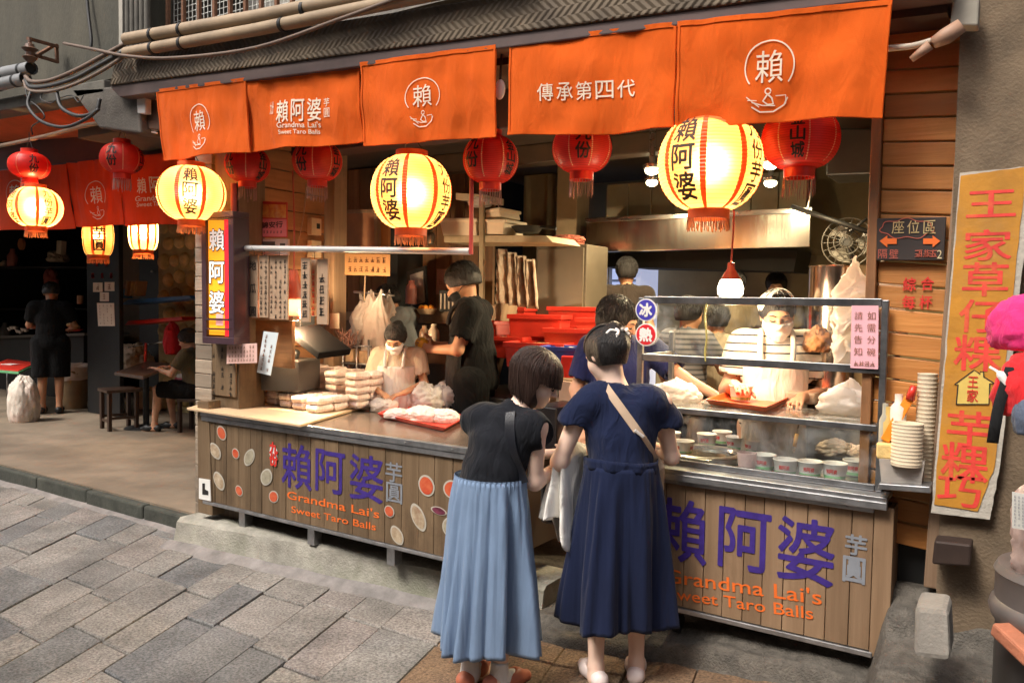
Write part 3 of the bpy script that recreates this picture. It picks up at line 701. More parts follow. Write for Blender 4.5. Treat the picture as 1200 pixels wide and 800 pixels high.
for (a, b, lab) in (((-60, 98, 3.2), (37, 80, 3.2), 'upper grey pipe stub with an open black end at top left'), ((-60, 113, 3.2), (30, 92, 3.2), 'lower grey pipe stub with an open black end at top left')):
    t = thing('grey_pipe', lab, 'pipe', P(*b)); mb = MB(); p, q = P(*a), P(*b); mb.cyl(p, q, .05, cap=False); mb.cyl(q-(q-p)*.001, p, .044, cap=False); mb.build('tube', M_pipeg, t, smooth='auto')
    mb = MB(); d = (q-p).normalized()
    for k in (.12, .42): mb.cyl(q-d*k, q-d*(k+.03), .053, n=20)
    mb.build('clip', M_iron, t, smooth='auto'); mb = MB(); mb.cyl(q-d*.03, q-d*.034, .0435, n=20); mb.build('end', M_black, t)
t = thing('insulator_bracket', 'rusty bracket with a brown ceramic insulator on the upper wall', 'bracket', P(35, 60, 3.2))
mb = MB()
for a, b in (((32, 45, 3.15), (68, 55, 3.4)), ((66, 52, 3.4), (67, 74, 3.4)), ((38, 64, 3.2), (68, 73, 3.4)), ((42, 66, 3.2), (62, 54, 3.4))): mb.bar(P(*a), P(*b), .022, .022)
mb.build('frame', M_rust, t)
mb = MB(); c = P(35, 60, 3.15); mb.lathe([(.012, -.09), (.03, -.08), (.055, -.05), (.03, -.035), (.03, -.01), (.06, .015), (.035, .03), (.03, .05), (.014, .06), (.012, .1)], c, 16); mb.build('insulator', pmat('brown ceramic', (.12, .06, .035), .3, var=.2), t, smooth='auto')
# cable bundle
for lab, pts, r, m in (
    ('brown cable sagging from the insulator bracket along the chevron beam', [(75, 51, 3.3), (110, 58, 3.15), (150, 66, 3.1), (205, 68, 3.1), (300, 56, 3.1), (400, 22, 3.1), (475, -5, 3.1)], .011, M_cableb),
    ('thick cable sweeping down from the tan pipes to the grey pipe end', [(146, 52, 3.16), (120, 66, 3.14), (90, 82, 3.13), (60, 94, 3.13), (38, 96, 3.14), (30, 90, 3.16)], .016, M_cableb),
    ('second thick cable of the bundle, just below the first', [(146, 60, 3.15), (118, 76, 3.11), (88, 92, 3.1), (58, 101, 3.11), (36, 102, 3.13), (30, 93, 3.16)], .015, M_cable),
    ('third cable of the bundle, the lowest one', [(146, 66, 3.14), (118, 84, 3.09), (90, 98, 3.08), (60, 107, 3.09), (34, 106, 3.12), (28, 95, 3.16)], .012, M_cableb),
    ('black cable loop hanging in front of the orange awning', [(66, 106, 3.1), (72, 126, 3.08), (92, 136, 3.08), (112, 131, 3.1), (117, 116, 3.12)], .014, M_cable),
    ('wide black cable loop drooping lowest over the awning', [(36, 108, 3.1), (33, 124, 3.06), (48, 142, 3.05), (75, 149, 3.05), (100, 140, 3.07), (116, 128, 3.1)], .012, M_cable),
    ('thin cable hanging straight down the streaked upper wall', [(101, -10, 3.43), (104, 20, 3.42), (107, 46, 3.41), (106, 58, 3.4)], .012, M_cable),
    ('thin black wire drooping beside the grey pipe ends', [(30, 104, 3.1), (33, 116, 3.09), (45, 126, 3.08), (52, 138, 3.08), (38, 148, 3.08), (38, 158, 3.1)], .005, M_cable),
    ('thin tangled wire curling under the cable bundle', [(50, 108, 3.12), (48, 116, 3.1), (60, 121, 3.1), (68, 116, 3.1), (84, 112, 3.1), (92, 120, 3.1), (98, 112, 3.12)], .004, M_cable)):
    mb = MB(); mb.tube(spline([P(*p) for p in pts], 6), r, 8); tag(mb.build('cable', m, smooth=True), lab, 'cable', 'cables under the upper storey')
# bamboo pole that carries the left lanterns
t = thing('lantern_pole', 'pale pole slung across the left shop front carrying its lanterns', 'pole', P(-40, 180, 3.5))
mb = MB(); mb.tube(spline([P(-60, 181, 3.45), (P(0, 171, 3.45)), P(60, 158, 3.45), P(105, 146, 3.45), P(140, 144, 3.45), P(184, 149, 3.4)], 5), .017, 10); mb.build('pole', pmat('pale pole', (.32, .22, .15), .6, var=.2), t, smooth=True)
mb = MB(); mb.tube([P(145, 146, 3.43), P(184, 152, 3.38)], .01); mb.tube([P(145, 148, 3.43), P(184, 156, 3.38)], .007); mb.build('white_tube', M_white, t, smooth=True)
# balcony railing
t = thing('balcony_railing', 'rusty barred balcony railing with white wire mesh behind it', 'railing', (-4, 3.5, 3.46))
for i in range(26):
    p = P(142+i*18.2, 40-i*1.4, 3.6); mb = MB(); mb.box(p.x-.013, p.x+.013, 3.59, 3.616, 3.46, 5.0); mb.build('bar', M_rust, t, bevel=.002)
mb = MB()
for i in range(120): x = -5.5+i*.045; mb.box(x, x+.004, 3.7, 3.704, 3.47, 4.4)
for i in range(22): z = 3.47+i*.045; mb.box(-5.5, -.1, 3.705, 3.709, z, z+.004)
mb.build('wire_mesh', pmat('white wire', (.7, .7, .66), .5), t)
p = P(143, 20, 3.45); mb = MB(); mb.box(p.x-.03, p.x+.02, 3.44, 3.47, 3.3, 5.2); mb.build('end_post', pmat('pale post', (.35, .32, .27), .8, stain=.4), t, bevel=.004)

# orange awning over the left shop
t = thing('orange_awning', 'faded orange tarpaulin awning sloping over the left shop front', 'awning', (-8, 3.6, 2.9))
M_tarp = cloth('orange tarpaulin', (.85, .2, .07), trans=.45, stain=.5, weave=60, bump=.3, folds=.2)
a, b, c, d = P(-60, 178, 4.6), P(120, 166, 4.6), P(132, 116, 3.5), P(-60, 128, 3.5)
mb = MB(); mb.sheet(lambda u, v: a.lerp(b, u).lerp(d.lerp(c, u), v)+Vector((0, 0, -.06*math.sin(math.pi*v)+.02*fn(u*8, v*3))), 40, 14, .006, (0, 0, 1)); mb.build('tarpaulin', M_tarp, t, smooth=True)
mb = MB(); mb.tube([P(-60, 171, 4.3), P(70, 160, 4.3), P(185, 170, 4.3)], .03, 10); mb.tube([P(-60, 182, 4.5), P(110, 176, 4.5), P(190, 186, 4.5)], .04, 10); mb.build('frame', pmat('awning frame', (.11, .06, .05), .6, var=.2), t, smooth=True)

# ================================================================== banners
M_ban = cloth('orange banner cloth', (.8, .135, .014), trans=.22, stain=.6, weave=260, bump=.12, vs=2.2, sheen=.05, folds=.3, fd=.6)
M_banr = cloth('red orange banner cloth', (.85, .075, .012), trans=.3, stain=.25, weave=260, vs=2.2, folds=.15)
M_bant = pmat('printed cream ink', (.82, .66, .5), .9, var=.12, vs=15)
def emblem(mb, U, V, r, mapf, k=1.0):
    w_ = r*.055
    stroke(mb, arc(U, V, r*k, r, -38, 218, 36), w_, mapf)
    letters(mb, '賴', U-r*.56*k, U+r*.56*k, V-r*.62, V+r*.62, mapf, bold=.0, keep=False, lim=.03)
    y = V-r*1.25
    stroke(mb, [(U-r*.62, y-r*.3), (U-r*.3, y-r*.5), (U+r*.2, y-r*.5), (U+r*.6, y-r*.25), (U+r*.72, y+r*.02)], w_, mapf)
    stroke(mb, [(U-r*.62, y-r*.12), (U-r*.2, y-r*.25), (U+r*.25, y-r*.27)], w_*.8, mapf)
    stroke(mb, arc(U-r*.02, y+r*.3, r*.11, r*.11, 0, 330, 10), w_*.9, mapf)
    stroke(mb, [(U-r*.05, y+r*.15), (U-r*.2, y-r*.08), (U-r*.02, y-r*.22), (U+r*.2, y-r*.2), (U+r*.14, y+r*.02), (U+r*.02, y+r*.14)], w_*1.1, mapf)
    stroke(mb, [(U+r*.3, y+r*.1), (U+r*.66, y+r*.12), (U+r*.66, y-r*.2)], w_*.7, mapf)
    stroke(mb, [(U-r*.8, y-r*.02), (U-r*.45, y-r*.06)], w_*.7, mapf)
    stroke(mb, [(U-r*.85, y+r*.1), (U-r*.35, y-r*.3)], w_*.7, mapf)
def banner(label, c, Y, mat, deco, seed, name='noren_banner', group='orange noren banners over the snack shop'):
    tl, tr, br, bl = (P(*q, Y) for q in c); W = ((tr-tl).length+(br-bl).length)/2; H = ((bl-tl).length+(br-tr).length)/2
    def surf(U, V, off=0):
        u, v = U/W, V/H; p = tl.lerp(tr, u).lerp(bl.lerp(br, u), v)
        a = v**1.2
        return p+Vector((0, -off+.016*a*math.sin(u*6.5+seed)+.009*a*math.sin(u*15+2*seed+1.5*v)+.016*fn(u*4, v*2.5, seed)+.008*fn(u*12, v*3, seed+4)+.03*a, .006*a*math.sin(u*7+seed*3)))
    t = thing(name, label, 'banner', (tl+tr)/2-Vector((0, 0, H)), 0, group)
    mb = MB(); mb.sheet(lambda u, v: surf(u*W, v*H), 44, 22, .004, (0, 1, 0)); mb.build('cloth', mat, t, smooth='auto')
    hb = MB(); 
    for v0, v1 in ((.004, .05), (.965, .996)): hb.sheet(lambda u, v: surf(u*W, (v0+(v1-v0)*v)*H, .0045), 44, 3, .0015, (0, 1, 0))
    for u0, u1 in ((.003, .016), (.984, .997)): hb.sheet(lambda u, v: surf((u0+(u1-u0)*u)*W, (.05+.915*v)*H, .0048), 3, 22, .0015, (0, 1, 0))
    hb.build('hem', mat, t, smooth='auto')
    def px2(px, py):
        v = .5
        for _ in range(3):
            xl = c[0][0]+(c[3][0]-c[0][0])*v; xr = c[1][0]+(c[2][0]-c[1][0])*v; u = (px-xl)/(xr-xl)
            yt = c[0][1]+(c[1][1]-c[0][1])*u; yb = c[3][1]+(c[2][1]-c[3][1])*u; v = (py-yt)/(yb-yt)
        return u*W, v*H
    # lettering lives in (U, -V) so that up is up
    mp = lambda U, V: surf(U, -V, .0045)
    lt = MB()
    for d in deco:
        if d[0] == 'e':
            U, V = px2(d[1], d[2]); U2, _ = px2(d[1]+d[3], d[2]); _, V2 = px2(d[1], d[2]+d[4]); emblem(lt, U, -V, V2-V, mp, (U2-U)/(V2-V))
        else:
            for i, ch in enumerate(d[1]):
                n = len(d[1]); x0, y0, x1, y1, hh = d[2:7]; bo = d[7] if len(d) > 7 else 0
                a = px2(x0+(x1-x0)*(i+.1)/n, y0+(y1-y0)*(i+.5)/n-hh/2); b = px2(x0+(x1-x0)*(i+.9)/n, y0+(y1-y0)*(i+.5)/n+hh/2)
                if ch != ' ': letters(lt, ch, a[0], b[0], -b[1], -a[1], mp, bold=bo, keep=False, lim=.03)
    if lt.v: lt.build('lettering', M_bant, t)
    return t, surf, px2, mp, lt
def line_text(lt, body, x0, y0, x1, y1, hh, px2, mp, bold=0):
    a = px2(x0, y0); b = px2(x1, y1); L = math.hypot(b[0]-a[0], b[1]-a[1]); s = (b[1]-a[1])/L; h = hh
    f = lambda u, v: mp(a[0]+u*(b[0]-a[0])/L, -(a[1]+u*(b[1]-a[1])/L)+v)
    letters(lt, body, 0, L, -h/2, h/2, f, bold=bold, keep=False, lim=.03)
NY = 3.22
banner('leftmost orange banner with a cream round emblem, above the glowing lantern', [(183, 105), (288, 91), (288, 177), (185, 187)], NY, M_ban, [('e', 235, 141, 12.5, 19)], 1)
t, sf, px2, mp, lt = banner('orange banner with cream shop name in Chinese and English', [(289, 91), (421, 74), (418, 165), (289, 177)], NY+.02, M_ban,
    [('t', '九份', 317.5, 127, 323, 126, 15, .02), ('t', '賴阿婆', 325, 131, 379, 126, 25, .01), ('t', '芋', 380, 119, 388, 118, 9), ('t', '圓', 380, 131, 388, 130, 10)], 2)
lt2 = MB(); line_text(lt2, "Grandma Lai's", 327, 147, 376, 144, .033, px2, mp, .01); line_text(lt2, 'Sweet Taro Balls', 328, 155, 374, 152, .026, px2, mp, .01); lt2.build('lettering', M_bant, t)
banner('orange banner with round emblem right of the shop name banner', [(422, 73), (581, 52), (578, 159), (420.5, 170)], NY-.005, M_ban, [('e', 498, 111, 19.5, 20.5)], 3.1)
banner('orange banner with five cream Chinese characters and no emblem', [(596, 48), (793.5, 25.5), (788, 150), (594, 159)], NY, M_ban, [('t', '傳承第四代', 629, 108, 749, 101, 19, .004)], 4.4)
banner('largest orange banner with round emblem at the right end', [(794.5, 25.5), (1046, -1), (1033, 136), (790, 146)], NY-.01, M_ban, [('e', 909, 76, 29, 30)], 5.2)
G2 = 'red orange noren banners of the left shop'
banner('red orange banner at the far left, partly behind the cream lantern', [(-40, 204), (77, 192), (82, 267), (-40, 272)], 4.2, M_banr, [('e', 22, 225, 10, 14)], 1.7, group=G2)
banner('red orange banner with emblem between the two left lanterns', [(78, 191), (139, 184), (142, 263), (85, 266)], 4.22, M_banr, [('e', 112, 228, 11, 16)], 2.9, group=G2)
t, sf, px2, mp, lt = banner('red orange banner with faint shop name behind the left glowing lantern', [(140, 184), (236, 176), (236, 262), (143, 264)], 4.2, M_banr, [('t', '賴阿婆', 159, 218, 205, 214, 18, .01)], 3.7, group=G2)
lt2 = MB(); line_text(lt2, "Grandma Lai's", 160, 233, 206, 230, .05, px2, mp, .01); line_text(lt2, 'Sweet Taro Balls', 162, 240, 204, 237, .04, px2, mp, .01); lt2.build('lettering', M_bant, t)
# rods the banners hang from
for lab, a, b, Y in (('thin rod along the top of the left orange banners', (178, 106), (584, 52), NY+.03), ('thin rod along the top of the right orange banners', (590, 49), (1050, -2), NY+.03), ('thin rod along the top of the left shop banners', (-60, 206), (236, 176), 4.23)):
    mb = MB(); mb.tube([P(*a, Y), P(*b, Y)], .009, 8); tag(mb.build('banner_rod', M_iron, smooth=True), lab, 'rod')
# small fittings in the gap between the banners
t = thing('plastic_hook', 'small white plastic hook hanging between the orange banners', 'hook', P(585, 110, 3.3)); mb = MB()
mb.tube(spline([P(588, 62, 3.3), P(587, 80, 3.3), P(586, 100, 3.3)], 4), .006); mb.build('cord', M_iron, t, smooth=True)
mb = MB(); mb.ell(P(586, 105, 3.3), (.03, .015, .05)); mb.build('hook', M_white, t, smooth=True)
mb = MB(); quadY(mb, [(573, 40), (587, 42), (589, 35), (575, 33)], 3.24, .03); tag(mb.build('plastic_tag', M_white), 'small pale plastic tag on the header board between banners', 'tag')
mb = MB(); quadY(mb, [(595, 40), (612, 48), (616, 43), (600, 34)], 3.22, .03); tag(mb.build('wood_block', M_ply), 'small wooden block wedged above the fourth orange banner', 'block')

# ================================================================== lanterns
M_yel = paper_lamp('cream lantern paper', (.93, .5, .16), .6, .5, (.98, .8, .5))
M_red = paper_lamp('red lantern paper', (.92, .06, .04), .48, .5)
M_seam = paper_lamp('orange seam paper', (.85, .16, .03), .5, 1)
M_seamr = pmat('pale stitched seam', (.85, .5, .25), .6)
M_cap = pmat('lantern rim', (.6, .12, .03), .5, var=.15)
M_fr = pmat('rusty orange fringe', (.42, .16, .06), .8, var=.3); M_frg = pmat('faded fringe', (.34, .2, .17), .8, var=.3)
def lantern(label, px, py, Y, rx, rz, texts, lit=0, red=False, seams=8, a0=0, group=None, cordz=2.95, cyl=False, fringe=True, seed=0, long=False):
    c = P(px, py, Y); base = math.atan2(-c.y, -c.x)     # azimuth that faces the camera
    base0 = base
    t = thing('paper_lantern', label, 'lantern', (c.x, c.y, c.z-rz*1.25), 0, group)
    pw = .74 if not cyl else .3
    def rad(z):
        s = max(-1, min(1, z/rz)); s = math.asin(s*.96)
        return rx*math.cos(s)**pw
    nr = 26; K = nr*3
    prof = []
    for i in range(K+1):
        z = -rz+2*rz*((i//3)+(0, .2, .6)[i % 3])/nr; prof.append((rad(z)*(1-.016*(1, 1, 0)[i % 3]), z))
    mb = MB(); mb.lathe(prof, c, 64); mb.t = [0. if (q//64) % 3 == 0 else .5 for q in range(len(mb.f))]; mb.build('shade', M_red if red else M_yel, t, smooth=True)
    hw = (.006 if red else .028)
    for k in range(seams):
        sm = MB()
        a = base+R_(a0)+math.pi/seams*1+2*math.pi*k/seams
        for i in range(6, K-6) if red else range(K):
            if red and i % 3 == 2: continue
            z0, z1 = prof[i][1], prof[i+1][1]; r0, r1 = prof[i][0]+.0022, prof[i+1][0]+.0022
            d0, d1 = hw/2*(r0/rx)/r0, hw/2*(r1/rx)/r1
            if red: d0 = d1 = hw/2/rx
            sm.add([(c.x+r*math.cos(a+s*d), c.y+r*math.sin(a+s*d), c.z+z) for r, z, d in ((r0, z0, d0), (r1, z1, d1)) for s in (-1, 1)], [(0, 1, 3, 2)])
        sm.build('seam', M_seamr if red else M_seam, t)
    rt, rb = rad(rz)*1.02, rad(-rz)*1.02
    for nm, z0, z1, r in (('top_rim', rz-.008, rz+.03, rt), ('bottom_rim', -rz-.04, -rz+.008, rb)):
        mb = MB(); mb.lathe([(r, z0), (r, z1), (r-.008, z1), (r-.008, z0), (r, z0)], c, 32); mb.build(nm, M_redpl if red else M_cap, t, smooth='auto')
    if fringe:
        mb = MB(); rf = random.Random(seed); n = 60 if not red else 26; fl = .05 if not long else .085
        for i in range(n):
            a = 2*math.pi*i/n; r = rb*.98; q = Vector((c.x+r*math.cos(a), c.y+r*math.sin(a), c.z-rz-.038)); l = fl*rf.uniform(.8, 1.1)
            o = Vector((rf.uniform(-1, 1), rf.uniform(-1, 1), 0))*.006; mb.tube([q, q+o*.5-Vector((0, 0, l*.5)), q+o-Vector((0, 0, l))], .0026 if not red else .0017, 4)
        mb.build('fringe', M_frg if red else M_fr, t)
    lt = MB()
    for body, az, vs_, size in texts:
        A = base+R_(az)
        def mp(u, v, A=A):
            r = rad(v)+.0035; return (c.x+r*math.cos(A+u/rx), c.y+r*math.sin(A+u/rx), c.z+v)
        for i, ch in enumerate(body):
            v = vs_-i*size*1.04; s = size*.49
            letters(lt, ch, -s, s, v-s, v+s, mp, bold=.022, keep=False, lim=.03)
    if texts: lt.build('lettering', M_ink, t)
    mb = MB(); top = Vector((c.x, c.y, cordz))
    for a in (0, math.pi): mb.tube([Vector((c.x+rt*.95*math.cos(a), c.y+rt*.95*math.sin(a), c.z+rz+.02)), Vector((c.x, c.y, c.z+rz+.12))], .0025, 5)
    mb.tube([Vector((c.x, c.y, c.z+rz+.12)), top], .003, 5); mb.build('hanging_cord', M_iron, t)
    if lit:
        b_ = MB(); b_.ell((c.x, c.y, c.z), .03); bu = b_.build('bulb', M_bulb, t, smooth=True)
        ld = bpy.data.lights.new('lantern_bulb', 'POINT'); ld.energy = lit*.42; ld.color = (1, .62, .27); ld.shadow_soft_size = .04
        lo = bpy.data.objects.new('lantern_light', ld); COL.objects.link(lo); lo.parent = t; lo.location = (0, 0, rz*1.25); bu.visible_shadow = True
    return t
M_bulb = pmat('bulb glass', (.9, .8, .6), .3, emit=(1, .7, .35), es=4)
LY = 3.44
GB = 'big cream lanterns under the banners'
lantern('big cream lantern at the right of the opening, brightest of all', 832, 192, LY-.06, .225, .2, [('賴阿婆', -30, .115, .112), ('九份芋圓', 58, .125, .088)], 46, group=GB, a0=-30, seed=1)
lantern('big cream lantern above the steel rail with the rust-stained bottom', 482, 226, LY-.02, .225, .2, [('賴阿婆', -32, .11, .108), ('九份芋圓', 58, .12, .088)], 40, group=GB, a0=-32, seed=2)
lantern('big cream lantern beside the lit vertical sign', 224.5, 227, LY-.1, .222, .178, [('賴阿婆', -2, .105, .1), ('九份芋圓', 88, .1, .08)], 46, group=GB, a0=-2, seed=3)
lantern('cream lantern at the far left under a red one', 42, 243, 3.42, .205, .16, [('賴阿婆', -62, .09, .09), ('九份芋圓', 26, .105, .072)], 60, group=GB, a0=26, seed=4, cordz=2.62)
GR = 'small red lanterns'
RB = [('small red lantern at the right end under the emblem banner', 938, 163, 3.6, .165, .128, [('九份', -92, .05, .07), ('金山城', -4, .058, .062)], 0),
 ('small red lantern hanging below the five-character banner', 682, 174, 3.6, .152, .12, [('九份', 2, .05, .08), ('金山城', 92, .05, .06)], 1),
 ('small red lantern in the gap between the two banner groups', 575, 187, 3.55, .15, .125, [('九份', -42, .07, .085), ('金山城', 46, .062, .06)], 0),
 ('small red lantern under the shop name banner', 372, 189, 3.55, .155, .12, [('九份', -40, .05, .085), ('金山城', 50, .058, .062)], 0),
 ('small red lantern just right of the leftmost orange banner edge', 290, 193, 3.55, .15, .115, [('九份', -52, .04, .08), ('金山城', 42, .05, .062)], 0),
 ('small red lantern on the pole at the left of the first orange banner', 143, 186, 3.45, .155, .112, [('九份', -28, .05, .08), ('金山城', 62, .05, .06)], 1),
 ('small dusty red lantern on the pole at the far left edge', 34.5, 194, 3.4, .16, .105, [('九份', 12, .04, .075), ('金山城', 100, .05, .06)], 0)]
for i, (lab, x, y, Y, rx_, rz_, tx, lg) in enumerate(RB):
    lantern(lab, x, y, Y, rx_, rz_, tx, 0, True, 8, -10+7*i, GR, 2.98 if i < 5 else P(x, 155, Y).z, seed=10+i, long=True)
GS = 'narrow cream lanterns inside the left shop'
lantern('narrow cream lantern with black characters inside the left shop', 115, 276, 4.75, .155, .21, [('芋圓', 4, .02, .125)], 26, group=GS, cyl=True, seams=8, seed=20, cordz=3.2)
lantern('narrow cream lantern without writing facing us, by the stone wall', 168, 272, 4.85, .145, .185, [], 170, group=GS, cyl=True, seams=10, seed=21, cordz=3.2)

# ================================================================== left post, lit sign, rail, boards
t = thing('tiled_post', 'narrow post clad in grey wood-look tiles carrying the lit sign', 'post', (-4.85, 3.55, .15))
xl, xr = P(229, 430, 3.5).x, P(277, 430, 3.5).x
mb = MB(); z = .16; r5 = random.Random(3)
while z < 2.95:
    h = .085+.02*r5.random(); off = r5.uniform(.0, .004)
    mb.box(xl, xl+.185, 3.5-off, 3.74, z, z+h-.005, tint=r5.random()); z += h
mb.build('tile_cladding', wood('tile cladding', (.2, .155, .115), (.36, .29, .22), 'x', tint=.35, scale=2.5, bump=.4), t, bevel=.004)
mb = MB(); mb.box(xl+.19, xr, 3.52, 3.74, .16, 3.0); mb.build('wood_face', M_greywood, t, bevel=.004)
mb = MB(); quadY(mb, [(233, 584), (247, 587), (246, 562), (233, 560)], 3.385, .004); sticker = mb.build('sticker', M_white, t)
mb = MB(); f = lambda u, v: P(u, v, 3.383)
for pl in ([(237, 566), (240, 566), (240, 573), (244, 575), (244, 580), (237, 579)],): mb.add([f(*p) for p in pl], [tuple(range(len(pl)))[::-1]])
mb.build('pictogram', M_ink, t)
t = thing('base_board', 'wooden board on end below the tiled post beside the counter', 'board', (-4.75, 3.4, .19)); mb = MB(); quadY(mb, [(232, 600), (249, 604), (244, 470), (231, 470)], 3.39, .1); mb.build('board', M_greywood, t, bevel=.004)
# vertical lightbox
t = thing('lightbox_sign', 'lit vertical yellow sign box with three white characters and red edges', 'sign', P(255, 400, 3.43)); Y = 3.42
mb = MB(); 
for c in ([(237, 400), (242, 400), (241, 252), (235.5, 252)], [(268, 402), (274, 403), (273, 249), (267, 249)], [(237, 402), (274, 404), (274, 396), (237, 394)], [(235.5, 256), (273, 254), (273, 247), (235.5, 249)]): quadY(mb, c, Y-.02-.004*len(mb.v)/8, .13)
mb.build('frame', pmat('dark maroon frame', (.06, .03, .04), .4, var=.2), t, bevel=.003)
def litmat(name, col, es): return pmat(name, col, .3, var=.03, emit=col, es=es)
mb = MB(); quadY(mb, [(245, 392), (267, 393), (266, 258), (244, 258)], Y, .05); mb.build('lit_panel', litmat('lit yellow acrylic', (1, .37, .02), .5), t)
mb = MB(); quadY(mb, [(241, 393), (245, 393), (244, 257), (240, 257)], Y+.012, .04); quadY(mb, [(263.5, 394), (268, 394), (267, 257), (262.5, 257)], Y-.004, .003); mb.build('lit_edge', litmat('lit red acrylic', (.9, .02, .03), .6), t)
mb = MB()
for c in ([(240, 375), (272, 376), (272, 373.5), (240, 372.5)], [(240, 386), (272, 387), (272, 385), (240, 384)], [(240, 258), (272, 257), (272, 255), (240, 256)]): quadY(mb, c, Y-.024, .01)
mb.build('crossbar', pmat('dark bars', (.05, .03, .035), .4), t)
mi = MB(); mw = MB()
for ch, y in (('賴', 281), ('阿', 319), ('婆', 354)):
    a = P(246.5, y+13, Y); b = P(264, y-13, Y)
    letters(mi, ch, a.x-.008, b.x+.008, a.z-.008, b.z+.008, flatY(Y, .0065), bold=.05, keep=False); letters(mw, ch, a.x, b.x, a.z, b.z, flatY(Y, .009), bold=.016, keep=False)
mi.build('letter_outline', M_ink, t); mw.build('lettering', litmat('white acrylic letters', (1, .97, .9), .22), t)
a, b = P(254, 381, Y), P(262, 368, Y); mb = MB(); mb.box(a.x, b.x, Y-.0065, Y-.002, a.z, b.z); mb.build('seal', litmat('pink seal', (.9, .4, .38), .3), t)
# steel rail
t = thing('hanging_rail', 'horizontal steel tube rail with a red-lit upright hanging before the menu boards', 'rail', P(412, 292, 3.5))
mb = MB(); mb.cyl(P(271, 290.5, 3.5), P(551, 294.5, 3.5), .019, n=16); mb.build('tube', pmat('white steel tube', (.62, .6, .58), .3, metal=.3, var=.08), t, smooth='auto')
mb = MB(); mb.cyl(P(552, 298, 3.5), P(553, 180, 3.5), .012, n=10); mb.build('upright', pmat('red-lit upright', (.45, .06, .05), .4), t, smooth='auto')  # red light falling on the rod is put into its colour
mb = MB(); mb.cyl(P(274, 290, 3.5), P(274, 215, 3.5), .02, n=10); mb.build('upright', pmat('red-lit tube', (.5, .1, .08), .4), t, smooth='auto')  # red light put into this tube's colour as well
GM = 'hanging wooden menu boards'
r3 = random.Random(21)
def board(label, x0, x1, y0, y1, Y, cols, name='menu_board', mat=M_menuwood, ink=M_ink, chars=None, group=GM, sz=None):
    c = P((x0+x1)/2, y1, Y); t = thing(name, label, 'board', c, 0, group)
    a, b = P(x0, y1, Y), P(x1, y0, Y); mb = MB(); mb.box(a.x, b.x, Y, Y+.014, a.z, b.z, tint=r3.random()); mb.build('plank', mat, t, bevel=.003)
    mb = MB(); f = flatY(Y, .003); w_ = b.x-a.x; h = b.z-a.z
    if chars:
        n = len(chars)
        for i, ch in enumerate(chars):
            v = b.z-h*(.16+.74*i/max(1, n-1)); s = min(w_*.36, h*.1); letters(mb, ch, (a.x+b.x)/2-s, (a.x+b.x)/2+s, v-s, v+s, f, bold=.01)
    else:
        s = sz or w_/cols*.62
        n = int(h/(s*1.25)) 
        for q in range(cols):
            for i in range(n):
                if r3.random() < .2: continue
                scribble(mb, a.x+w_*(q+.5)/cols, b.z-h*.08-i*s*1.2-s*.3, s, f, r3)
    mb.build('lettering', ink, t)
    mb = MB(); mb.tube([((a.x+b.x)/2, Y+.007, b.z), ((a.x+b.x)/2, Y+.007, P(300, 291, Y).z)], .002, 5); mb.build('string', M_iron, t)
board('leftmost hanging menu board with the two characters for taro ball', 277.5, 290, 299, 373, 3.53, 1, chars='芋圓')
board('second hanging menu board from the lit sign, three characters', 291.5, 302, 299, 372, 3.54, 1, chars='地瓜圓')
board('third hanging menu board from the lit sign, two columns of tiny characters', 303.5, 314.5, 299, 372, 3.53, 2)
board('widest hanging menu board with four columns of tiny characters', 315.5, 337, 299, 374, 3.54, 4)
board('short dark hanging menu board right of the white heat lamp', 352, 363, 302, 377, 3.53, 1)
board('narrow hanging menu board with red characters', 364, 371, 304, 370, 3.58, 1, ink=M_redink)
board('rightmost hanging menu board beside the wooden pillar', 371, 384, 303, 380, 3.55, 1)
board('grey plank price list fixed below the lit sign', 246, 276, 404, 462, 3.505, 3, name='price_board', mat=M_greywood, group=None, sz=.036)
V3_ = Vector
# ================================================================== left counter
CY = 3.4
X0, X1 = P(240, 486, CY).x, -2.28
t = thing('service_counter', 'long wooden front counter with purple shop name and fruit stickers, left of the women', 'counter', ((X0+X1)/2, CY, .19))
mb = MB(); x = X0; r5 = random.Random(8)
zb, zt = .318, .905
def planks(mb, xa, xb, Y, zb, zt, wd, r, dz=0):
    x = xa
    while x < xb-.02:
        e = min(xb, x+wd*r.uniform(.92, 1.08)); mb.box(x, e-.0025, Y-r.uniform(0, .003), Y+.02, zb, zt, tint=r.random()); x = e
planks(mb, X0, X1, CY, zb, zt, .118, r5); mb.build('front_planks', M_greywood, t, bevel=.003)
mb = MB(); mb.box(X0, X1, CY+.022, 4.12, zb+.02, zt-.01); mb.build('body', pmat('counter body', (.1, .07, .045), .7, var=.2), t)
mb = MB(); mb.box(X0-.01, X1+.01, CY-.012, CY+.03, zb-.022, zb-.001); mb.build('bottom_strip', M_steelr, t, bevel=.003)
M_top = pmat('brown-reflecting steel top', (.3, .235, .19), .22, metal=.75, var=.2, vs=5, bump=.03, stain=.3)  # brownish reflection put into the colour of the stainless top
mb = MB(); mb.box(X0-.01, X1+.02, CY+.012, 4.16, .912, .934); mb.build('top', M_top, t, bevel=.004)
mb = MB(); mb.box(X0-.015, X1+.025, CY-.025, CY+.01, .905, .938); mb.box(X0-.015, X1+.025, CY-.018, CY+.006, .872, .9)
for x in np.arange(X0+.5, X1, .33): mb.cyl((x, CY-.026, .92), (x, CY-.031, .92), .006, n=8)
mb.build('steel_edge', M_steelr, t, bevel=.004)
for x in np.linspace(X0+.35, X1-.1, 4):
    mb = MB(); mb.box(x-.03, x+.03, CY+.03, CY+.1, .18, zb-.02); mb.build('foot', M_steelr, t, bevel=.004)
def flatpx(Y): return lambda u, v: P(u, v, Y)
F_ = flatY(CY, .008)
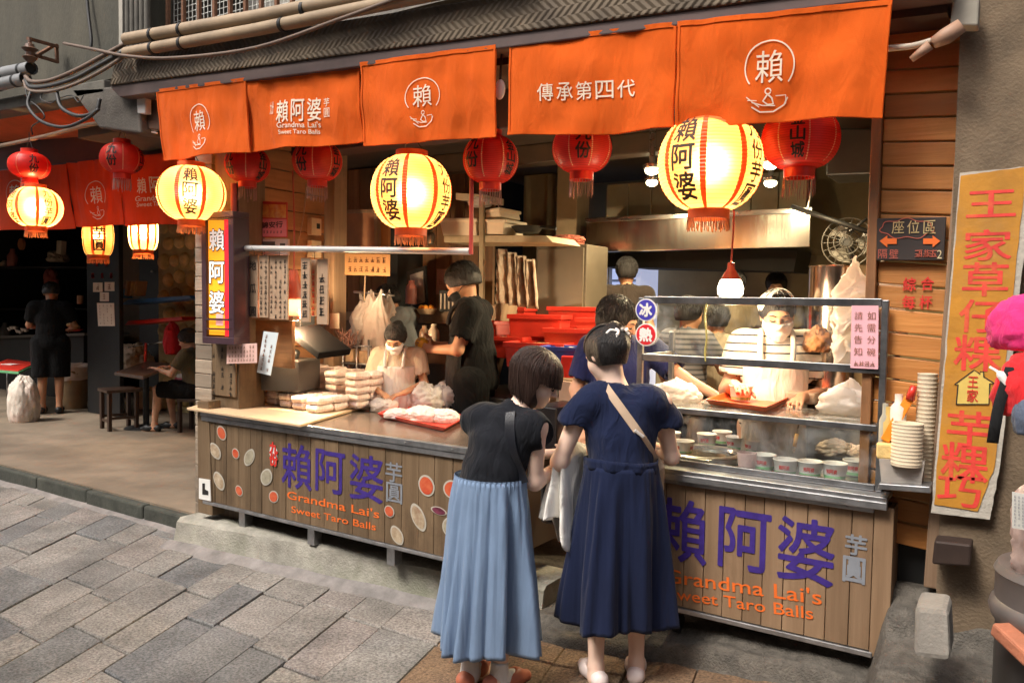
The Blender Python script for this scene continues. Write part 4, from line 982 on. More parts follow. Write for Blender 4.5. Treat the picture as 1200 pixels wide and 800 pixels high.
def pbox(mb, body, x0, y0, x1, y1, Y, bold=0, rise0=0, rise1=0, off=.0038, keep=False):
    """text in a pixel box on plane Y (real metres on that plane)"""
    a, b = P(x0, y1, Y), P(x1, y0, Y); f = flatY(Y, off)
    letters(mb, body, a.x, b.x, a.z, b.z, f, bold=bold, keep=keep)
def ptext(mb, body, x0, y0, x1, y1, h, Y, bold=0, off=.0038):
    """line of text whose middle runs from pixel (x0,y0) to (x1,y1); h = metres"""
    a, b = P(x0, y0, Y), P(x1, y1, Y); L = math.hypot(b.x-a.x, b.z-a.z); cx, sx = (b.x-a.x)/L, (b.z-a.z)/L
    letters(mb, body, 0, L, -h/2, h/2, lambda u, v: (a.x+u*cx-v*sx, Y-off, a.z+u*sx+v*cx), bold=bold, keep=False)
lt = MB()
for ch, x0, y0, x1, y1 in (('賴', 330.5, 523, 366, 569), ('阿', 370, 530, 405, 574), ('婆', 410, 536, 450, 583)): pbox(lt, ch, x0, y0, x1, y1, CY, bold=.012)
lt.build('purple_lettering', M_purple, t)
lt = MB(); ptext(lt, "Grandma Lai's", 337, 579, 445, 602, .052, CY, .01); lt.build('orange_name', M_orangep, t); lt = MB(); ptext(lt, 'Sweet Taro Balls', 342, 596, 441, 617, .042, CY, .008); lt.build('orange_lettering', M_orangep, t)
lt = MB(); pbox(lt, '芋', 452, 543, 472, 563, CY, .01); pbox(lt, '圓', 453, 567, 472, 587, CY, .012); lt.build('silver_lettering', M_greyp, t)
mb = MB(); a = P(321.5, 532, CY); mb.add([(a.x+.036*math.cos(q)*(1+.1*math.sin(3*q)), CY-.007, a.z+.062*math.sin(q)*(1+.06*math.cos(5*q))) for q in np.linspace(0, 2*math.pi, 28, endpoint=False)], [tuple(range(28))]); mb.build('seal_back', M_white, t)
lt = MB(); pbox(lt, '九', 317, 518, 327, 531, CY, .06, off=.01); pbox(lt, '份', 317, 531, 327, 545, CY, .05, off=.01); lt.build('seal_lettering', M_redink, t)
# fruit and taro stickers: white rim, coloured heart
M_rim = pmat('sticker rim', (.48, .44, .37), .5, var=.08)
M_tom = pmat('red fruit print', (.5, .05, .02), .5, vs=25, col2=(.62, .15, .06)); M_tar = pmat('taro slice print', (.3, .2, .12), .5, vs=26, col2=(.55, .45, .32), stain=.9, scol=(.2, .07, .03)); M_pur = pmat('purple potato print', (.16, .03, .06), .5, var=.5, vs=20); M_gry = pmat('grey bean print', (.24, .21, .15), .5, vs=30, col2=(.42, .38, .28))
for x, y, rx_, ry_, rot, m in ((260.5, 507, 5.2, 8.5, 15, M_tom), (253, 528, 6, 10, 25, M_tar), (277, 531, 4.3, 6.2, 10, M_tom), (293, 535.5, 5.6, 11, -20, M_gry), (257.5, 563, 6, 11, 20, M_tar), (281, 574.5, 4.2, 6.3, 15, M_tom), (313, 558.5, 6.6, 10.5, -15, M_gry), (321.5, 581.5, 5.6, 7.2, -10, M_tom),
        (500.5, 568.5, 9.5, 12.5, 10, M_tom), (530.5, 573, 10.5, 11, 0, M_tom), (457, 598.5, 5.8, 7, 15, M_tom), (491, 605.5, 8, 16.5, 22, M_tar), (515, 598, 9.5, 4.8, -8, M_pur), (466, 626.5, 7, 11.5, 25, M_tar), (527, 617, 8, 11.5, 0, M_gry), (548, 590, 7, 10, 10, M_tom)):
    c = P(x, y, CY); k = (P(x+1, y, CY)-c).x; kz = (c-P(x, y+1, CY)).z; s = None
    for g, m_, off in ((1, M_rim, .006), (.82, m, .008)):
        mb = MB(); n = 26; V = []
        for i in range(n):
            q = 2*math.pi*i/n; lem = 1-.18*abs(math.sin(q))**3*(0 if m is M_tom else 1)
            u, v = rx_*math.cos(q)*lem, ry_*math.sin(q); r = R_(rot); V.append((c.x+g*k*(u*math.cos(r)-v*math.sin(r)), CY-off, c.z+g*kz*(u*math.sin(r)+v*math.cos(r))))
        mb.add(V, [tuple(range(n))])
        s = mb.build('sticker' if g == 1 else 'sticker_print', m_, t if g == 1 else s)
# plywood board lying on the counter
bz = .945
q = [PZ(219, 479, bz), PZ(352, 499, bz), PZ(430, 476, bz), PZ(272, 463, bz)]
mb = MB(); mb.hexa([Vector((p.x, p.y, bz-.008)) for p in q]+[Vector((p.x, p.y, bz+.008)) for p in q]); tag(mb.build('plywood_board', M_ply, bevel=.003), 'pale plywood board overhanging the left end of the counter', 'board')
# packs of taro balls on it
M_packw = pmat('pinkish taro ball pack', (.78, .6, .53), .35, var=.12, vs=45, col2=(.92, .85, .8), bump=.9, bs=55, stain=.5, scol=(.72, .3, .22), spec=.6)
u_ = (q[1]-q[0]).normalized(); v_ = (q[2]-q[1]).normalized(); u_.z = v_.z = 0
ang = math.atan2(u_.y, u_.x); uu = Vector((math.cos(ang), math.sin(ang), 0)); vv_ = Vector((-uu.y, uu.x, 0))
def pack_mesh():
    mb = MB(); rp = random.Random(4); nx, ny = 9, 7
    w_, d_, h_ = .116, .148, .052
    def top(s):
        def f(u, v):
            x, y = (u-.5)*w_, (v-.5)*d_; e = min(1, 14*min(u, 1-u))**.16*min(1, 14*min(v, 1-v))**.16
            return (x*(1+.05*fn(u*3, v*9, 5)), y*(1+.05*fn(u*9, v*3, 7)), h_/2+s*(h_/2*e*(.86+.22*fn(u*5, v*6, s)+.12*abs(fn(u*16, v*18, s)))))
        return f
    mb.grid(top(1), 21, 23); b = len(mb.v); mb.grid(lambda u, v: top(-1)(1-u, v), 21, 23)
    o = mb.build('taro_pack', M_packw, None, smooth=True); o.location = (0, 0, 0); return o
pk = pack_mesh(); first = True
def place_pack(p, rz, label):
    global first
    o = pk if first else pk.copy()
    if not first: COL.objects.link(o)
    first = False; o.location = p; o.rotation_euler = (random.uniform(-.05, .05), random.uniform(-.05, .05), rz); o.scale = (random.uniform(.93, 1.04), random.uniform(.93, 1.04), 1); tag(o, label, 'food pack', 'packs of taro balls on the plywood board')
ords = ['leftmost', 'second from the left', 'third from the left', 'fourth from the left', 'fifth from the left', 'sixth from the left', 'rightmost']
fl0, fl1 = PZ(285, 467, bz), PZ(378, 485, bz)
M_N = 7
for r_ in range(2):
    for l in range(2):
        for i in range(M_N):
            if r_ == 1 and l == 1 and i > 3: pass
            p = fl0.lerp(fl1, i/(M_N-1)*.94+.02)+vv_*(.16*r_)+Vector((random.uniform(-.006, .006), random.uniform(-.008, .008), bz+.009+l*.0505-fl0.lerp(fl1, i/6).z))
            place_pack(p, ang+random.uniform(-.12, .12), f'pale pack of taro balls in the low {"front" if r_ == 0 else "second"} row, {"bottom" if l == 0 else "top"} layer, {ords[i]}')
s0, s1 = PZ(352, 470, bz), PZ(416, 480, bz)
for r_ in range(2):
    for l in range(5):
        for i in range(4):
            p = s0.lerp(s1, i/3)+vv_*(.02+.15*r_)+Vector((random.uniform(-.007, .007), random.uniform(-.007, .007), bz+.009+l*.0505-s0.lerp(s1, i/3).z))
            place_pack(p, ang+random.uniform(-.12, .12), f'taro ball pack, tall stack, {"front" if r_ == 0 else "back"} side, {["lowest", "second lowest", "middle", "second highest", "top"][l]} layer, {["leftmost", "left of middle", "right of middle", "rightmost"][i]}')
# tissue box and tub, signs, cash box
t = thing('tissue_box', 'white tissue box with a tissue sticking out at the board back corner', 'tissue box', PZ(285, 466, bz))
c = PZ(284, 466, bz)+Vector((0, .06, 0)); mb = MB(); mb.obox(c+Vector((0, 0, .06)), (.15, .12, .1), (0, 0, ang)); mb.build('box', pmat('white carton', (.8, .75, .7), .5, var=.05), t, bevel=.006)
mb = MB(); mb.grid(lambda u, v: c+Vector(((u-.5)*.1, .03*math.sin(u*5)*v, .11+v*.05*(1-abs(u-.5)*.8)+.012*fn(u*6, v*5))), 14, 8); mb.grid(lambda u, v: c+Vector(((u-.3)*.09, .025+.02*math.cos(u*7)*v, .11+v*.045+.012*fn(u*6, v*5, 3))), 14, 8); mb.build('tissue', M_white, t, smooth=True)
mb = MB(); c = PZ(307, 467, bz)+Vector((0, .18, 0)); mb.obox(c+Vector((0, 0, .05)), (.11, .1, .1), (0, 0, ang)); tag(mb.build('white_carton', pmat('plain carton', (.72, .64, .58), .5), bevel=.006), 'small plain white carton between tissue box and packs', 'box')
rs = random.Random(31)
def notice(name, label, corners, Y, mat, ink, cols, rows, cat='notice', th=.003, extra=None, fill=.9, sz=None):
    mb = MB(); f4 = [P(*c_, Y) for c_ in corners]; cc = sum(f4, Vector())/4
    t = thing(name, label, cat, (cc.x, Y, min(v.z for v in f4))); quadY(mb, corners, Y, th); mb.build('sheet', mat, t)
    lt = MB(); bl, br, tr, tl = f4
    def mp(u, v): p = bl.lerp(br, u).lerp(tl.lerp(tr, u), v); return (p.x, p.y-.003, p.z)
    W, H = (br-bl).length, (tl-bl).length; s = sz or min(W/cols*.7, H/rows*.7)
    mm = lambda U, V: mp(U/W, V/H)
    if extra: extra(lt, mm, W, H)
    else:
        for i in range(cols):
            for j in range(rows):
                if rs.random() < fill: scribble(lt, W*(.06+.88*(i+.5)/cols), H*(.06+.88*(j+.5)/rows), s, mm, rs)
    if lt.v: lt.build('lettering', ink, t)
    return t
M_pinkp = pmat('pink paper', (.78, .5, .44), .8, var=.05); M_bluep = pmat('pale blue paper', (.66, .73, .76), .8, var=.05); M_brownink = pmat('brown pen', (.3, .13, .08), .8)
notice('pink_notice', 'pink handwritten card in front of the wooden price list', [(265.5, 426), (301, 425), (301, 402), (266, 404)], 3.46, M_pinkp, M_brownink, 9, 4)
notice('blue_notice', 'long pale bluish handwritten notice leaning against the cash box', [(301, 436), (317, 440), (326, 390), (309, 388)], 3.52, M_bluep, M_brownink, 2, 8)
t = thing('wooden_crate', 'brown wooden box hung behind the notices under the menu boards', 'box', P(312, 420, 3.7)); Y = 3.66
mb = MB(); quadY(mb, [(283, 425), (342, 432), (342, 372), (283, 371)], Y, .03); quadY(mb, [(272, 450), (276, 450), (276, 420), (272, 420)], Y, .03); quadY(mb, [(289, 448), (295, 448), (295, 420), (289, 420)], Y, .03); mb.build('panel', M_woodwall, t, bevel=.004)
mb = MB(); quadY(mb, [(281, 374), (343, 376), (343, 370), (281, 369)], Y-.03, .06); quadY(mb, [(281, 404), (287, 405), (287, 372), (281, 371)], Y-.03, .028); mb.build('rim', M_woodpost, t, bevel=.004)
t = thing('cash_register', 'dark cash register with a tilted screen behind the blue notice', 'cash register', P(340, 450, 3.8))
c = P(341, 438, 3.85); mb = MB(); mb.obox(c, (.3, .3, .22), (0, 0, .3)); mb.build('body', pmat('grey register', (.035, .03, .027), .5, var=.2), t, bevel=.012)
a, b = P(334, 391, 3.72), P(372, 421, 3.72); mb = MB(); mb.hexa([a, b, b+V3_((.06, .24, .02)), a+V3_((.06, .24, .02)), a+V3_((.02, 0, .045)), b+V3_((.02, 0, .045)), b+V3_((.08, .24, .065)), a+V3_((.08, .24, .065))]); mb.build('screen_case', pmat('matt black', (.005, .004, .004), .8, spec=.1), t, bevel=.008)

mb = MB(); mb.tube([P(341, 430, 3.85), P(347, 412, 3.82)], .03, 10); mb.build('stand', M_black, t, smooth=True)
mb = MB(); quadY(mb, [(340, 400), (352, 400), (352, 368), (340, 370)], 3.92, .14); tag(mb.build('speaker_box', M_black, bevel=.006), 'tall black box standing under the white heat lamp', 'box')
# heat lamps
def heat_lamp(label, px, py, Y, s, cordto, e, cone=False):
    c = P(px, py, Y); t = thing('heat_lamp', label, 'lamp', (c.x, c.y, c.z-.06*s), 0, 'hanging warm bulbs over the food')
    mb = MB(); mb.lathe([(.0, -.055*s), (.04*s, -.052*s), (.062*s, -.03*s), (.066*s, 0), (.055*s, .035*s), (.04*s, .06*s)], c, 28); mb.build('bulb', pmat('lit bulb glass', (.95, .85, .7), .2, emit=(1, .86, .62), es=9), t, smooth=True)
    if cone: mb = MB(); mb.lathe([(.085*s, -.05*s), (.05*s, .06*s), (.02*s, .2*s)], c, 28); mb.build('shade', paper_lamp('pink shade', (.85, .25, .14), .6), t, smooth=True)
    mb = MB(); mb.lathe([(.052*s, .045*s), (.04*s, .068*s), (.02*s, .1*s), (.018*s, .13*s), (.006*s, .135*s)], c, 24); mb.build('socket', pmat('red lamp socket', (.55, .1, .05), .4), t, smooth='auto')
    mb = MB(); mb.tube(spline([c+Vector((0, 0, .13*s)), c.lerp(P(*cordto, Y), .55)+Vector((.012, 0, 0)), P(*cordto, Y)], 6), .005, 6); mb.build('cord', pmat('red cord', (.45, .07, .05), .5), t, smooth=True)
    ld = bpy.data.lights.new('heat_bulb', 'POINT'); ld.energy = e; ld.color = (1, .72, .42); ld.shadow_soft_size = .05*s
    lo = bpy.data.objects.new('heat_light', ld); COL.objects.link(lo); lo.parent = t; lo.location = (0, 0, -.07*s)
heat_lamp('white-lit heat lamp hanging between the menu boards over the packs', 344, 361, 3.72, 1.3, (343, 200), 110, True)
heat_lamp('white-lit heat lamp on a red cord above the masked vendor counter', 856, 338, 3.8, .94, (858, 180), 13)
# red tray and bags on the counter
def tray(label, c4, z, mat, grp=None, h=.03):
    q = [PZ(x, y, z) for x, y in c4]; cc = sum(q, Vector())/4; t_ = MB()
    inn = [cc+(p-cc)*.9 for p in q]; up_ = Vector((0, 0, h)); o1 = [p+up_ for p in q]; i1 = [cc+(p-cc)*.96+up_ for p in q]; th = Vector((0, 0, .004)); b0 = [cc+(p-cc)*.9 for p in q]
    V = b0+o1+i1+[p+th for p in [cc+(p-cc)*.87 for p in q]]
    F = [(3, 2, 1, 0)]+[(j, (j+1) % 4, 4+(j+1) % 4, 4+j) for j in range(4)]+[(4+j, 4+(j+1) % 4, 8+(j+1) % 4, 8+j) for j in range(4)]+[(8+j, 8+(j+1) % 4, 12+(j+1) % 4, 12+j) for j in range(4)]+[(12, 13, 14, 15)]
    t_.add(V, F); return tag(t_.build('serving_tray', mat, bevel=.004), label, 'tray', grp)
tray('red plastic tray full of plastic bags on the steel counter top', [(442, 489), (522, 507), (549, 492), (470, 477)], .937, M_redpl)
M_bagw = bagmat('white plastic bag', (.88, .82, .78), .8)
M_bagp = bagmat('pinkish plastic bag', (.85, .74, .67), .8)
M_bagc = bagmat('clear plastic bag', (.75, .72, .7), .4, .15)
def bag(label, c, r, seed, mat, name='plastic_bag', group=None, ear=0, sharp=1.0, cat='bag', n=64):
    """crumpled bag: a lumpy closed surface with folds"""
    mb = MB(); c = Vector(c); s3 = Vector((seed*3.1, seed*1.7, seed*.9))
    def f(u, v):
        a = 2*math.pi*u; b = math.pi*(v-.5); d = Vector((math.cos(b)*math.cos(a), math.cos(b)*math.sin(a), math.sin(b)))
        w3 = Vector((mnoise.noise(d*2+s3), mnoise.noise(d*2-s3), mnoise.noise(d*2+s3*2)))*.5; k = 1+.24*sharp*mnoise.noise(d*1.7+s3)+.3*sharp*(.25-abs(mnoise.noise((d+w3)*3.2+s3)))+.2*sharp*(.25-abs(mnoise.noise((d+w3)*6.5+s3)))+.1*sharp*(.25-abs(mnoise.noise((d+w3)*13+s3)))
        z = d.z*k
        if z < -.6: z = -.6-(z+.6)*.1
        e = 0
        if ear: e = ear*max(0, d.z)**2*max(0, math.sin(a*1+.4))**6*1.2+ear*max(0, d.z)**2*max(0, -math.sin(a*1+.4))**6
        return c+Vector((d.x*k*r[0], d.y*k*r[1], (z+e)*r[2]))
    mb.grid(f, n, n//2+2, closed_u=True); return tag(mb.build(name, mat, smooth=True), label, cat, group)
for i, (x, y, rx_, rz_, dz, dy, lab) in enumerate((
    (446, 476, .1, .055, .04, .1, 'leftmost small white plastic bag on the counter beside the packs'),
    (468, 470, .12, .07, .05, .12, 'round white plastic bag behind the left end of the red tray'),
    (492, 474, .14, .1, .06, .22, 'tall crumpled white plastic bag in the middle of the heap'),
    (516, 473, .13, .11, .07, .2, 'white plastic bag with a pointed top at the back of the heap'))):
    bag(lab, PZ(x, y+6, .94)+Vector((0, dy*.3, rz_*.6)), (rx_, rx_*.8, rz_), 3+i, M_bagw, group='plastic bags heaped on the counter', ear=.3 if i > 1 else 0)
for i, (x, y, rx_, rz_, lab) in enumerate(((467, 490, .1, .04, 'flat white bag lying at the left in the red tray'), (497, 492, .13, .055, 'white bag filling the middle of the red tray'), (521, 494, .1, .05, 'white bag at the right end of the red tray'))):
    bag(lab, PZ(x, y, .945)+Vector((0, 0, rz_*.62)), (rx_, rx_*.75, rz_), 13+i, M_bagw, group='plastic bags in the red tray')
bag('clear plastic bag with a shine behind the red tray', PZ(534, 476, .94)+Vector((0, .1, .04)), (.1, .08, .07), 23, M_bagc)
bag('pinkish bag lying behind the leftmost counter bag', PZ(436, 470, .94)+Vector((0, .1, .03)), (.09, .07, .05), 25, M_bagp)
# hanging bags
def hangbag(label, x, y0, y1, Y, wd, m, seed):
    a, b = P(x, y0, Y), P(x, y1, Y); H = a.z-b.z; mb = MB()
    def f(u, v):
        t_ = 2*math.pi*u; pr = .42+.58*S3(v/.45); fo = 1+.07*math.sin(8*t_+seed+4*v+2*math.sin(3*v))+.3*(.25-abs(fn(math.cos(t_)*2+seed, math.sin(t_)*2, v*4)))+.2*(.25-abs(fn(math.cos(t_)*4.5, math.sin(t_)*4.5+seed, v*11)))+.2*fn(math.cos(t_)*1.5+seed, math.sin(t_)*1.5, v*3)+.12*(.25-abs(fn(u*9+seed, v*7)))
        return (a.x+wd*pr*fo*math.cos(t_)+.03*fn(v*3, seed), a.y+wd*.55*pr*fo*math.sin(t_), a.z-H*v+.035*math.sin(5*t_+seed)*v+.05*(1-v)**4*math.cos(2*t_))
    mb.grid(f, 64, 40, closed_u=True); mb.add([f(i/64, 1) for i in range(64)], [tuple(range(64))]); return tag(mb.build('plastic_bag', m, smooth=True), label, 'bag', 'hanging carrier bags')
hangbag('left pinkish carrier bag in the hanging bunch by the pillar', 427, 348, 402, 4.75, .115, M_bagp, 1)
hangbag('right long cream carrier bag in the hanging bunch by the pillar', 441, 346, 423, 4.66, .12, M_bagp, 2)
hangbag('rear carrier bag in the hanging bunch by the pillar', 452, 346, 396, 4.82, .1, M_bagp, 3)
hangbag('large cream carrier bag bunch hanging above the pink notice', 1018, 312, 384, 3.85, .135, M_bagp, 4)
hangbag('lower white carrier bag hanging behind the pink notice', 1008, 352, 420, 3.9, .1, M_bagw, 5)
mb = MB(); mb.tube([P(415, 342, 4.75), P(462, 346, 4.75)], .01); 
for x in (425, 440, 452): mb.tube(spline([P(x, 344, 4.75), P(x+1, 350, 4.72), P(x+3, 354, 4.73), P(x+4, 349, 4.74)], 4), .005, 6)
tag(mb.build('hook_rail', M_steel, smooth=True), 'steel hook rail holding the bunch of carrier bags', 'rail')
mb = MB(); mb.tube([P(1020, 322, 3.85), P(1018, 300, 3.85)], .006); mb.tube(spline([P(1016, 322, 3.85), P(1020, 326, 3.83), P(1024, 321, 3.85)], 4), .008); tag(mb.build('bag_hook', M_iron, smooth=True), 'dark hook holding the large cream carrier bags', 'hook')

# ================================================================== right cart with the glass case
KY = 3.45
A0, A1 = -1.46, P(1048, 600, KY).x
t = thing('food_cart', 'wooden food cart with purple shop name, steel ledge and glass case', 'cart', ((A0+A1)/2, KY, .2))
zc0, zc1 = .325, .93
mb = MB(); r5 = random.Random(9)
e0 = P(1021, 700, KY).x
planks(mb, A0, e0, KY, zc0, zc1, .088, r5); mb.box(e0, A1, KY-.004, KY+.02, zc0-.02, zc1-.01, tint=.75); mb.build('front_planks', M_cartwood, t, bevel=.003)
mb = MB(); planks_ = [mb.box(A1-.02, A1, KY+.022+i*.11, KY+.022+i*.11+.107, zc0-.02, zc1-.01, tint=r5.random()) for i in range(4)]; mb.build('end_planks', M_cartwood, t, bevel=.003)
mb = MB(); mb.box(A0, A1-.022, KY+.022, 3.98, zc0+.02, zc1-.01); mb.build('body', pmat('cart body', (.09, .06, .04), .7), t)
mb = MB(); mb.box(A0, A1-.06, KY-.012, KY+.03, zc0-.024, zc0-.002); mb.build('bottom_strip', M_steelr, t, bevel=.003)
for x in (A0+.12, A1-.15):
    mb = MB(); mb.cyl((x, KY+.07, apz(x, KY+.07)+.045), (x+.03, KY+.07, apz(x, KY+.07)+.045), .045, n=18); mb.build('caster', M_black, t, smooth='auto')
B1 = P(1040, 577, KY-.04).x
mb = MB(); mb.box(A0, B1, KY-.04, 4.0, .945, .965); mb.box(A0, B1, KY-.045, KY-.005, .915, .9449); mb.box(A0, B1-.05, KY-.02, KY+.0, .893, .914)
for x in np.arange(A0+.15, B1, .24): mb.cyl((x, KY-.021, .903), (x, KY-.026, .903), .006, n=8)
mb.build('steel_ledge', M_steelr, t, bevel=.004)
lt = MB()
for ch, x0, y0, x1, y1 in (('賴', 768, 589, 830, 652), ('阿', 841, 601, 905, 662), ('婆', 910, 612, 980, 676)): pbox(lt, ch, x0, y0, x1, y1, KY, bold=.014)
lt.build('purple_lettering', M_purple, t)
lt = MB(); ptext(lt, "Grandma Lai's", 780, 673, 963, 699, .066, KY, .006); lt.build('orange_name', M_orangep, t); lt = MB(); ptext(lt, 'Sweet Taro Balls', 784, 694, 953, 718, .052, KY, .006); lt.build('orange_lettering', M_orangep, t)
lt = MB(); pbox(lt, '芋', 990, 628, 1017, 648, KY, .022); pbox(lt, '圓', 987, 654, 1015, 680, KY, .03); lt.build('silver_lettering', M_greyp, t)
# glass case on the cart
GX0, GX1, GY0, GY1 = -1.56, P(1036, 500, 3.5).x, 3.5, 3.92
g = thing('glass_case', 'steel framed glass display case standing on the cart', 'display case', ((GX0+GX1)/2, 3.7, .966))
zs, zr, ztp = 1.235, 1.475, 1.745
fr_ = MB(); w_ = .026
for x in (GX0, GX1-w_):
    fr_.box(x, x+w_, GY0, GY0+w_, .967, ztp)
    fr_.box(x, x+w_, GY1-w_, GY1, .967, zr+.1)
for z in (.967, zs-.025, zr-.03, ztp-.028):
    hh = .034 if z > 1.4 else .026
    fr_.box(GX0+w_+.001, GX1-w_-.001, GY0+.001, GY0+w_-.002, z, z+hh)
    if z < 1.3:
        for x in (GX0, GX1-w_): fr_.box(x+.001, x+w_-.001, GY0+w_+.001, GY1-w_-.001, z, z+.026)
fr_.box(GX0+w_+.001, GX1-w_-.001, GY0+.03, GY0+.075, zr-.032, zr-.01)
for x in (GX0, GX1-w_): fr_.box(x+.002, x+w_-.002, GY0+w_+.001, GY1-w_-.001, zr-.03, zr)
fr_.build('frame', pmat('scuffed dark steel', (.2, .2, .205), .38, metal=.85, var=.35, vs=12, bump=.08), g, bevel=.003)
M_glass = glassmat('case glass', (.97, .99, .985), dirt=.055)
for nm, bx in (('lower_pane', (GX0+w_, GX1-w_, GY0+.01, GY0+.015, .995, zs-.027)), ('upper_pane', (GX0+w_, GX1-w_, GY0+.01, GY0+.015, zr+.006, ztp-.03)), ('side_pane', (GX1-.015, GX1-.01, GY0+w_, GY1-w_, .995, zs-.027)), ('side_pane', (GX1-.015, GX1-.01, GY0+w_, GY1-w_, zr+.002, ztp-.06))):
    mb = MB(); mb.box(*bx); mb.build(nm, M_glass, g)
mb = MB(); mb.box(GX0+w_, GX1-w_, GY0+w_, GY1-.01, zs-.012, zs); mb.build('shelf', glassmat('shelf glass', (.9, .93, .9), dirt=.12), g)
# round stickers on the case
for body, y, col, lab in (('冰', 363, (.06, .05, .4), 'round blue sticker with a white character, top left of the glass case'), ('熱', 392, (.68, .02, .03), 'round red sticker with a white character, left of the glass case')):
    c = P(757, y, GY0-.004); tt = thing('round_sticker', lab, 'sticker', (c.x, GY0-.004, c.z-.05))
    def disc(r, off): return [(c.x+r*math.cos(a), GY0-off, c.z+r*math.sin(a)) for a in np.linspace(0, 2*math.pi, 36, endpoint=False)]
    mb = MB(); mb.add(disc(.054, .004)+disc(.054, .0015), [tuple(range(36)), tuple(range(71, 35, -1))]+[(i, (i+1) % 36, 36+(i+1) % 36, 36+i)[::-1] for i in range(36)]); mb.build('rim', M_white, tt)
    mb = MB(); mb.add(disc(.048, .006), [tuple(range(36))]); mb.build('face', pmat('sticker face', col, .4, var=.05), tt)
    mb = MB(); letters(mb, body, c.x-.034, c.x+.034, c.z-.034, c.z+.034, flatY(GY0, .008), bold=.045); mb.build('lettering', M_white, tt)
def pinknote(lt, mm, W, H):
    for i, ch in enumerate('請先告知'): letters(lt, ch, W*.12, W*.42, H*(.84-.19*i)-.02, H*(.84-.19*i)+.02, mm)
    for i, ch in enumerate('如需分碗'): letters(lt, ch, W*.6, W*.9, H*(.84-.19*i)-.02, H*(.84-.19*i)+.02, mm)
    for i in range(4): scribble(lt, W*(.2+.2*i), H*.08, .022, mm, rs)
notice('pink_note', 'tall pink handwritten note taped to the right end of the glass case', [(996.5, 431), (1029, 432.5), (1029.5, 358), (998, 358)], GY0-.006, pmat('bright pink paper', (.85, .45, .5), .8, var=.04), M_brownink, 2, 5, extra=pinknote)
# tray, cup and bag on the shelf
M_oranget = pmat('orange red plastic', (.78, .12, .03), .3, var=.08)
tray('orange red serving tray on the glass shelf before the vendor', [(826, 474), (898, 484), (932, 468), (868, 459)], zs+.002, M_oranget, h=.028)
M_cup = pmat('paper bowl', (.82, .76, .7), .45, var=.05)
M_cupg = pmat('green band print', (.22, .5, .22), .5, var=.2)
def cup_proto():
    t = thing('paper_bowl', 'x', 'bowl', (0, 0, 0))
    mb = MB(); R1, R0, H = .052, .042, .066
    mb.lathe([(0, .004), (R0-.003, .004), (R1-.003, H-.002), (R1-.001, H), (R1+.002, H+.002), (R1+.003, H-.001), (R1, H-.004), (R0+.001, .001), (R0-.004, 0), (0, .001)], (0, 0, 0), 32); mb.build('shell', M_cup, t, smooth='auto')
    mb = MB(); rr = lambda z: R0+(R1-R0)*z/H+.0012; mb.lathe([(rr(.003), .003), (rr(.017), .017)], (0, 0, 0), 32); mb.build('green_band', M_cupg, t, smooth=True)
    lt = MB()
    for k in range(3):
        A = 2*math.pi*k/3-math.pi/2
        for i, ch in enumerate('賴阿婆'):
            letters(lt, ch, (i-1.5)*.0165, (i-.5)*.0165, .026, .046, lambda u, v: ((rr(v)+.001)*math.cos(A+u/R1), (rr(v)+.001)*math.sin(A+u/R1), v), bold=.03, keep=False)
    lt.build('lettering', M_redink, t); return t
cup0 = cup_proto(); cfirst = True
def cup(label, p, rz, s=1, grp='paper bowls in the glass case'):
    global cfirst
    o = cup0 if cfirst else copy_tree(cup0); cfirst = False
    o.location = p; o.rotation_euler = (0, 0, rz); o.scale = (s,)*3; tag(o, label, 'bowl', grp); return o
CZ = .969
front = [(920, 555), (949, 557.5), (978, 560), (1002, 556), (895, 549)]
L_ = ['second empty paper bowl of the front row, right of the frosted cup', 'third empty paper bowl of the front row', 'fourth empty paper bowl of the front row', 'last empty paper bowl at the right end of the front row', 'paper bowl half hidden behind the frosted cup']
for (x, y), lab in zip(front, L_): cup(lab, PZ(x, y, CZ), random.uniform(-.5, .3), 1.0)
for (x, y), lab in zip([(801, 531), (828, 522), (862, 526), (884, 530), (900, 524), (918, 524), (846, 519), (786, 520)],
    ['paper bowl left of the round steel lid, showing red print', 'bowl at the back between lid and glass, second from left', 'bowl behind the round steel lid with red print', 'front bowl of the back cluster', 'bowl behind the front bowl of the back cluster', 'rightmost bowl of the back cluster', 'bowl at the very back of the case behind the lid', 'bowl farthest left in the case beside the woman in navy']): cup(lab, PZ(x, y, CZ), random.uniform(-.6, .3), .97)
cup('filled paper bowl on the orange tray, held by a hand', PZ(868, 469, zs+.01)+Vector((0, 0, .003)), .3, 1.08, None)
mb = MB(); c = PZ(875, 549, CZ); mb.lathe([(0, 0), (.036, 0), (.044, .06), (.044, .075), (.04, .075), (.034, .01), (0, .01)], c, 28); tag(mb.build('frosted_cup', bagmat('frosted plastic', (.85, .68, .66), .85, .4), smooth='auto'), 'frosted pinkish plastic cup standing first in the front row', 'cup')
t = thing('pot_lid_ring', 'round steel well with a dark liquid sunk in the case floor', 'pot', PZ(825, 533, CZ)); c = PZ(826, 535, CZ)
mb = MB(); mb.lathe([(.205, 0), (.205, .022), (.195, .028), (.155, .028), (.15, .012)], c, 48); mb.build('rim', M_steel, t, smooth='auto'); mb = MB(); mb.lathe([(.152, .012), (.08, .0125), (.001, .012)], c, 40); mb.build('liquid', pmat('dark syrup', (.06, .04, .015), .1, var=.2), t, smooth=True)
bag('white knotted plastic bag lying on the glass shelf at right', PZ(991, 486, zs)+Vector((0, .05, .04)), (.125, .08, .075), 61, M_bagw, ear=.5, n=52)
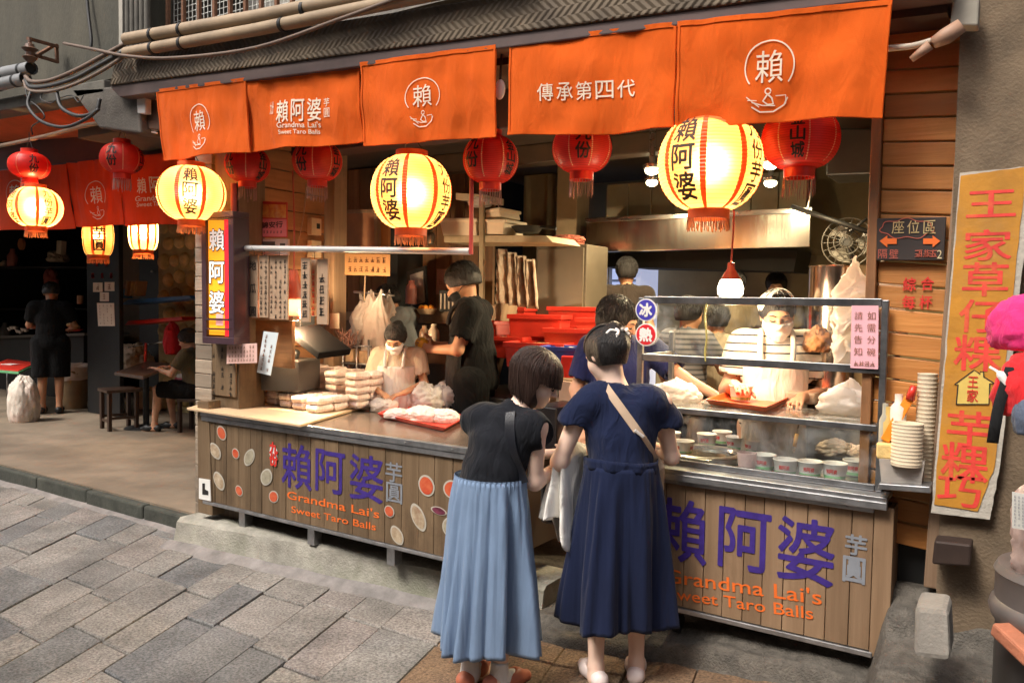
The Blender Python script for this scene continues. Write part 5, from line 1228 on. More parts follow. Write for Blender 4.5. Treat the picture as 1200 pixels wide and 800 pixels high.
mb = MB(); c = PZ(942, 473, zs)+Vector((0, .02, 0)); mb.obox(c+Vector((-.01, 0, .03)), (.14, .1, .055)); tag(mb.build('clear_container', bagmat('cloudy box', (.8, .66, .52), .6), bevel=.01), 'cloudy plastic container between the orange tray and the bag', 'container')
bag('cream cloth bundle in the case behind the front bowls', PZ(978, 540, CZ)+Vector((.0, .08, .045)), (.1, .06, .05), 66, pmat('cream towel', (.72, .6, .45), .9, bump=.3), name='towel', cat='towel')
bag('second cream cloth at the right inside the case', PZ(1003, 546, CZ)+Vector((.02, .1, .035)), (.07, .05, .05), 67, pmat('cream towel two', (.75, .62, .5), .9, bump=.3), name='towel', cat='towel')
t = thing('wooden_ladle', 'wooden handled spoon hanging in the glass case', 'spoon', P(933, 515, 3.72)); mb = MB(); mb.tube([P(934, 508, 3.72), P(931, 523, 3.72)], .009, 8); mb.build('handle', pmat('spoon wood', (.5, .25, .06), .5), t, smooth=True); mb = MB(); mb.tube([P(931, 523, 3.72), P(930, 531, 3.72)], .004, 6); mb.tube([P(934, 508, 3.72), P(936, 497, 3.72)], .004, 6); mb.build('shaft', M_steel, t)
bag('white bag heap on the shelf beside the woman in navy', P(790, 463, 3.8), (.13, .1, .06), 71, M_bagw, ear=.3)
mb = MB(); mb.tube(spline([P(829, 352, 3.505), P(826, 370, 3.503), P(828, 395, 3.502), P(826, 412, 3.503), P(827, 424, 3.5)], 6), [.004]*25, 6); tag(mb.build('tape_strip', pmat('yellowed tape', (.5, .42, .12), .4), smooth=True), 'yellowed strip of tape hanging on the upper glass', 'tape')
# steel work table, pot behind on the right
t = thing('steel_cylinder', 'tall stainless steel cylinder pot behind the masked vendor', 'pot', P(985, 420, 4.4)); c = P(986, 312, 4.35); mb = MB(); mb.lathe([(.155, -.75), (.155, -.004), (.162, 0), (.15, 0), (.145, -.7)], c, 40); mb.build('shell', pmat('polished steel', (.62, .5, .42), .18, metal=1, var=.06), t, smooth='auto'); mb = MB(); mb.box(c.x-.3, c.x+.3, c.y-.2, c.y+.25, .8, c.z-.75); mb.build('stand', M_steelr, t, bevel=.01)
bag('brown crumpled paper bag beside the vendor shoulder', P(958, 402, 4.2), (.07, .05, .075), 75, pmat('brown bag', (.5, .24, .1), .6, bump=.6), cat='bag')
# ================================================================== kitchen at the back
HY = 6.4
t = thing('cooker_hood', 'long stainless steel cooker hood over the kitchen at the back', 'cooker hood', P(818, 290, HY))
mb = MB(); a, b = P(686, 290, HY), P(949, 290, HY); zt_ = P(818, 250, HY).z
mb.box(a.x, b.x, HY, HY+1.0, (a.z+b.z)/2-.02, zt_); mb.build('canopy', pmat('brushed hood steel', (.52, .49, .42), .2, metal=1, var=.1, vs=3, stretch=(2.5, 1, .25), bump=.25, bs=4, rvar=.05), t, bevel=.006)
mb = MB(); mb.box(a.x-.004, b.x+.01, HY-.012, HY-.001, zt_-.035, zt_+.004); mb.build('top_trim', M_steel, t, bevel=.003)
mb = MB(); x0_, x1_ = P(711, 230, HY+.5).x, P(946, 230, HY+.5).x; n = 8
for i in range(n):
    xa = x0_+(x1_-x0_)*i/n; mb.box(xa, xa+(x1_-x0_)/n-.008, HY+.5, HY+.53, zt_, 2.86, tint=rng.random())
mb.build('duct_panels', pmat('pale duct panel', (.48, .46, .33), .38, metal=.5, var=.1, tint=.08), t, bevel=.003)
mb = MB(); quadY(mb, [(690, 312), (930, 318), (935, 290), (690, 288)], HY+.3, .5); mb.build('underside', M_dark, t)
for i, (x, y) in enumerate(((764, 198), (764, 212.5), (903, 191), (903, 213), (583, 208), (901, 160))):
    if i > 3: continue
    c = P(x, y, 5.9 if i % 2 else 4.9); c.z = min(c.z, 3.0); tt = thing('ceiling_spot', ['nearer left round ceiling lamp above the hood', 'farther left round ceiling lamp just above the hood panels', 'nearer right round ceiling lamp between the two lanterns', 'farther right round ceiling lamp just above the hood panels'][i], 'lamp', c-Vector((0, 0, .03)), 0, 'round ceiling lamps of the kitchen')
    mb = MB(); mb.lathe([(.055, .0), (.06, .02), (.06, .03)], c, 20); mb.tube([c+Vector((0, 0, .03)), (c.x, c.y, 3.02)], .02, 8); mb.build('housing', M_steel, tt, smooth='auto')
    mb = MB(); mb.ell(c-Vector((0, 0, .01)), (.045, .045, .03)); mb.build('lens', pmat('lit lens', (1, .9, .6), .3, emit=(1, .85, .5), es=14), tt, smooth=True)
    ld = bpy.data.lights.new('spot_bulb', 'SPOT'); ld.energy = 65; ld.color = (1, .8, .48); ld.spot_size = R_(168); ld.shadow_soft_size = .05; ld.spot_blend = .5
    lo = bpy.data.objects.new('spot_light', ld); COL.objects.link(lo); lo.parent = tt; lo.location = (0, 0, -.04)
t = thing('grey_cabinet', 'dull brown-grey upright cabinet side between crates and fridge', 'cabinet', P(655, 365, 5.9)); a, b = P(627, 365, 5.9), P(686, 365, 5.9); z1 = P(655, 287, 5.9).z
mb = MB(); mb.box(a.x, b.x, 5.9, 6.3, .15, z1); mb.build('carcass', pmat('taupe laminate', (.1, .08, .055), .45, var=.12), t, bevel=.006); mb = MB(); mb.box(a.x+.02, b.x-.02, 5.885, 5.899, .3, z1-.03); mb.build('door', pmat('taupe door', (.115, .092, .063), .45, var=.12), t, bevel=.004)
bag('reddish net bag lying on top of the grey cabinet', P(661, 284, 5.95), (.19, .1, .06), 81, pmat('red net', (.35, .1, .06), .8, bump=.6))
t = thing('open_fridge', 'lit white fridge with its door open behind the man in dark shirt', 'fridge', P(718, 345, 7.0)); Y = 7.0; a, b = P(686, 350, Y), P(750, 350, Y); z1 = P(718, 288, Y).z
M_frw = pmat('glowing fridge lining', (.75, .78, .82), .4, var=.04, emit=(.6, .68, 1), es=.28)  # lining itself glows in place of the fridge's inner lamp
mb = MB(); mb.box(a.x, b.x, Y+.4, Y+.43, .5, z1); mb.box(a.x, a.x+.03, Y, Y+.4, .5, z1); mb.box(b.x-.05, b.x, Y, Y+.4, .5, z1); mb.box(a.x, b.x, Y, Y+.399, z1-.04, z1+.02); mb.build('cabinet', M_frw, t, bevel=.004)
for i, z in enumerate((1.75, 1.95, 2.12)):
    mb = MB(); mb.box(a.x+.031, b.x-.051, Y+.05, Y+.399, z, z+.012); mb.build('shelf', pmat('blue grey shelf', (.25, .3, .42), .4), t)
mb = MB(); mb.box(a.x+(b.x-a.x)*.42, a.x+(b.x-a.x)*.45, Y-.02, Y+.05, .5, z1); mb.build('divider', M_white, t)
mb = MB(); c = P(731, 299, Y); mb.box(c.x-.09, c.x+.05, Y+.1, Y+.3, c.z-.03, c.z+.03); tag(mb.build('red_packet', M_redpl, bevel=.01), 'small red packet on the top shelf of the open fridge', 'packet')
# right-hand kitchen corner
t = thing('wall_fan', 'dim round wall fan in the right back corner of the kitchen', 'fan', P(992, 300, 5.6)); c = P(993, 284, 5.6)
mb = MB(); 
for r in (.16, .12, .08, .04): 
    mb.tube([c+Vector((r*math.cos(a), -.05*(1-r/.16), r*math.sin(a))) for a in np.linspace(0, 2*math.pi, 33)], .004, 5)
for k in range(18): a = 2*math.pi*k/18; mb.tube([c+Vector((.02*math.cos(a), -.05, .02*math.sin(a))), c+Vector((.16*math.cos(a), 0, .16*math.sin(a)))], .002, 4)
mb.build('guard', pmat('grey guard', (.09, .08, .065), .5), t); 
for k in range(3):
    A = 2*math.pi*k/3; mb = MB(); mb.grid(lambda u, v: c+Vector((( .03+.1*u)*math.cos(A+.9*(v-.5)*(.5+u)), .02+.025*(v-.5), (.03+.1*u)*math.sin(A+.9*(v-.5)*(.5+u)))), 8, 8); mb.build('blade', pmat('fan blade', (.22, .2, .17), .4), t, smooth=True)
mb = MB(); mb.cyl(c+Vector((0, -.04, 0)), c+Vector((0, .1, 0)), .035); mb.tube([c+Vector((0, .1, 0)), c+Vector((.03, .15, -.25)), c+Vector((.1, .25, -.4))], .02); mb.build('motor', M_iron, t, smooth='auto')
t = thing('crossed_poles', 'thin dark arm crossing the dim right kitchen corner', 'bracket', P(975, 265, 5.5)); mb = MB(); mb.tube([P(928, 242, 5.5), P(1018, 272, 5.4)], .016, 8); mb.tube([P(1016, 256, 5.5), P(996, 272, 5.5)], .01, 8); mb.build('arm', M_iron, t, smooth=True)
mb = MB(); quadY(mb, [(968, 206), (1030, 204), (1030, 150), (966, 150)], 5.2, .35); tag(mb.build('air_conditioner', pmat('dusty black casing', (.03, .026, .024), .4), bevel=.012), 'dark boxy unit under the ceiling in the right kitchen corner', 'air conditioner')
mb = MB(); mb.tube(spline([P(949, 190, 6), P(951, 215, 6), P(948, 240, 6), P(945, 252, 6)], 5), .008, 6); tag(mb.build('hose', pmat('grey hose', (.35, .33, .28), .5), smooth=True), 'grey hose hanging beside the right end of the hood panels', 'hose')
# crates of taro balls on a table
TY0 = 4.75
t = thing('work_table', 'low work table stacked with red crates in the middle of the shop', 'table', (-2.9, 5.3, .15))
mb = MB(); mb.box(-3.75, -2.05, 4.75, 6.0, .98, 1.02); mb.build('top', M_steelr, t, bevel=.004)
for x, y in ((-3.7, 4.8), (-2.1, 4.8), (-3.7, 5.95), (-2.1, 5.95)): mb = MB(); mb.box(x-.02, x+.02, y-.02, y+.02, .15, .98); mb.build('leg', M_steelr, t)
mb = MB(); mb.box(-3.72, -2.08, 4.78, 5.97, .45, .48); mb.build('shelf', M_steelr, t)
M_crate = pmat('crate red', (.5, .03, .018), .38, var=.15, vs=6)
M_crateb = pmat('crate blue', (.03, .06, .3), .4, var=.15)
def crate_proto(mat):
    t = thing('food_crate', 'x', 'crate', (0, 0, 0)); mb = MB(); w_, d_, h = .2, .15, .16; th = .008; tp = .93
    o0 = [(-w_*tp, -d_*tp, 0), (w_*tp, -d_*tp, 0), (w_*tp, d_*tp, 0), (-w_*tp, d_*tp, 0)]; o1 = [(-w_, -d_, h), (w_, -d_, h), (w_, d_, h), (-w_, d_, h)]
    i1 = [(x*(1-th/w_), y*(1-th/d_), z) for x, y, z in o1]; i0 = [(x*.94, y*.94, .01) for x, y, z in o0]
    mb.add(o0+o1+i1+i0, [(3, 2, 1, 0)]+[(j, (j+1) % 4, 4+(j+1) % 4, 4+j) for j in range(4)]+[(4+j, 4+(j+1) % 4, 8+(j+1) % 4, 8+j) for j in range(4)]+[(8+j, 8+(j+1) % 4, 12+(j+1) % 4, 12+j) for j in range(4)]+[(12, 13, 14, 15)])
    mb.build('box', mat, t, bevel=.003)
    mb = MB(); 
    for (xa, xb, ya, yb) in ((-w_-.01, w_+.01, -d_-.012, -d_-.001), (-w_-.01, w_+.01, d_+.001, d_+.012), (-w_-.012, -w_-.001, -d_, d_), (w_+.001, w_+.012, -d_, d_)): mb.box(xa, xb, ya, yb, h-.03, h+.003)
    mb.build('rim', mat, t, bevel=.004); return t
M_fill = {k: pmat('taro balls '+k, c, .5, var=.35, vs=60, bump=1.0, bs=70) for k, c in (('cream', (.75, .55, .36)), ('green', (.5, .42, .2)), ('grey', (.45, .4, .38)))}
def filling(o, kind):
    mb = MB(); mb.grid(lambda u, v: ((u-.5)*.37, (v-.5)*.27, .125+.03*math.sin(math.pi*u)*math.sin(math.pi*v)+.012*fn(u*13, v*10, len(kind)+u)), 30, 22); f = mb.build('filling', M_fill[kind], o, smooth=True, world=False)
cr0 = crate_proto(M_crate); crb = crate_proto(M_crateb); used = [0, 0]
def crate(label, px, py, Y, rz, kind, s=1, blue=False, z=None):
    k = 1 if blue else 0; o = (crb if blue else cr0) if not used[k] else copy_tree(crb if blue else cr0); 
    if used[k]:
        for ch in list(o.children):
            if ch.name.startswith('filling'): bpy.data.objects.remove(ch)
    used[k] = 1
    p = P(px, py, Y); o.location = (p.x, p.y, p.z-.16*s if z is None else z); o.rotation_euler = (0, 0, rz); o.scale = (s,)*3; tag(o, label, 'crate', 'plastic crates of taro balls'); 
    if kind: filling(o, kind)
    return o
c1 = crate('red crate of cream taro balls, upper crate of the left stack behind the black-shirted man', 633, 369, 5.35, .25, 'cream', 1.05)
crate('red crate under the upper crate of the left stack', 631, 369, 5.37, .28, None, 1.0, z=c1.location.z-.15)
crate('red crate under two others, bottom of the left stack', 631, 369, 5.38, .2, None, 1.0, z=c1.location.z-.3)
c2 = crate('red crate with cream filling at the back beside the grey cabinet', 676, 360, 5.75, .2, 'cream', 1.0)
crate('red crate under the back crate beside the grey cabinet', 676, 360, 5.76, .22, None, 1.0, z=c2.location.z-.15)
crate('red crate under two others beside the grey cabinet', 676, 360, 5.76, .18, None, 1.0, z=c2.location.z-.3)
crate('red crate of cream taro balls in the middle of the table', 676, 385, 5.2, .22, 'cream', 1.05)
crate('red crate with greenish filling nearest the bob-haired woman', 634, 401, 4.95, .2, 'green', 1.1)
crate('red crate half hidden behind the black-shirted man, lower left', 592, 394, 5.15, .2, 'cream', 1.0)
crate('red crate half hidden behind the black-shirted man, upper left', 596, 360, 5.7, .2, 'cream', 1.0)
crate('red crate below the half hidden crate behind the black-shirted man', 590, 376, 5.45, .2, None, 1.0)
crate('shallow red crate at the right behind the navy sleeve', 710, 373, 5.4, .2, 'cream', .95)
crate('blue crate with greyish filling behind the small red box', 668, 406, 4.72, .25, 'grey', .9, True)
mb = MB(); c = P(668, 418, 4.55); mb.obox(c+Vector((0, .05, -.07)), (.15, .15, .15), (0, 0, .4)); tag(mb.build('red_box', pmat('bright red box', (.68, .03, .02), .35), bevel=.006), 'small bright red box between the two women in the shop', 'box')
t = thing('side_table', 'pale wooden table edge under the small red box', 'table', (-2.35, 4.6, .15)); mb = MB(); z = P(668, 443, 4.5).z; mb.box(-2.75, -2.12, 4.4, 4.72, z-.04, z); mb.build('top', M_woodpost, t, bevel=.004)
for x in (-2.72, -2.16): mb = MB(); mb.box(x, x+.05, 4.42, 4.68, .15, z-.04); mb.build('leg', pmat('pinkish board', (.45, .3, .22), .7, var=.15), t)
mb = MB(); quadY(mb, [(655, 520), (676, 520), (674, 448), (655, 446)], 4.36, .02); mb.build('panel', pmat('pale board', (.55, .38, .28), .7, var=.2), t)
mb = MB(); quadY(mb, [(620, 535), (652, 540), (652, 478), (628, 474)], 3.8, .3); tag(mb.build('black_case', pmat('glossy black box', (.015, .012, .012), .25), bevel=.01), 'glossy black box beside the counter end behind the bob-haired woman', 'box')
# shelf with foam boxes
t = thing('wall_shelf', 'long pale shelf holding foam boxes behind the rail', 'shelf', P(600, 280, 5.3)); Y = 5.2; mb = MB(); quadY(mb, [(520, 284), (648, 284), (640, 276), (520, 275)], Y, .45); mb.build('board', pmat('shelf board', (.42, .34, .22), .6, stain=.3), t, bevel=.005)
mb = MB(); quadY(mb, [(561, 415), (566, 415), (566, 236), (561, 236)], Y-.02, .03); mb.build('upright', pmat('shelf post', (.3, .24, .15), .6), t, bevel=.004); mb = MB(); quadY(mb, [(534, 234), (566, 236), (566, 228), (534, 226)], Y-.02, .3); mb.build('upper_board', pmat('shelf board two', (.55, .46, .32), .6), t, bevel=.004)
M_foam = pmat('styrofoam', (.78, .66, .5), .8, var=.06)
def foam(label, corners, Y):
    t = thing('foam_box', label, 'box', P(*corners[0], Y), 0, 'foam boxes on the shelf'); mb = MB(); quadY(mb, corners, Y, .3); mb.build('box', M_foam, t, bevel=.012)
    bl, br, tr, tl = corners; mb = MB(); quadY(mb, [(tl[0]-1.5, tl[1]+3.5), (tr[0]+1.5, tr[1]+3.5), (tr[0]+1.5, tr[1]-.5), (tl[0]-1.5, tl[1]-.5)], Y-.012, .325); mb.build('lid', M_foam, t, bevel=.008)
foam('wide white foam box on the shelf behind the big middle lantern', [(519, 277), (559, 277), (557, 256), (514, 256)], 5.2)
foam('smaller white foam box on the shelf, right of the shelf post', [(567, 275), (589, 275), (591, 257), (568, 257)], 5.22)
foam('tilted foam box lying on top of the smaller one', [(568, 256), (587, 254), (584, 243), (570, 246)], 5.25)
bag('white plastic bag stuffed on the upper shelf board', P(563, 237, 5.25), (.1, .08, .06), 91, M_bagw)
mb = MB(); c = P(618, 270, 5.35); mb.lathe([(.0, -.02), (.09, -.02), (.13, .03), (.12, .03), (.08, -.01), (0, -.01)], c, 28); mb.tube([c+Vector((.12, 0, .02)), c+Vector((.28, -.03, .0))], .012); tag(mb.build('wok_pan', M_black, smooth='auto'), 'black pan at the right end of the foam box shelf', 'pan')
# the hanging grey pinkish cloths
M_cl = pmat('brown patterned cloth', (.3, .17, .11), .9, vs=12, col2=(.5, .42, .33), stain=.7, scol=(.1, .07, .05), bump=.3)
t = thing('hanging_cloths', 'bunch of brown and white cloths hanging below the foam box shelf', 'cloth', P(603, 355, 5.1)); 
for k in range(4):
    x = 582+k*12; mb = MB(); a = P(x, 292+k*4, 5.12+.03*k); b = P(x+10, 356+k*2, 5.12+.03*k); mb.sheet(lambda u, v: (a.x+(b.x-a.x)*(u*1.3)*(.7+.4*v), a.y+.04*math.sin(9*u+k)+.02*fn(u*5, v*5, k), a.z+(b.z-a.z)*v), 16, 14, .005, (0, 1, 0)); mb.build('cloth', M_cl, t, smooth=True)
# boards and clutter in the niche behind the pillar
t = thing('notice_board', 'tan wooden board with faint writing behind the hanging rail', 'board', P(420, 290, 4.9)); mb = MB(); quadY(mb, [(400, 290), (440, 290), (438, 249), (400, 250)], 4.95, .03); mb.build('board', pmat('orange board', (.4, .19, .1), .7, var=.15, stain=.3), t, bevel=.003)
mb = MB(); quadY(mb, [(399, 250), (442, 249), (442, 245), (399, 246)], 4.93, .04); quadY(mb, [(439, 292), (443, 292), (442, 250), (438, 250)], 4.93, .04); mb.build('frame', M_woodpost, t)
mb = MB(); quadY(mb, [(444, 288), (455, 288), (455, 252), (444, 252)], 4.97, .03); tag(mb.build('plank_piece', wood('orange plank', (.45, .2, .06), (.6, .3, .1), 'z'), bevel=.003), 'narrow orange plank standing right of the tan notice board', 'plank')
notice('cardboard_sign', 'tan cardboard sign with handwriting on a thin stick behind the rail', [(404, 322), (457, 323.5), (457, 298), (404, 297)], 4.5, pmat('cardboard', (.5, .27, .11), .85, var=.08), pmat('brown marker', (.12, .05, .02), .8), 7, 2, fill=1)
mb = MB(); mb.tube([P(428, 322, 4.51), P(427, 352, 4.51)], .006, 6); tag(mb.build('sign_stick', M_woodpost), 'thin stick holding up the tan cardboard sign', 'stick')
t = thing('niche_counter', 'cluttered wooden counter in front of the seated worker niche', 'counter', P(535, 390, 5.3)); mb = MB(); quadY(mb, [(395, 374), (585, 382), (590, 356), (395, 366)], 5.35, .35); mb.build('top', M_woodpost, t, bevel=.005); mb = MB(); quadY(mb, [(395, 450), (560, 470), (580, 383), (395, 375)], 5.38, .25); mb.build('body', pmat('dark cupboards', (.07, .035, .018), .6, var=.3), t)
t = thing('picture_frame', 'dark picture frame leaning in the niche', 'frame', P(490, 358, 5.1)); mb = MB(); mb.obox(P(489, 338, 5.3), (.22, .02, .36), (R_(-12), R_(-14), 0)); mb.build('frame', M_black, t, bevel=.004); mb = MB(); mb.obox(P(489, 338, 5.285), (.15, .01, .28), (R_(-12), R_(-14), 0)); mb.build('picture', pmat('grey picture', (.2, .18, .17), .4, vs=9, col2=(.42, .38, .34)), t)
notice('pink_poster', 'pinkish sheet pinned in the niche beside the black-haired man', [(511, 345), (538, 347), (538, 316), (512, 315)], 5.6, pmat('dull pink sheet', (.5, .24, .17), .8), M_brownink, 3, 3, fill=.3)
t = thing('file_binders', 'row of black binders on the niche counter', 'binders', P(527, 364, 5.25)); 
for i in range(6): x = 514.5+i*4.6; mb = MB(); quadY(mb, [(x, 365), (x+4, 365), (x+4, 340), (x, 340)], 5.25, .2); mb.build('binder', M_black, t, bevel=.004)
mb = MB(); 
for i in range(6): x = 514.5+i*4.6; quadY(mb, [(x+1.3, 362), (x+2.8, 362), (x+2.8, 344), (x+1.3, 344)], 5.246, .003)
mb.build('spine_label', pmat('spine label', (.45, .38, .3), .6), t)
t = thing('fruit_basket', 'small tan basket with orange fruit on the niche counter', 'basket', P(500, 372, 5.2)); c = P(500, 368, 5.2); mb = MB(); mb.lathe([(.06, 0), (.09, .045), (.085, .045), (.055, .005)], c, 24); mb.build('basket', M_ply, t, smooth='auto')
for k in range(5): mb = MB(); mb.ell(c+Vector((.045*math.cos(k*1.3), .045*math.sin(k*1.3), .05)), .027); mb.build('fruit', pmat('orange fruit', (.8, .3, .03), .4), t, smooth=True)
for i, (x, y, Y, r, h, m, lab) in enumerate(((508, 410, 4.8, .045, .2, pmat('cloudy jug', (.5, .4, .3), .4), 'cloudy plastic jug on the lower shelf beside the black-shirted man'), (497, 405, 4.85, .04, .16, pmat('brown jar', (.25, .15, .09), .35), 'brown jar on the lower shelf beside the jug'), (482, 356, 5.22, .05, .2, pmat('pink mug', (.5, .18, .14), .4), 'dull pink container on the niche counter'), (504, 286, 5.3, .04, .12, pmat('steel mug', (.5, .45, .38), .3, metal=1), 'steel canister on the shelf under the big middle lantern'))):
    c = P(x, y, Y); mb = MB(); mb.lathe([(0, 0), (r, 0), (r*1.02, h*.6), (r*.9, h*.75), (r*.5, h*.86), (r*.45, h), (0, h)], c, 24); tag(mb.build('container', m, smooth='auto'), lab, 'container')
t = thing('lower_shelf', 'low wooden shelf with jars behind the seated worker', 'shelf', P(505, 420, 4.8)); mb = MB(); quadY(mb, [(486, 425), (545, 428), (545, 410), (486, 410)], 4.75, .03); quadY(mb, [(486, 412), (548, 413), (548, 408), (486, 407)], 4.7, .3); mb.build('board', pmat('brown shelf', (.16, .095, .05), .6, var=.2), t, bevel=.004)
# wiry rack and dried bundle beside the hanging bags
t = thing('wire_rack', 'small wire rack with pale boxes under the hanging bags', 'rack', P(420, 470, 4.55)); Y = 4.55
mb = MB()
for x in (402, 418, 432): mb.tube([P(x, 460, Y), P(x, 398, Y)], .008, 6)
for y in (404, 425, 447): mb.tube([P(400, y, Y), P(435, y+2, Y)], .008, 6)
mb.build('wires', M_steelr, t, smooth=True)
for i, (x, y) in enumerate(((408, 416), (424, 418), (410, 440), (426, 442))): mb = MB(); quadY(mb, [(x-6, y+8), (x+6, y+8), (x+6, y-7), (x-6, y-7)], Y+.03, .15); mb.build('packet', pmat('tan packet', (.45, .3, .18), .7, var=.3, vs=20), t, bevel=.008)
mb = MB(); rr = random.Random(6)
for i in range(26):
    a = P(405+rr.uniform(-2, 6), 408, 4.5); mb.tube(spline([a, a+Vector((rr.uniform(-.06, .06), rr.uniform(-.04, .02), .05)), a+Vector((rr.uniform(-.12, .12), rr.uniform(-.05, .03), rr.uniform(.08, .16)))], 3), .004, 4)
tag(mb.build('dried_twigs', pmat('dried stems', (.25, .13, .1), .8, var=.4)), 'bundle of dried reddish twigs beside the wooden pillar', 'twigs', kind=None)
mb = MB(); quadY(mb, [(386, 385), (397, 385), (397, 367), (386, 367)], 4.445, .012); s_ = tag(mb.build('wall_socket', pmat('socket', (.6, .48, .36), .5), bevel=.003), 'pale wall socket on the wooden pillar', 'socket')
t = thing('switch_box', 'pale electric switch boxes with a dangling wire on the plank side wall', 'switch', PX(368, 285, -4.64)); 
for y in (265, 291): mb = MB(); c = PX(369, y, -4.62); mb.box(-4.65, -4.6, c.y-.05, c.y+.05, c.z-.07, c.z+.06); mb.build('box', pmat('cream box', (.6, .46, .28), .5), t, bevel=.004); mb = MB(); mb.box(-4.6, -4.595, c.y+.0, c.y+.03, c.z-.02, c.z+.02); mb.build('toggle', M_black, t)
mb = MB(); mb.tube(spline([PX(359, 215, -4.6), PX(356, 250, -4.58), PX(349, 285, -4.58), PX(344, 300, -4.58)], 5), .005, 6); mb.build('wire', pmat('tan wire', (.4, .25, .15), .5), t, smooth=True)
# red calendar
t = thing('wall_calendar', 'red tear-off calendar with flower picture on the plank side wall', 'calendar', P(315, 278, 3.8)); Y = 3.72
mb = MB(); quadY(mb, [(293, 278), (336, 278), (336, 237), (293, 235)], Y, .008); mb.build('backing', pmat('calendar red', (.6, .04, .04), .5, var=.1), t)
mb = MB(); quadY(mb, [(295, 254.5), (335, 255.5), (335, 240), (295, 238.5)], Y-.003, .002); mb.build('flower_print', pmat('flower print', (.6, .12, .05), .5, vs=26, col2=(.8, .5, .12), stain=.7, scol=(.7, .55, .4)), t)
mb = MB(); quadY(mb, [(294, 277), (335.5, 277), (335.5, 257), (294, 256)], Y-.003, .002); mb.build('pink_print', pmat('pink print', (.75, .2, .22), .5), t)
lt = MB(); pbox(lt, '錦安行', 307, 259, 332, 268, Y, .02, off=.005); r6 = random.Random(2)
for i in range(9): a = P(298+i*4, 272, Y); scribble(lt, a.x, a.z, .02, flatY(Y, .005), r6)
lt.build('lettering', M_ink, t)
mb = MB(); quadY(mb, [(297, 299), (337, 299), (337, 280), (297, 280)], Y, .02); mb.build('date_pad', pmat('date pad', (.66, .5, .42), .7), t, bevel=.003)
lt = MB(); quadY(lt, [(300, 290), (322, 290), (322, 283), (300, 283)], Y-.004, .002); quadY(lt, [(328, 291), (334, 291), (334, 285), (328, 285)], Y-.004, .002); lt.build('print', pmat('dark print', (.1, .08, .07), .7), t)
# ================================================================== left shop interior
nb = thing('left_shop_building', 'dark interior of the left shop behind the red orange banners', 'building', (-9, 6.5, .13))
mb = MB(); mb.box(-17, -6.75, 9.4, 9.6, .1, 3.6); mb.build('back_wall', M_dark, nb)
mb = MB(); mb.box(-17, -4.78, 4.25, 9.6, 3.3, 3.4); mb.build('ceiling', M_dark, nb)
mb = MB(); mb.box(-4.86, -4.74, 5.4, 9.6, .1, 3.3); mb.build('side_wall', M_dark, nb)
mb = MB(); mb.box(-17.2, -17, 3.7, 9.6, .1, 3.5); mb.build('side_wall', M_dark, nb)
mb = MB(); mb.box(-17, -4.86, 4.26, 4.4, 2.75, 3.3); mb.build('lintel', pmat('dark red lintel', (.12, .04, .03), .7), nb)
# stone wall: rounded stones in mortar
SY = 6.7
a, b = P(186, 400, SY).x, P(240, 400, SY).x
t = thing('stone_wall', 'wall of round yellowish stones lit by lanterns in the left shop', 'wall', ((a+b)/2, SY, .13))
mb = MB(); mb.box(a, b+.4, SY, SY+.2, .13, 3.2); mb.build('mortar', pmat('sandy mortar', (.5, .4, .2), .9, var=.2, bump=.5), t)
mb = MB(); r7 = random.Random(9); z = .3; row = 0
while z < 3.1:
    x = a+(.12 if row % 2 else 0); 
    while x < b+.35:
        r = r7.uniform(.1, .145); mb.ell((x+r, SY+.0, z+r7.uniform(-.03, .03)), (r, .06, r*r7.uniform(.75, .95)), n=14, m=8, tint=r7.random()); x += 2*r+.015
    z += .24; row += 1
mb.build('stones', pmat('yellow stone', (.62, .45, .2), .85, var=.25, vs=8, tint=.35, bump=.6, bs=30), t, smooth=True)
# black column with notices
t = thing('black_column', 'black painted column with red characters and cream notes in the left shop', 'column', P(122, 480, 6.0)); Y = 5.9
a, b = P(102, 400, Y).x, P(140, 400, Y).x; mb = MB(); mb.box(a, b, Y, Y+.06, .13, 3.3); mb.build('shaft', pmat('black column paint', (.008, .0075, .008), .6, var=.2), t, bevel=.01)
mb = MB(); rr = random.Random(4)
for x, y in ((113.5, 309), (125, 309), (109, 323), (120, 323), (130.5, 323)): c = P(x, y, Y); scribble(mb, c.x, c.z, .07, flatY(Y, .004), rr, wd=.016); scribble(mb, c.x, c.z, .07, flatY(Y, .004), rr, wd=.014)
mb.build('red_lettering', M_redink, t)
M_note = pmat('cream note', (.75, .6, .48), .8, var=.06)
for lab, c4, n, m in (('upper left cream square note on the black column', [(109, 342), (120, 342), (120, 331), (109, 331)], 1, 1), ('upper right cream square note on the black column', [(122.5, 341), (134, 341), (134, 330.5), (122.5, 330.5)], 1, 1), ('lower cream square note on the black column', [(117, 353), (127.5, 353), (127.5, 342.5), (117, 342.5)], 1, 1), ('tall cream notice with taped corners on the black column', [(115, 382), (134.5, 382), (133.5, 355), (113.5, 355)], 4, 7)):
    notice('paper_note', lab, c4, Y-.006, M_note, M_brownink, n, m, fill=.8)
M_wd = pmat('black door', (.014, .013, .014), .5, var=.2)
t = thing('black_door', 'tall dark grey door panel between shelf and stone wall', 'door', P(175, 450, 7.0)); Y = 7.0; mb = MB(); quadY(mb, [(163, 480), (190, 480), (188, 255), (163, 255)], Y, .05); mb.build('leaf', M_wd, t, bevel=.005); mb = MB(); mb.ell(P(178, 318, Y-.03), .018); mb.build('knob', M_steel, t, smooth=True)
mb = MB(); quadY(mb, [(141, 400), (163, 400), (163, 255), (141, 255)], 7.3, .05); tag(mb.build('wall_panelling', pmat('brown grey panel', (.12, .08, .045), .7, stain=.4)), 'brownish panel right of the black column', 'panel')
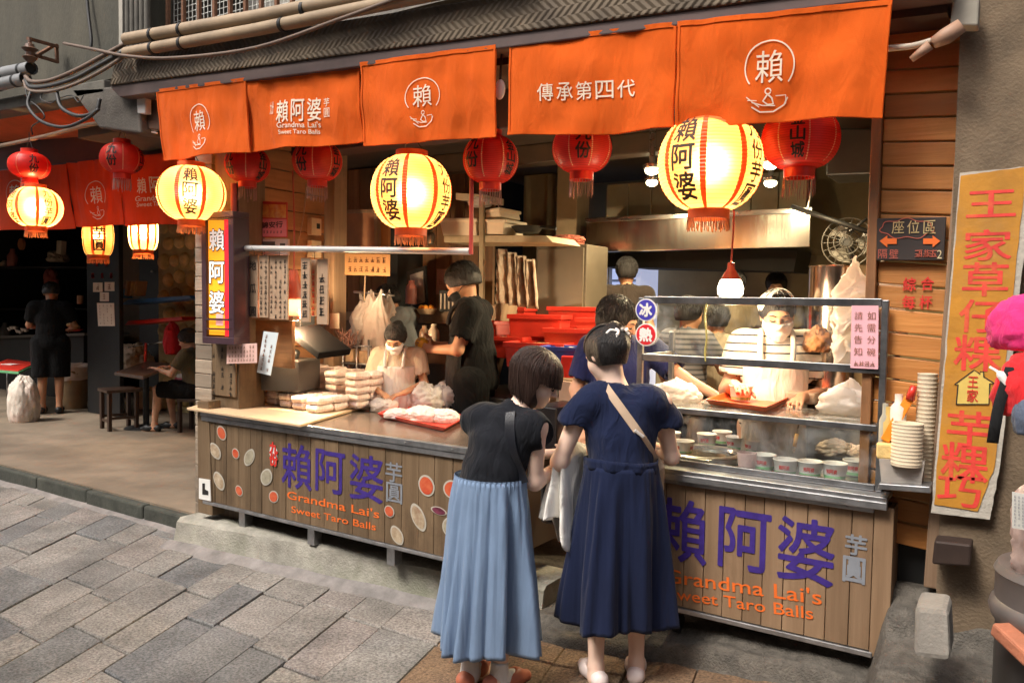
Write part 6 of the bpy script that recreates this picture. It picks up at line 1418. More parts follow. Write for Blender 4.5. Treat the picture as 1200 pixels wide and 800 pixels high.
# blue and red ledges
for nm, lab, c4, Y, m in (('blue_ledge', 'blue painted ledge with books in the left shop', [(141, 357), (224, 350), (222, 346), (150, 351)], 6.2, pmat('blue paint', (.04, .13, .32), .5, var=.15)), ('red_ledge', 'glossy red ledge below the blue one', [(146, 381), (214, 375), (212, 371), (150, 376)], 6.2, M_redpl)):
    mb = MB(); quadY(mb, c4, Y, .3); tag(mb.build(nm, m, bevel=.004), lab, 'ledge')
t = thing('shop_books', 'leaning books standing on the blue ledge', 'books', P(155, 352, 6.6)); 
for i, (x, w_, c) in enumerate(((142, 4, (.7, .6, .5)), (147, 3, (.15, .3, .5)), (152, 6, (.35, .22, .12)), (158, 6, (.4, .27, .16)), (163, 4, (.3, .18, .1)))): mb = MB(); mb.obox(P(x+2, 340-(2 if i > 1 else -4), 6.27), (w_*.0085, .15, .2 if i > 1 else .13), (0, R_(14 if i > 1 else 0), 0)); mb.build('book', pmat('book cover', c, .6), t, bevel=.003)
# dim shelves
t = thing('dark_shelving', 'dark shelving with bottles and bags in the depth of the left shop', 'shelving', P(50, 420, 8)); Y = 7.6
for y in (313, 362, 402): mb = MB(); quadY(mb, [(-60, y+2), (100, y+1), (100, y-1), (-60, y-1)], Y, .4); mb.build('board', pmat('dark shelf', (.04, .03, .022), .6), t)
for lab, x, y, r, h, c in (('pinkish bottle on the upper dark shelf', 15, 312, .1, .34, (.45, .14, .1)), ('cream jar on the upper dark shelf', 5, 312, .07, .12, (.6, .4, .25)), ('brown bottle on the upper dark shelf at the edge', -3, 312, .06, .3, (.1, .06, .04)), ('white paper cup stack on the lower shelf', 6, 394, .09, .27, (.65, .55, .45))):
    c0 = P(x, y, Y+.1); mb = MB(); mb.lathe([(0, 0), (r, 0), (r, h*.6), (r*.5, h*.8), (r*.4, h), (0, h)], c0, 20); tag(mb.build('bottle', pmat('bottle', c, .35), smooth='auto'), lab, 'bottle')
mb = MB(); c0 = P(24, 286, Y); mb.cyl(c0, c0+Vector((0, .04, 0)), .11, n=28); tag(mb.build('wall_clock', pmat('orange dial', (.5, .17, .06), .5), smooth='auto'), 'round orange wall clock on the dark shelving', 'clock')
bag('pale jumble of bags on the upper dark shelf', P(68, 302, Y+.1), (.22, .15, .13), 101, pmat('tan bags', (.45, .32, .2), .7, bump=.5), sharp=1.3)
mb = MB(); c0 = P(72, 290, Y); mb.obox(c0, (.16, .1, .24), (0, .1, 0)); tag(mb.build('cream_box', pmat('cream carton', (.6, .46, .3), .6), bevel=.01), 'upright cream carton on the upper dark shelf', 'box')
bag('reddish bundle behind the black-shirted cook head', P(60, 328, 7.3), (.16, .1, .2), 103, pmat('dim red cloth', (.25, .05, .03), .8), cat='cloth', name='cloth_bundle')
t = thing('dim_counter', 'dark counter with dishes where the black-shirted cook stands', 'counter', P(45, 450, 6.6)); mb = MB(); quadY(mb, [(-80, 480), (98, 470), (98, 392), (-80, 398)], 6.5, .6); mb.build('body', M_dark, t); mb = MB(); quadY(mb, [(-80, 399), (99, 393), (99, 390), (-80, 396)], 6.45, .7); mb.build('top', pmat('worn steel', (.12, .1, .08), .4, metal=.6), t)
rr = random.Random(12)
for i in range(9):
    x = 12+i*3.2; c0 = P(x, 391-rr.random()*8, 6.5); mb = MB(); mb.lathe([(0, 0), (.03, 0), (.055, .05), (.05, .05), (.0, .01)], c0, 16); tag(mb.build('steel_bowl', pmat('dim bowl', (.3, .25, .22), .35, metal=.4), smooth='auto'), f'small dim bowl on the dark counter, {["first", "second", "third", "fourth", "fifth", "sixth", "seventh", "eighth", "ninth"][i]} from the left', 'bowl', 'dishes on the dark counter')
t = thing('fruit_plate', 'red rimmed plate of yellowish food beside the cook', 'plate', P(85, 392, 6.4)); c0 = P(86, 388, 6.4); mb = MB(); mb.lathe([(0, 0), (.08, 0), (.14, .03), (.135, .03), (0, .01)], c0, 28); mb.build('plate', M_redpl, t, smooth='auto')
for k in range(6): mb = MB(); mb.ell(c0+Vector((.055*math.cos(k), .05*math.sin(k), .05+.012*k)), (.05, .045, .035)); mb.build('piece', pmat('yellow food', (.6, .38, .15), .5), t, smooth=True)
mb = MB(); c0 = P(94, 356, 6.6); mb.lathe([(0, 0), (.045, 0), (.045, .13), (.04, .13), (.04, .01), (0, .01)], c0, 20); tag(mb.build('tan_cup', pmat('tan cup', (.45, .28, .15), .5), smooth='auto'), 'tan cup standing left of the black column', 'cup')
# small red-topped table with a bag underneath
Z = .62; t = thing('tray_table', 'low metal stand with a red and green edged tray top at the left edge', 'table', PZ(15, 500, .13)); q = [PZ(-22, 432, Z+.1), PZ(22, 436, Z+.1), PZ(46, 425, Z+.1), PZ(8, 421, Z+.1)]
mb = MB(); mb.hexa([p-Vector((0, 0, .03)) for p in q]+q); mb.build('green_edge', pmat('green tray', (.12, .35, .16), .4), t, bevel=.006); cc = sum(q, Vector())/4
mb = MB(); mb.hexa([cc+(p-cc)*.93+Vector((0, 0, .001)) for p in q]+[cc+(p-cc)*.93+Vector((0, 0, .012)) for p in q]); mb.build('red_top', M_redpl, t, bevel=.003); mb = MB(); mb.obox(cc+Vector((.02, -.03, .02)), (.2, .14, .006), (0, 0, .3)); mb.build('paper', M_white, t)
for i, p in enumerate(q): mb = MB(); e = cc+(p-cc)*.95; mb.tube([e-Vector((0, 0, .03)), (e.x, e.y, .135)], .013, 8); mb.build('leg', M_steelr, t, smooth=True)
bag('big white printed sack under the red-topped stand', PZ(18, 495, .13)+Vector((-.05, .12, .2)), (.19, .17, .37), 111, pmat('white sack', (.66, .58, .5), .6, var=.15, vs=7, bump=.5, stain=.35, scol=(.6, .12, .08)), name='sack', sharp=.6)
t = thing('lined_bin', 'round bin lined with a clear bag standing beside the cook', 'bin', PZ(86, 480, .13)); c0 = PZ(86, 478, .13); mb = MB(); mb.lathe([(0, 0), (.17, 0), (.22, .6), (.21, .6), (.16, .02)], c0, 28); mb.build('body', pmat('bin body', (.2, .13, .07), .5), t, smooth='auto'); mb = MB(); mb.grid(lambda u, v: (c0.x+(.225+.02*fn(u*12, v*3))*math.cos(2*math.pi*u)*(1-.03*v), c0.y+(.225+.02*fn(u*12, v*3))*math.sin(2*math.pi*u), c0.z+.63-.22*v+.02*fn(u*9, 5)), 40, 8, closed_u=True); mb.build('liner', M_bagp, t, smooth=True)
# dark stool and table
t = thing('wooden_stool', 'dark square wooden stool beside the pedestal table', 'stool', PZ(144, 505, .13)); zt_ = .13+.47
q = [PZ(115, 458, zt_), PZ(134, 464, zt_), PZ(163, 455, zt_), PZ(145, 450, zt_)]; cc = sum(q, Vector())/4; rot = math.atan2((q[1]-q[0]).y, (q[1]-q[0]).x); s = .17
mat3 = euler(0, 0, rot)
mb = MB(); mb.obox(cc, (2*s+.04, 2*s+.04, .035), mat3); mb.build('seat', M_darkwood, t, bevel=.006)
for i, (u, v) in enumerate(((-1, -1), (1, -1), (1, 1), (-1, 1))):
    p = cc+mat3 @ Vector((u*(s-.02), v*(s-.02), 0)); mb = MB(); mb.hexa([(p.x+a*.02, p.y+b*.02, .13) for a, b in ((-1, -1), (1, -1), (1, 1), (-1, 1))]+[(p.x+a*.022, p.y+b*.022, zt_-.02) for a, b in ((-1, -1), (1, -1), (1, 1), (-1, 1))]); mb.build('leg', M_darkwood, t, bevel=.003)
    p2 = cc+mat3 @ Vector(((s-.02)*(-v), (s-.02)*u, 0)); mb = MB(); z = .28 if i % 2 else .24; mb.bar((p.x, p.y, z), (p2.x, p2.y, z), .02, .03); mb.build('stretcher', M_darkwood, t)
t = thing('pedestal_table', 'dark square cafe table on a round iron foot in the left shop', 'table', PZ(178, 505, .13)); zt_ = .13+.73; b0 = PZ(178, 506, .13)
q = [PZ(134, 436, zt_), PZ(168, 441, zt_), PZ(205, 426, zt_), PZ(172, 423, zt_)]; cc = sum(q, Vector())/4; c0 = Vector((cc.x, cc.y, 0)); mb = MB(); mb.hexa([p-Vector((0, 0, .035)) for p in q]+q); mb.build('top', M_darkwood, t, bevel=.006)
mb = MB(); mb.cyl((cc.x, cc.y, .15), (cc.x, cc.y, zt_-.035), .035); mb.build('column', M_black, t, smooth='auto'); mb = MB(); mb.lathe([(0, .165), (.06, .16), (.23, .145), (.25, .132)], (cc.x, cc.y, 0), 36); mb.build('foot', M_black, t, smooth='auto')
t = thing('white_basin', 'cream round tub under the pedestal table', 'tub', PZ(139, 490, .13)); c0 = PZ(140, 478, .2); mb = MB(); mb.lathe([(.22, 0), (.26, .26), (.27, .27), (.25, .26)], (c0.x, c0.y+.5, .16), 32); mb.build('tub', pmat('cream tub', (.62, .42, .24), .5), t, smooth='auto'); 
bag('cream crumpled bag behind the pedestal table', P(158, 423, 6.7), (.3, .2, .24), 115, pmat('cream paper bag', (.6, .44, .3), .7, bump=.4), sharp=1.2)
mb = MB(); mb.tube([P(170, 428, 6.2), P(171, 402, 6.2)], .018); tag(mb.build('red_pole', M_redpl, smooth=True), 'short upright red pole behind the pedestal table', 'pole')
mb = MB(); mb.tube([P(150, 407, 6.4), P(195, 400, 6.4)], .01); tag(mb.build('steel_bar', M_steel, smooth=True), 'thin steel bar behind the red pole', 'bar')
# ================================================================== right edge
WY = 3.55
t = thing('seating_board', 'dark chalk board with two orange arrows on the plank wall', 'sign board', P(1066, 305, WY)); Y = WY-.03
mb = MB(); quadY(mb, [(1027, 305), (1106, 305), (1109, 254), (1027, 256)], Y, .02); mb.build('board', pmat('brown black board', (.035, .025, .022), .7, var=.2), t, bevel=.003)
ch = MB(); 
for c_, x in zip('座位區', (1052, 1070, 1089)): pbox(ch, c_, x-7, 258, x+8, 274, Y, off=.004)
ch.build('chalk_lettering', pmat('yellow chalk', (.55, .42, .2), .9), t)
ch = MB(); k = lambda x, y: (P(x, y, Y).x, P(x, y, Y).z); F0 = flatY(Y, .004)
stroke(ch, [k(1041+44*0.5+31*math.cos(q)*(1+.05*math.sin(7*q)), 268+11*math.sin(q)*(1+.14*math.sin(7*q))) for q in np.linspace(0, 6.283, 60)], .003, F0)
for c_, x in zip('隔壁', (1034, 1047)): pbox(ch, c_, x-5, 292, x+6, 303, Y, off=.004)
for x in (1077, 1086, 1094): q = k(x, 297); scribble(ch, q[0], q[1], .032, F0, rs, wd=.0035)
ch.build('red_chalk_lettering', pmat('red chalk', (.5, .12, .08), .9), t)
ch = MB(); pbox(ch, '2', 1098, 293, 1104, 303, Y, off=.004); ch.build('digit', pmat('pale chalk', (.6, .5, .3), .9), t)
ch = MB()
for s_, x in ((-1, 1042), (1, 1091)):
    pts = [(x-s_*9, 279.5), (x+s_*2, 279.5), (x+s_*2, 276), (x+s_*11, 282.5), (x+s_*2, 290), (x+s_*2, 286), (x-s_*9, 286)]; ch.add([(P(*p, Y).x, Y-.004, P(*p, Y).z) for p in pts], [tuple(range(7))])
ch.build('arrow', M_orangep, t)
t2 = MB()
for c_, x, y in (('綜', 1066, 333), ('合', 1087, 332), ('每', 1065, 354), ('杯', 1085, 354)): pbox(t2, c_, x-8, y-8, x+8, y+8, 3.556, .02, off=.006)
t2.build('red_lettering', M_redink, pf)
# painted yellow sign on the pilaster
SYY = 3.385
t = thing('painted_sign', 'peeling yellow painted sign with tall red characters on the pilaster', 'sign', P(1135, 605, SYY))
def edge(side, n, seed):
    (xa, ya), (xb, yb) = side; return [(xa+(xb-xa)*i/n+1.6*fn(i*.9, seed), ya+(yb-ya)*i/n+1.3*fn(i*.8, seed+9)) for i in range(n)]
out_ = edge(((1130, 206), (1126, 207)), 3, 1)+edge(((1126, 207), (1095, 590)), 26, 2)+edge(((1095, 590), (1146, 598)), 9, 3)+edge(((1146, 598), (1166, 545)), 7, 4)+edge(((1166, 545), (1203, 196)), 20, 5)+edge(((1203, 196), (1130, 206)), 10, 6)
out2 = edge(((1125, 203), (1091, 600)), 26, 12)+edge(((1091, 600), (1160, 608)), 9, 13)+edge(((1160, 608), (1172, 545)), 7, 14)+edge(((1172, 545), (1212, 195)), 20, 15)+edge(((1212, 195), (1125, 203)), 10, 16)
mpz = lambda u, v, w_: (P(u, v, SYY).x, SYY-w_, P(u, v, SYY).z)
mb = MB(); mb.prism(out2[::-1], lambda u, v, w_: mpz(u, v, w_), .008); mb.build('plaster_patch', pmat('pale plaster', (.46, .42, .36), .9, var=.2, stain=.5, bump=.4), t)
mb = MB(); mb.prism(out_[::-1], lambda u, v, w_: mpz(u, v, w_+.0085), .003); mb.build('yellow_field', pmat('yellow sign paint', (.5, .22, .02), .75, var=.2, vs=6, stain=.9, scol=(.36, .2, .07), bump=.2, bs=40), t)
lt = MB()
for c_, x, y, w_, h in (('王', 1162, 239, 30, 17), ('家', 1158, 287, 29, 19), ('草', 1155, 327, 28, 20), ('仔', 1150, 370, 27, 19), ('粿', 1146, 413, 29, 20), ('芋', 1137, 502, 28, 19), ('粿', 1131, 541, 29, 20), ('巧', 1125, 574, 27, 15)):
    pbox(lt, c_, x-w_, y-h, x+w_, y+h, SYY, .014, off=.0125)
lt.build('red_lettering', pmat('red sign paint', (.7, .05, .035), .65, var=.25, vs=14, stain=.75, scol=(.6, .24, .05)), t)
hs = [(1121, 473), (1159, 473), (1160, 449), (1166, 449), (1153, 441), (1153, 435), (1149, 435), (1149, 438), (1142, 433), (1119, 450), (1123, 450)]
mb = MB(); mb.prism(hs[::-1], lambda u, v, w_: mpz(u, v, w_+.012), .002); mb.build('house_shape', pmat('pale yellow', (.7, .5, .12), .6), t)
lt = MB(); f = lambda u, v: (u, SYY-.0155, v); stroke(lt, [(P(*p, SYY).x, P(*p, SYY).z) for p in hs+hs[:1]], .004, f); 
lt.build('house_outline', M_ink, t); lt = MB(); pbox(lt, '王', 1134, 441, 1147, 453, SYY, .01, off=.016); pbox(lt, '家', 1133, 456, 1147, 470, SYY, .01, off=.016); lt.build('house_lettering', M_redink, t)
mb = MB()
for (x, y, w_) in ((1146, 357, 24), (1140, 366, 26), (1135, 413, 22), (1150, 371, 12)): mb.prism([(x+w_*.5*math.cos(q)*(1+.4*fn(q, x)), y+7*math.sin(q)*(1+.5*fn(q, y))) for q in np.linspace(0, 6.28, 22, endpoint=False)][::-1], lambda u, v, w2: mpz(u, v, w2+.0135), .001)
# letter box, block, socket
mb = MB(); quadY(mb, [(1092, 661), (1137, 664), (1139, 638), (1095, 633)], 3.3, .1); c = mb; tag(mb.build('letter_box', pmat('rusty brown metal', (.045, .028, .022), .6, metal=.3, var=.3), bevel=.008), 'rusty brown metal box on the foot of the pilaster', 'box')
t = thing('stone_block', 'grey concrete block leaning at the foot of the pilaster', 'block', P(1092, 775, 2.95)); mb = MB(); f4 = [P(1070, 770, 2.98), P(1114, 776, 2.92), P(1111, 714, 2.98), P(1072, 709, 3.04)]; bk = [p+Vector((.0, .16, .01)) for p in f4]; mb.hexa([f4[0], f4[1], bk[1], bk[0], f4[3], f4[2], bk[2], bk[3]]); mb.build('block', M_conc, t, bevel=.02)
t = thing('ceiling_fitting', 'pale broken electrical fitting with a hanging pipe at the top right', 'fitting', P(1125, 25, 3.3)); mb = MB(); quadY(mb, [(1113, 30), (1146, 30), (1148, -4), (1117, -4)], 3.3, .08); mb.build('plate', pmat('dusty plate', (.3, .27, .22), .7, stain=.4), t, bevel=.006); mb = MB(); mb.tube([P(1127, 30, 3.26), P(1108, 43, 3.26), P(1093, 51, 3.26)], [.026, .03, .02], 12); mb.tube([P(1068, 70, 3.27), P(1090, 53, 3.26)], [.012, .02], 10); mb.build('pipe', pmat('tan pipe', (.35, .2, .13), .6), t, smooth=True); mb = MB(); mb.tube(spline([P(1040, 57, 3.3), P(1070, 54, 3.28), P(1098, 46, 3.27)], 5), .012, 8); mb.build('cable', pmat('pale cable', (.4, .33, .26), .6), t, smooth=True)
# shelf of cups between cart and post
t = thing('side_shelf', 'small pale shelf between the cart and the corner post', 'shelf', P(1060, 575, 3.5)); mb = MB(); quadY(mb, [(1028, 573), (1091, 578), (1090, 570), (1030, 566)], 3.36, .2); mb.build('board', M_steelr, t, bevel=.004)
zb_ = P(1060, 568, 3.42).z
t = thing('clear_tub', 'translucent plastic tub with tissues on the small shelf', 'tub', P(1057, 568, 3.44)); mb = MB(); quadY(mb, [(1033, 566), (1079, 570), (1084, 540), (1030, 537)], 3.39, .003); a = P(1033, 566, 3.39); b = P(1079, 570, 3.39); mb.box(a.x, a.x+.003, 3.394, 3.5, a.z, a.z+.1); mb.box(b.x, b.x+.003, 3.394, 3.5, a.z, a.z+.1); mb.box(a.x, b.x, 3.5, 3.503, a.z, a.z+.1); mb.build('walls', bagmat('cloudy plastic', (.8, .74, .68), .45), t); mb = MB(); mb.box(a.x+.05, a.x+.13, 3.41, 3.48, a.z+.002, a.z+.06); mb.build('tissues', M_white, t, bevel=.006)
def cupstack(label, px, py0, py1, Y, r, n):
    c = P(px, py0, Y); h = P(px, py1, Y).z-c.z; t = thing('cup_stack', label, 'cups', c, 0, 'stacks of paper cups'); mb = MB(); pr = []
    for i in range(n): z = h*i/n; pr += [(r*.98, z), (r*.99, z+h/n*.6), (r*1.012, z+h/n*.66), (r*1.012, z+h/n*.94), (r*.98, z+h/n*.98)]
    mb.lathe(pr+[(r*.9, h), (r*.8, h-.04), (0, h-.05)], c, 28); mb.build('cups', pmat('cream paper cups', (.74, .62, .45), .55, var=.05), t, smooth='auto')
cupstack('tall leaning-free stack of cream paper cups by the corner post', 1082, 566, 437, 3.5, .036, 26)
cupstack('short wide stack of cream paper cups on the small shelf', 1062, 545, 495, 3.4, .056, 12)
t = thing('orange_brush', 'orange handled brush with red tip in the tub', 'brush', P(1040, 520, 3.45)); mb = MB(); mb.bar(P(1037, 516, 3.44), P(1066, 466, 3.46), .035, .012, (0, -1, 0)); mb.build('handle', pmat('orange handle', (.85, .25, .02), .4), t, bevel=.003); mb = MB(); mb.tube([P(1066, 468, 3.46), P(1071, 452, 3.46)], [.018, .012]); mb.build('tip', M_redpl, t, smooth=True)
for lab, x, y, r, h, c in (('white bottle behind the orange brush', 1052, 500, .03, .13, (.75, .68, .58)), ('bottle with a blue cap beside the glass case', 1036, 522, .022, .17, (.4, .38, .3)), ('yellowish bottle at the tub', 1039, 520, .025, .15, (.6, .4, .12))):
    c0 = P(x, y, 3.47); mb = MB(); mb.lathe([(0, 0), (r, 0), (r, h*.6), (r*.5, h*.75), (r*.5, h), (0, h)], c0, 20); tag(mb.build('bottle', pmat('side bottle', c, .4), smooth='auto'), lab, 'bottle')
mb = MB(); mb.obox(P(1037, 528, 3.42), (.06, .05, .06), (0, 0, .2)); tag(mb.build('yellow_sponge', pmat('sponge', (.7, .5, .2), .9, bump=.5), bevel=.008), 'yellow sponge on the rim of the tub', 'sponge')
# neighbouring stall on the right
t = thing('steel_drum', 'dark metal steamer drum at the right edge of the lane', 'drum', P(1200, 760, 2.9)); c0 = P(1264, 700, 2.75); mb = MB(); mb.lathe([(0, 0), (.19, 0), (.2, .02), (.2, .62), (.21, .63)], (c0.x, c0.y, .2), 44); mb.build('body', pmat('dark drum', (.055, .052, .05), .45, metal=.5, var=.25), t, smooth='auto')
mb = MB(); zz = .86; mb.lathe([(.202, .6), (.215, .62), (.22, .64), (.215, .66), (.205, .67), (.205, .74), (.21, .75), (.2, .77), (0, .78)], (c0.x, c0.y, .2), 44); mb.build('steamer_rings', pmat('steamer ring', (.14, .12, .11), .5, metal=.3, var=.2), t, smooth='auto')
bag('pinkish clear plastic bag on the steamer drum', (c0.x+.01, c0.y-.04, 1.07), (.185, .17, .21), 131, bagmat('pink clear bag', (.8, .62, .56), .62, .15), n=90, sharp=.5)
notice('printed_label', 'small printed pale label on the bag over the drum', [(1186, 618), (1207, 622), (1207, 580), (1186, 576)], c0.y-.2, pmat('label paper', (.62, .6, .55), .7), pmat('grey print', (.3, .3, .33), .8), 4, 9)
bag('red fabric bag hanging at the right edge above the drum', P(1212, 460, 2.75), (.105, .09, .115), 133, cloth('red nylon', (.68, .025, .03)), sharp=.5, n=52)
bag('bright pink fabric hanging at the right edge, topmost', P(1222, 385, 2.8), (.14, .1, .11), 137, cloth('pink fleece', (.78, .04, .2)), cat='cloth', name='pink_cloth', sharp=.45, n=52)
bag('navy grey piece of fabric poking out beside the red bag', P(1210, 492, 2.68), (.05, .05, .07), 139, cloth('slate cloth', (.1, .12, .17)), cat='cloth', name='dark_cloth', sharp=.4)
mb = MB(); ps = spline([P(1185, 430, 2.7), P(1172, 470, 2.68), P(1166, 500, 2.68), P(1163, 519, 2.7)], 5); mb.sheet(lambda u, v: ps[min(int(v*(len(ps)-1)), len(ps)-1)]+Vector(((u-.5)*.03, 0, 0)), 3, 16, .006, (0, 1, 0)); tag(mb.build('bag_strap', cloth('black webbing', (.015, .015, .016)), smooth=True), 'black strap hanging from the red bag', 'strap')
mb = MB(); mb.tube(spline([P(1160, 430, 2.72), P(1172, 438, 2.7), P(1180, 452, 2.7)], 4), [.004]*4+[.012]*5, 8); tag(mb.build('bag_buckle', M_white, smooth=True), 'small pale buckle at the left of the red bag', 'buckle')
mb = MB(); mb.bar(P(1172, 735, 2.6), P(1215, 775, 2.5), .06, .04); tag(mb.build('brick_edge', pmat('terracotta', (.42, .15, .08), .8, var=.2, bump=.4), bevel=.008), 'reddish brick edge on the ground at the bottom right corner', 'brick')
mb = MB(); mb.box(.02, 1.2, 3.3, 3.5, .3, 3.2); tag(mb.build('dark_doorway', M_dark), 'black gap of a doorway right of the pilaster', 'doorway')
# ================================================================== people
def skinmat(name, c): return pmat(name, c, .5, var=.07, vs=9, sss=.12, spec=.4, bump=.05, bs=120)
M_skinA = skinmat('fair skin', (.78, .55, .44)); M_skinB = skinmat('warm skin', (.56, .3, .19)); M_skinC = skinmat('tan skin', (.46, .23, .13))
def hairmat(name, c, c2): return pmat(name, c, .48, vs=7, stretch=(9, 9, .6), col2=c2, bump=1.0, bs=22, spec=.4, rvar=.08)
M_hairb = hairmat('dark brown hair', (.022, .011, .008), (.06, .03, .022)); M_hairk = hairmat('black hair', (.006, .005, .005), (.022, .018, .017))
V3 = Vector
def frame(f, u=(0, 0, 1)):
    f = V3(f).normalized(); u = V3(u); r = f.cross(u).normalized(); u = r.cross(f); return Matrix((r, f, u)).transposed()
def head_prims(c, m, k=1.0):
    T = lambda x, y, z: c+m @ (V3((x, y, z))*k); E = lambda x, y, z, a, b, d: ('e', T(x, y, z), (a*k, b*k, d*k), m)
    return [E(0, -.018, .03, .073, .092, .08), E(0, .03, -.02, .06, .062, .085), E(0, .05, -.075, .04, .04, .032), E(0, .066, -.09, .02, .02, .016),
            E(.036, .055, -.03, .026, .028, .03), E(-.036, .055, -.03, .026, .028, .03),
            E(0, .082, .028, .045, .012, .012)], [('c', T(0, .09, .012), T(0, .112, -.022), .0085*k, .0115*k), ('e', T(.012, .1, -.026), (.009*k, .009*k, .007*k)), ('e', T(-.012, .1, -.026), (.009*k, .009*k, .007*k)),
            E(0, .092, -.054, .021, .009, .006), E(0, .09, -.064, .018, .009, .0065), E(.073, -.008, -.008, .009, .018, .03), E(-.073, -.008, -.008, .009, .018, .03)], [E(.03, .1, .006, .017, .014, .011), E(-.03, .1, .006, .017, .014, .011)]
def hand_prims(w, d, n, side, curl=.5, k=1.0, spread=.12):
    """w wrist, d finger direction, n palm normal (where the palm looks), side=+1 when the thumb lies along d x n"""
    d = V3(d).normalized(); n = V3(n); n = (n-d*n.dot(d)).normalized(); l = d.cross(n)*side
    pr = []; big = []
    for a in (-.022, -.007, .009, .023): big.append(('c', w+l*a*.55*k+d*.008*k, w+l*a*k+d*.082*k, .0125*k, .0115*k))
    for i, (a, L) in enumerate(((.027, .068), (.009, .077), (-.009, .071), (-.026, .055))):
        p = w+l*a*k+d*.084*k; dd = (d+l*spread*(a/.027)).normalized(); ang = 0; r = .0088*k
        for j, f in enumerate((.45, .31, .24)):
            ang += curl*(.55, .75, .5)[j]*(1+.08*(1-i)); q = p+(dd*math.cos(ang)+n*math.sin(ang))*L*f*k; pr.append(('c', p, q, r, r*.92)); p = q; r *= .92
    p = w+l*.024*k+d*.022*k+n*.006*k; 
    for j, (f, ca) in enumerate(((.042, .75), (.032, .55), (.026, .4))):
        q = p+(l*ca+d*(1-ca*.35)+n*(.25+.3*curl+.12*j)).normalized()*f*k; pr.append(('c', p, q, (.0125, .0105, .0095)[j]*k, (.0105, .0095, .008)[j]*k)); p = q
    return big, pr
STD = dict(pelvis=(0, 0, .86), waist=(0, .01, 1.0), chest=(0, .012, 1.14), neck=(0, 0, 1.31), head=(0, .025, 1.455),
           shR=(.165, 0, 1.275), shL=(-.165, 0, 1.275), elR=(.2, -.01, 1.01), elL=(-.2, -.01, 1.01), wrR=(.21, .07, .79), wrL=(-.21, .07, .79),
           hipR=(.085, 0, .84), hipL=(-.085, 0, .84), knR=(.09, .015, .46), knL=(-.09, .015, .46), anR=(.09, -.02, .085), anL=(-.09, -.02, .085))
def joints(**k):
    J = {a: V3(b) for a, b in STD.items()}; J.update({a: V3(b) for a, b in k.items() if a in STD}); return J
def torso_prims(J, w=1.0):
    up = (J['chest']-J['waist']).normalized(); xr = (J['shR']-J['shL']).normalized(); y = up.cross(xr).normalized(); m = Matrix((xr, y, xr.cross(y))).transposed()
    xr2 = (J['hipR']-J['hipL']).normalized(); y2 = V3((0, 0, 1)).cross(xr2); m2 = Matrix((xr2, y2, V3((0, 0, 1)))).transposed()
    return [('e', J['pelvis'], (.13*w, .1*w, .12), m2), ('e', J['waist'], (.118*w, .088*w, .13), m), ('e', J['chest'], (.142*w, .1*w, .15), m),
            ('c', J['shL'].lerp(J['shR'], .12), J['shL'].lerp(J['shR'], .88), .052*w, .052*w), ('c', J['neck']-up*.09, J['neck'], .085*w, .055*w)]
def arm_prims(J, s, w=1.0): return [('c', J['sh'+s], J['el'+s], .046*w, .036*w), ('c', J['el'+s], J['wr'+s], .037*w, .024*w), ('e', J['sh'+s], (.05*w, .05*w, .05*w))]
def leg_prims(J, s, w=1.0, lw=1.0):
    h, k, a = J['hip'+s], J['kn'+s], J['an'+s]; c = k.lerp(a, .33)+V3((0, -.018, 0))
    return [('c', h, k, .088*w*lw, .052*w), ('c', k, a, .05*w, .033*w), ('c', c+V3((0, 0, .06)), c-V3((0, 0, .08)), .042*w, .03*w)]
def foot_prims(J, s, f=None):
    a = J['an'+s]; f = V3(f or (0, 1, 0)).normalized(); b = a.copy(); b.z -= .045
    return [('c', a, b, .034, .036), ('c', b-f*.03, b+f*.1+V3((0, 0, -.01)), .034, .03), ('c', b+f*.08+V3((0, 0, -.012)), b+f*.15+V3((0, 0, -.015)), .03, .022)]
def bounds(J, m=.3):
    P_ = list(J.values()); lo = [min(p[i] for p in P_)-m for i in range(3)]; hi = [max(p[i] for p in P_)+m for i in range(3)]; return lo, hi
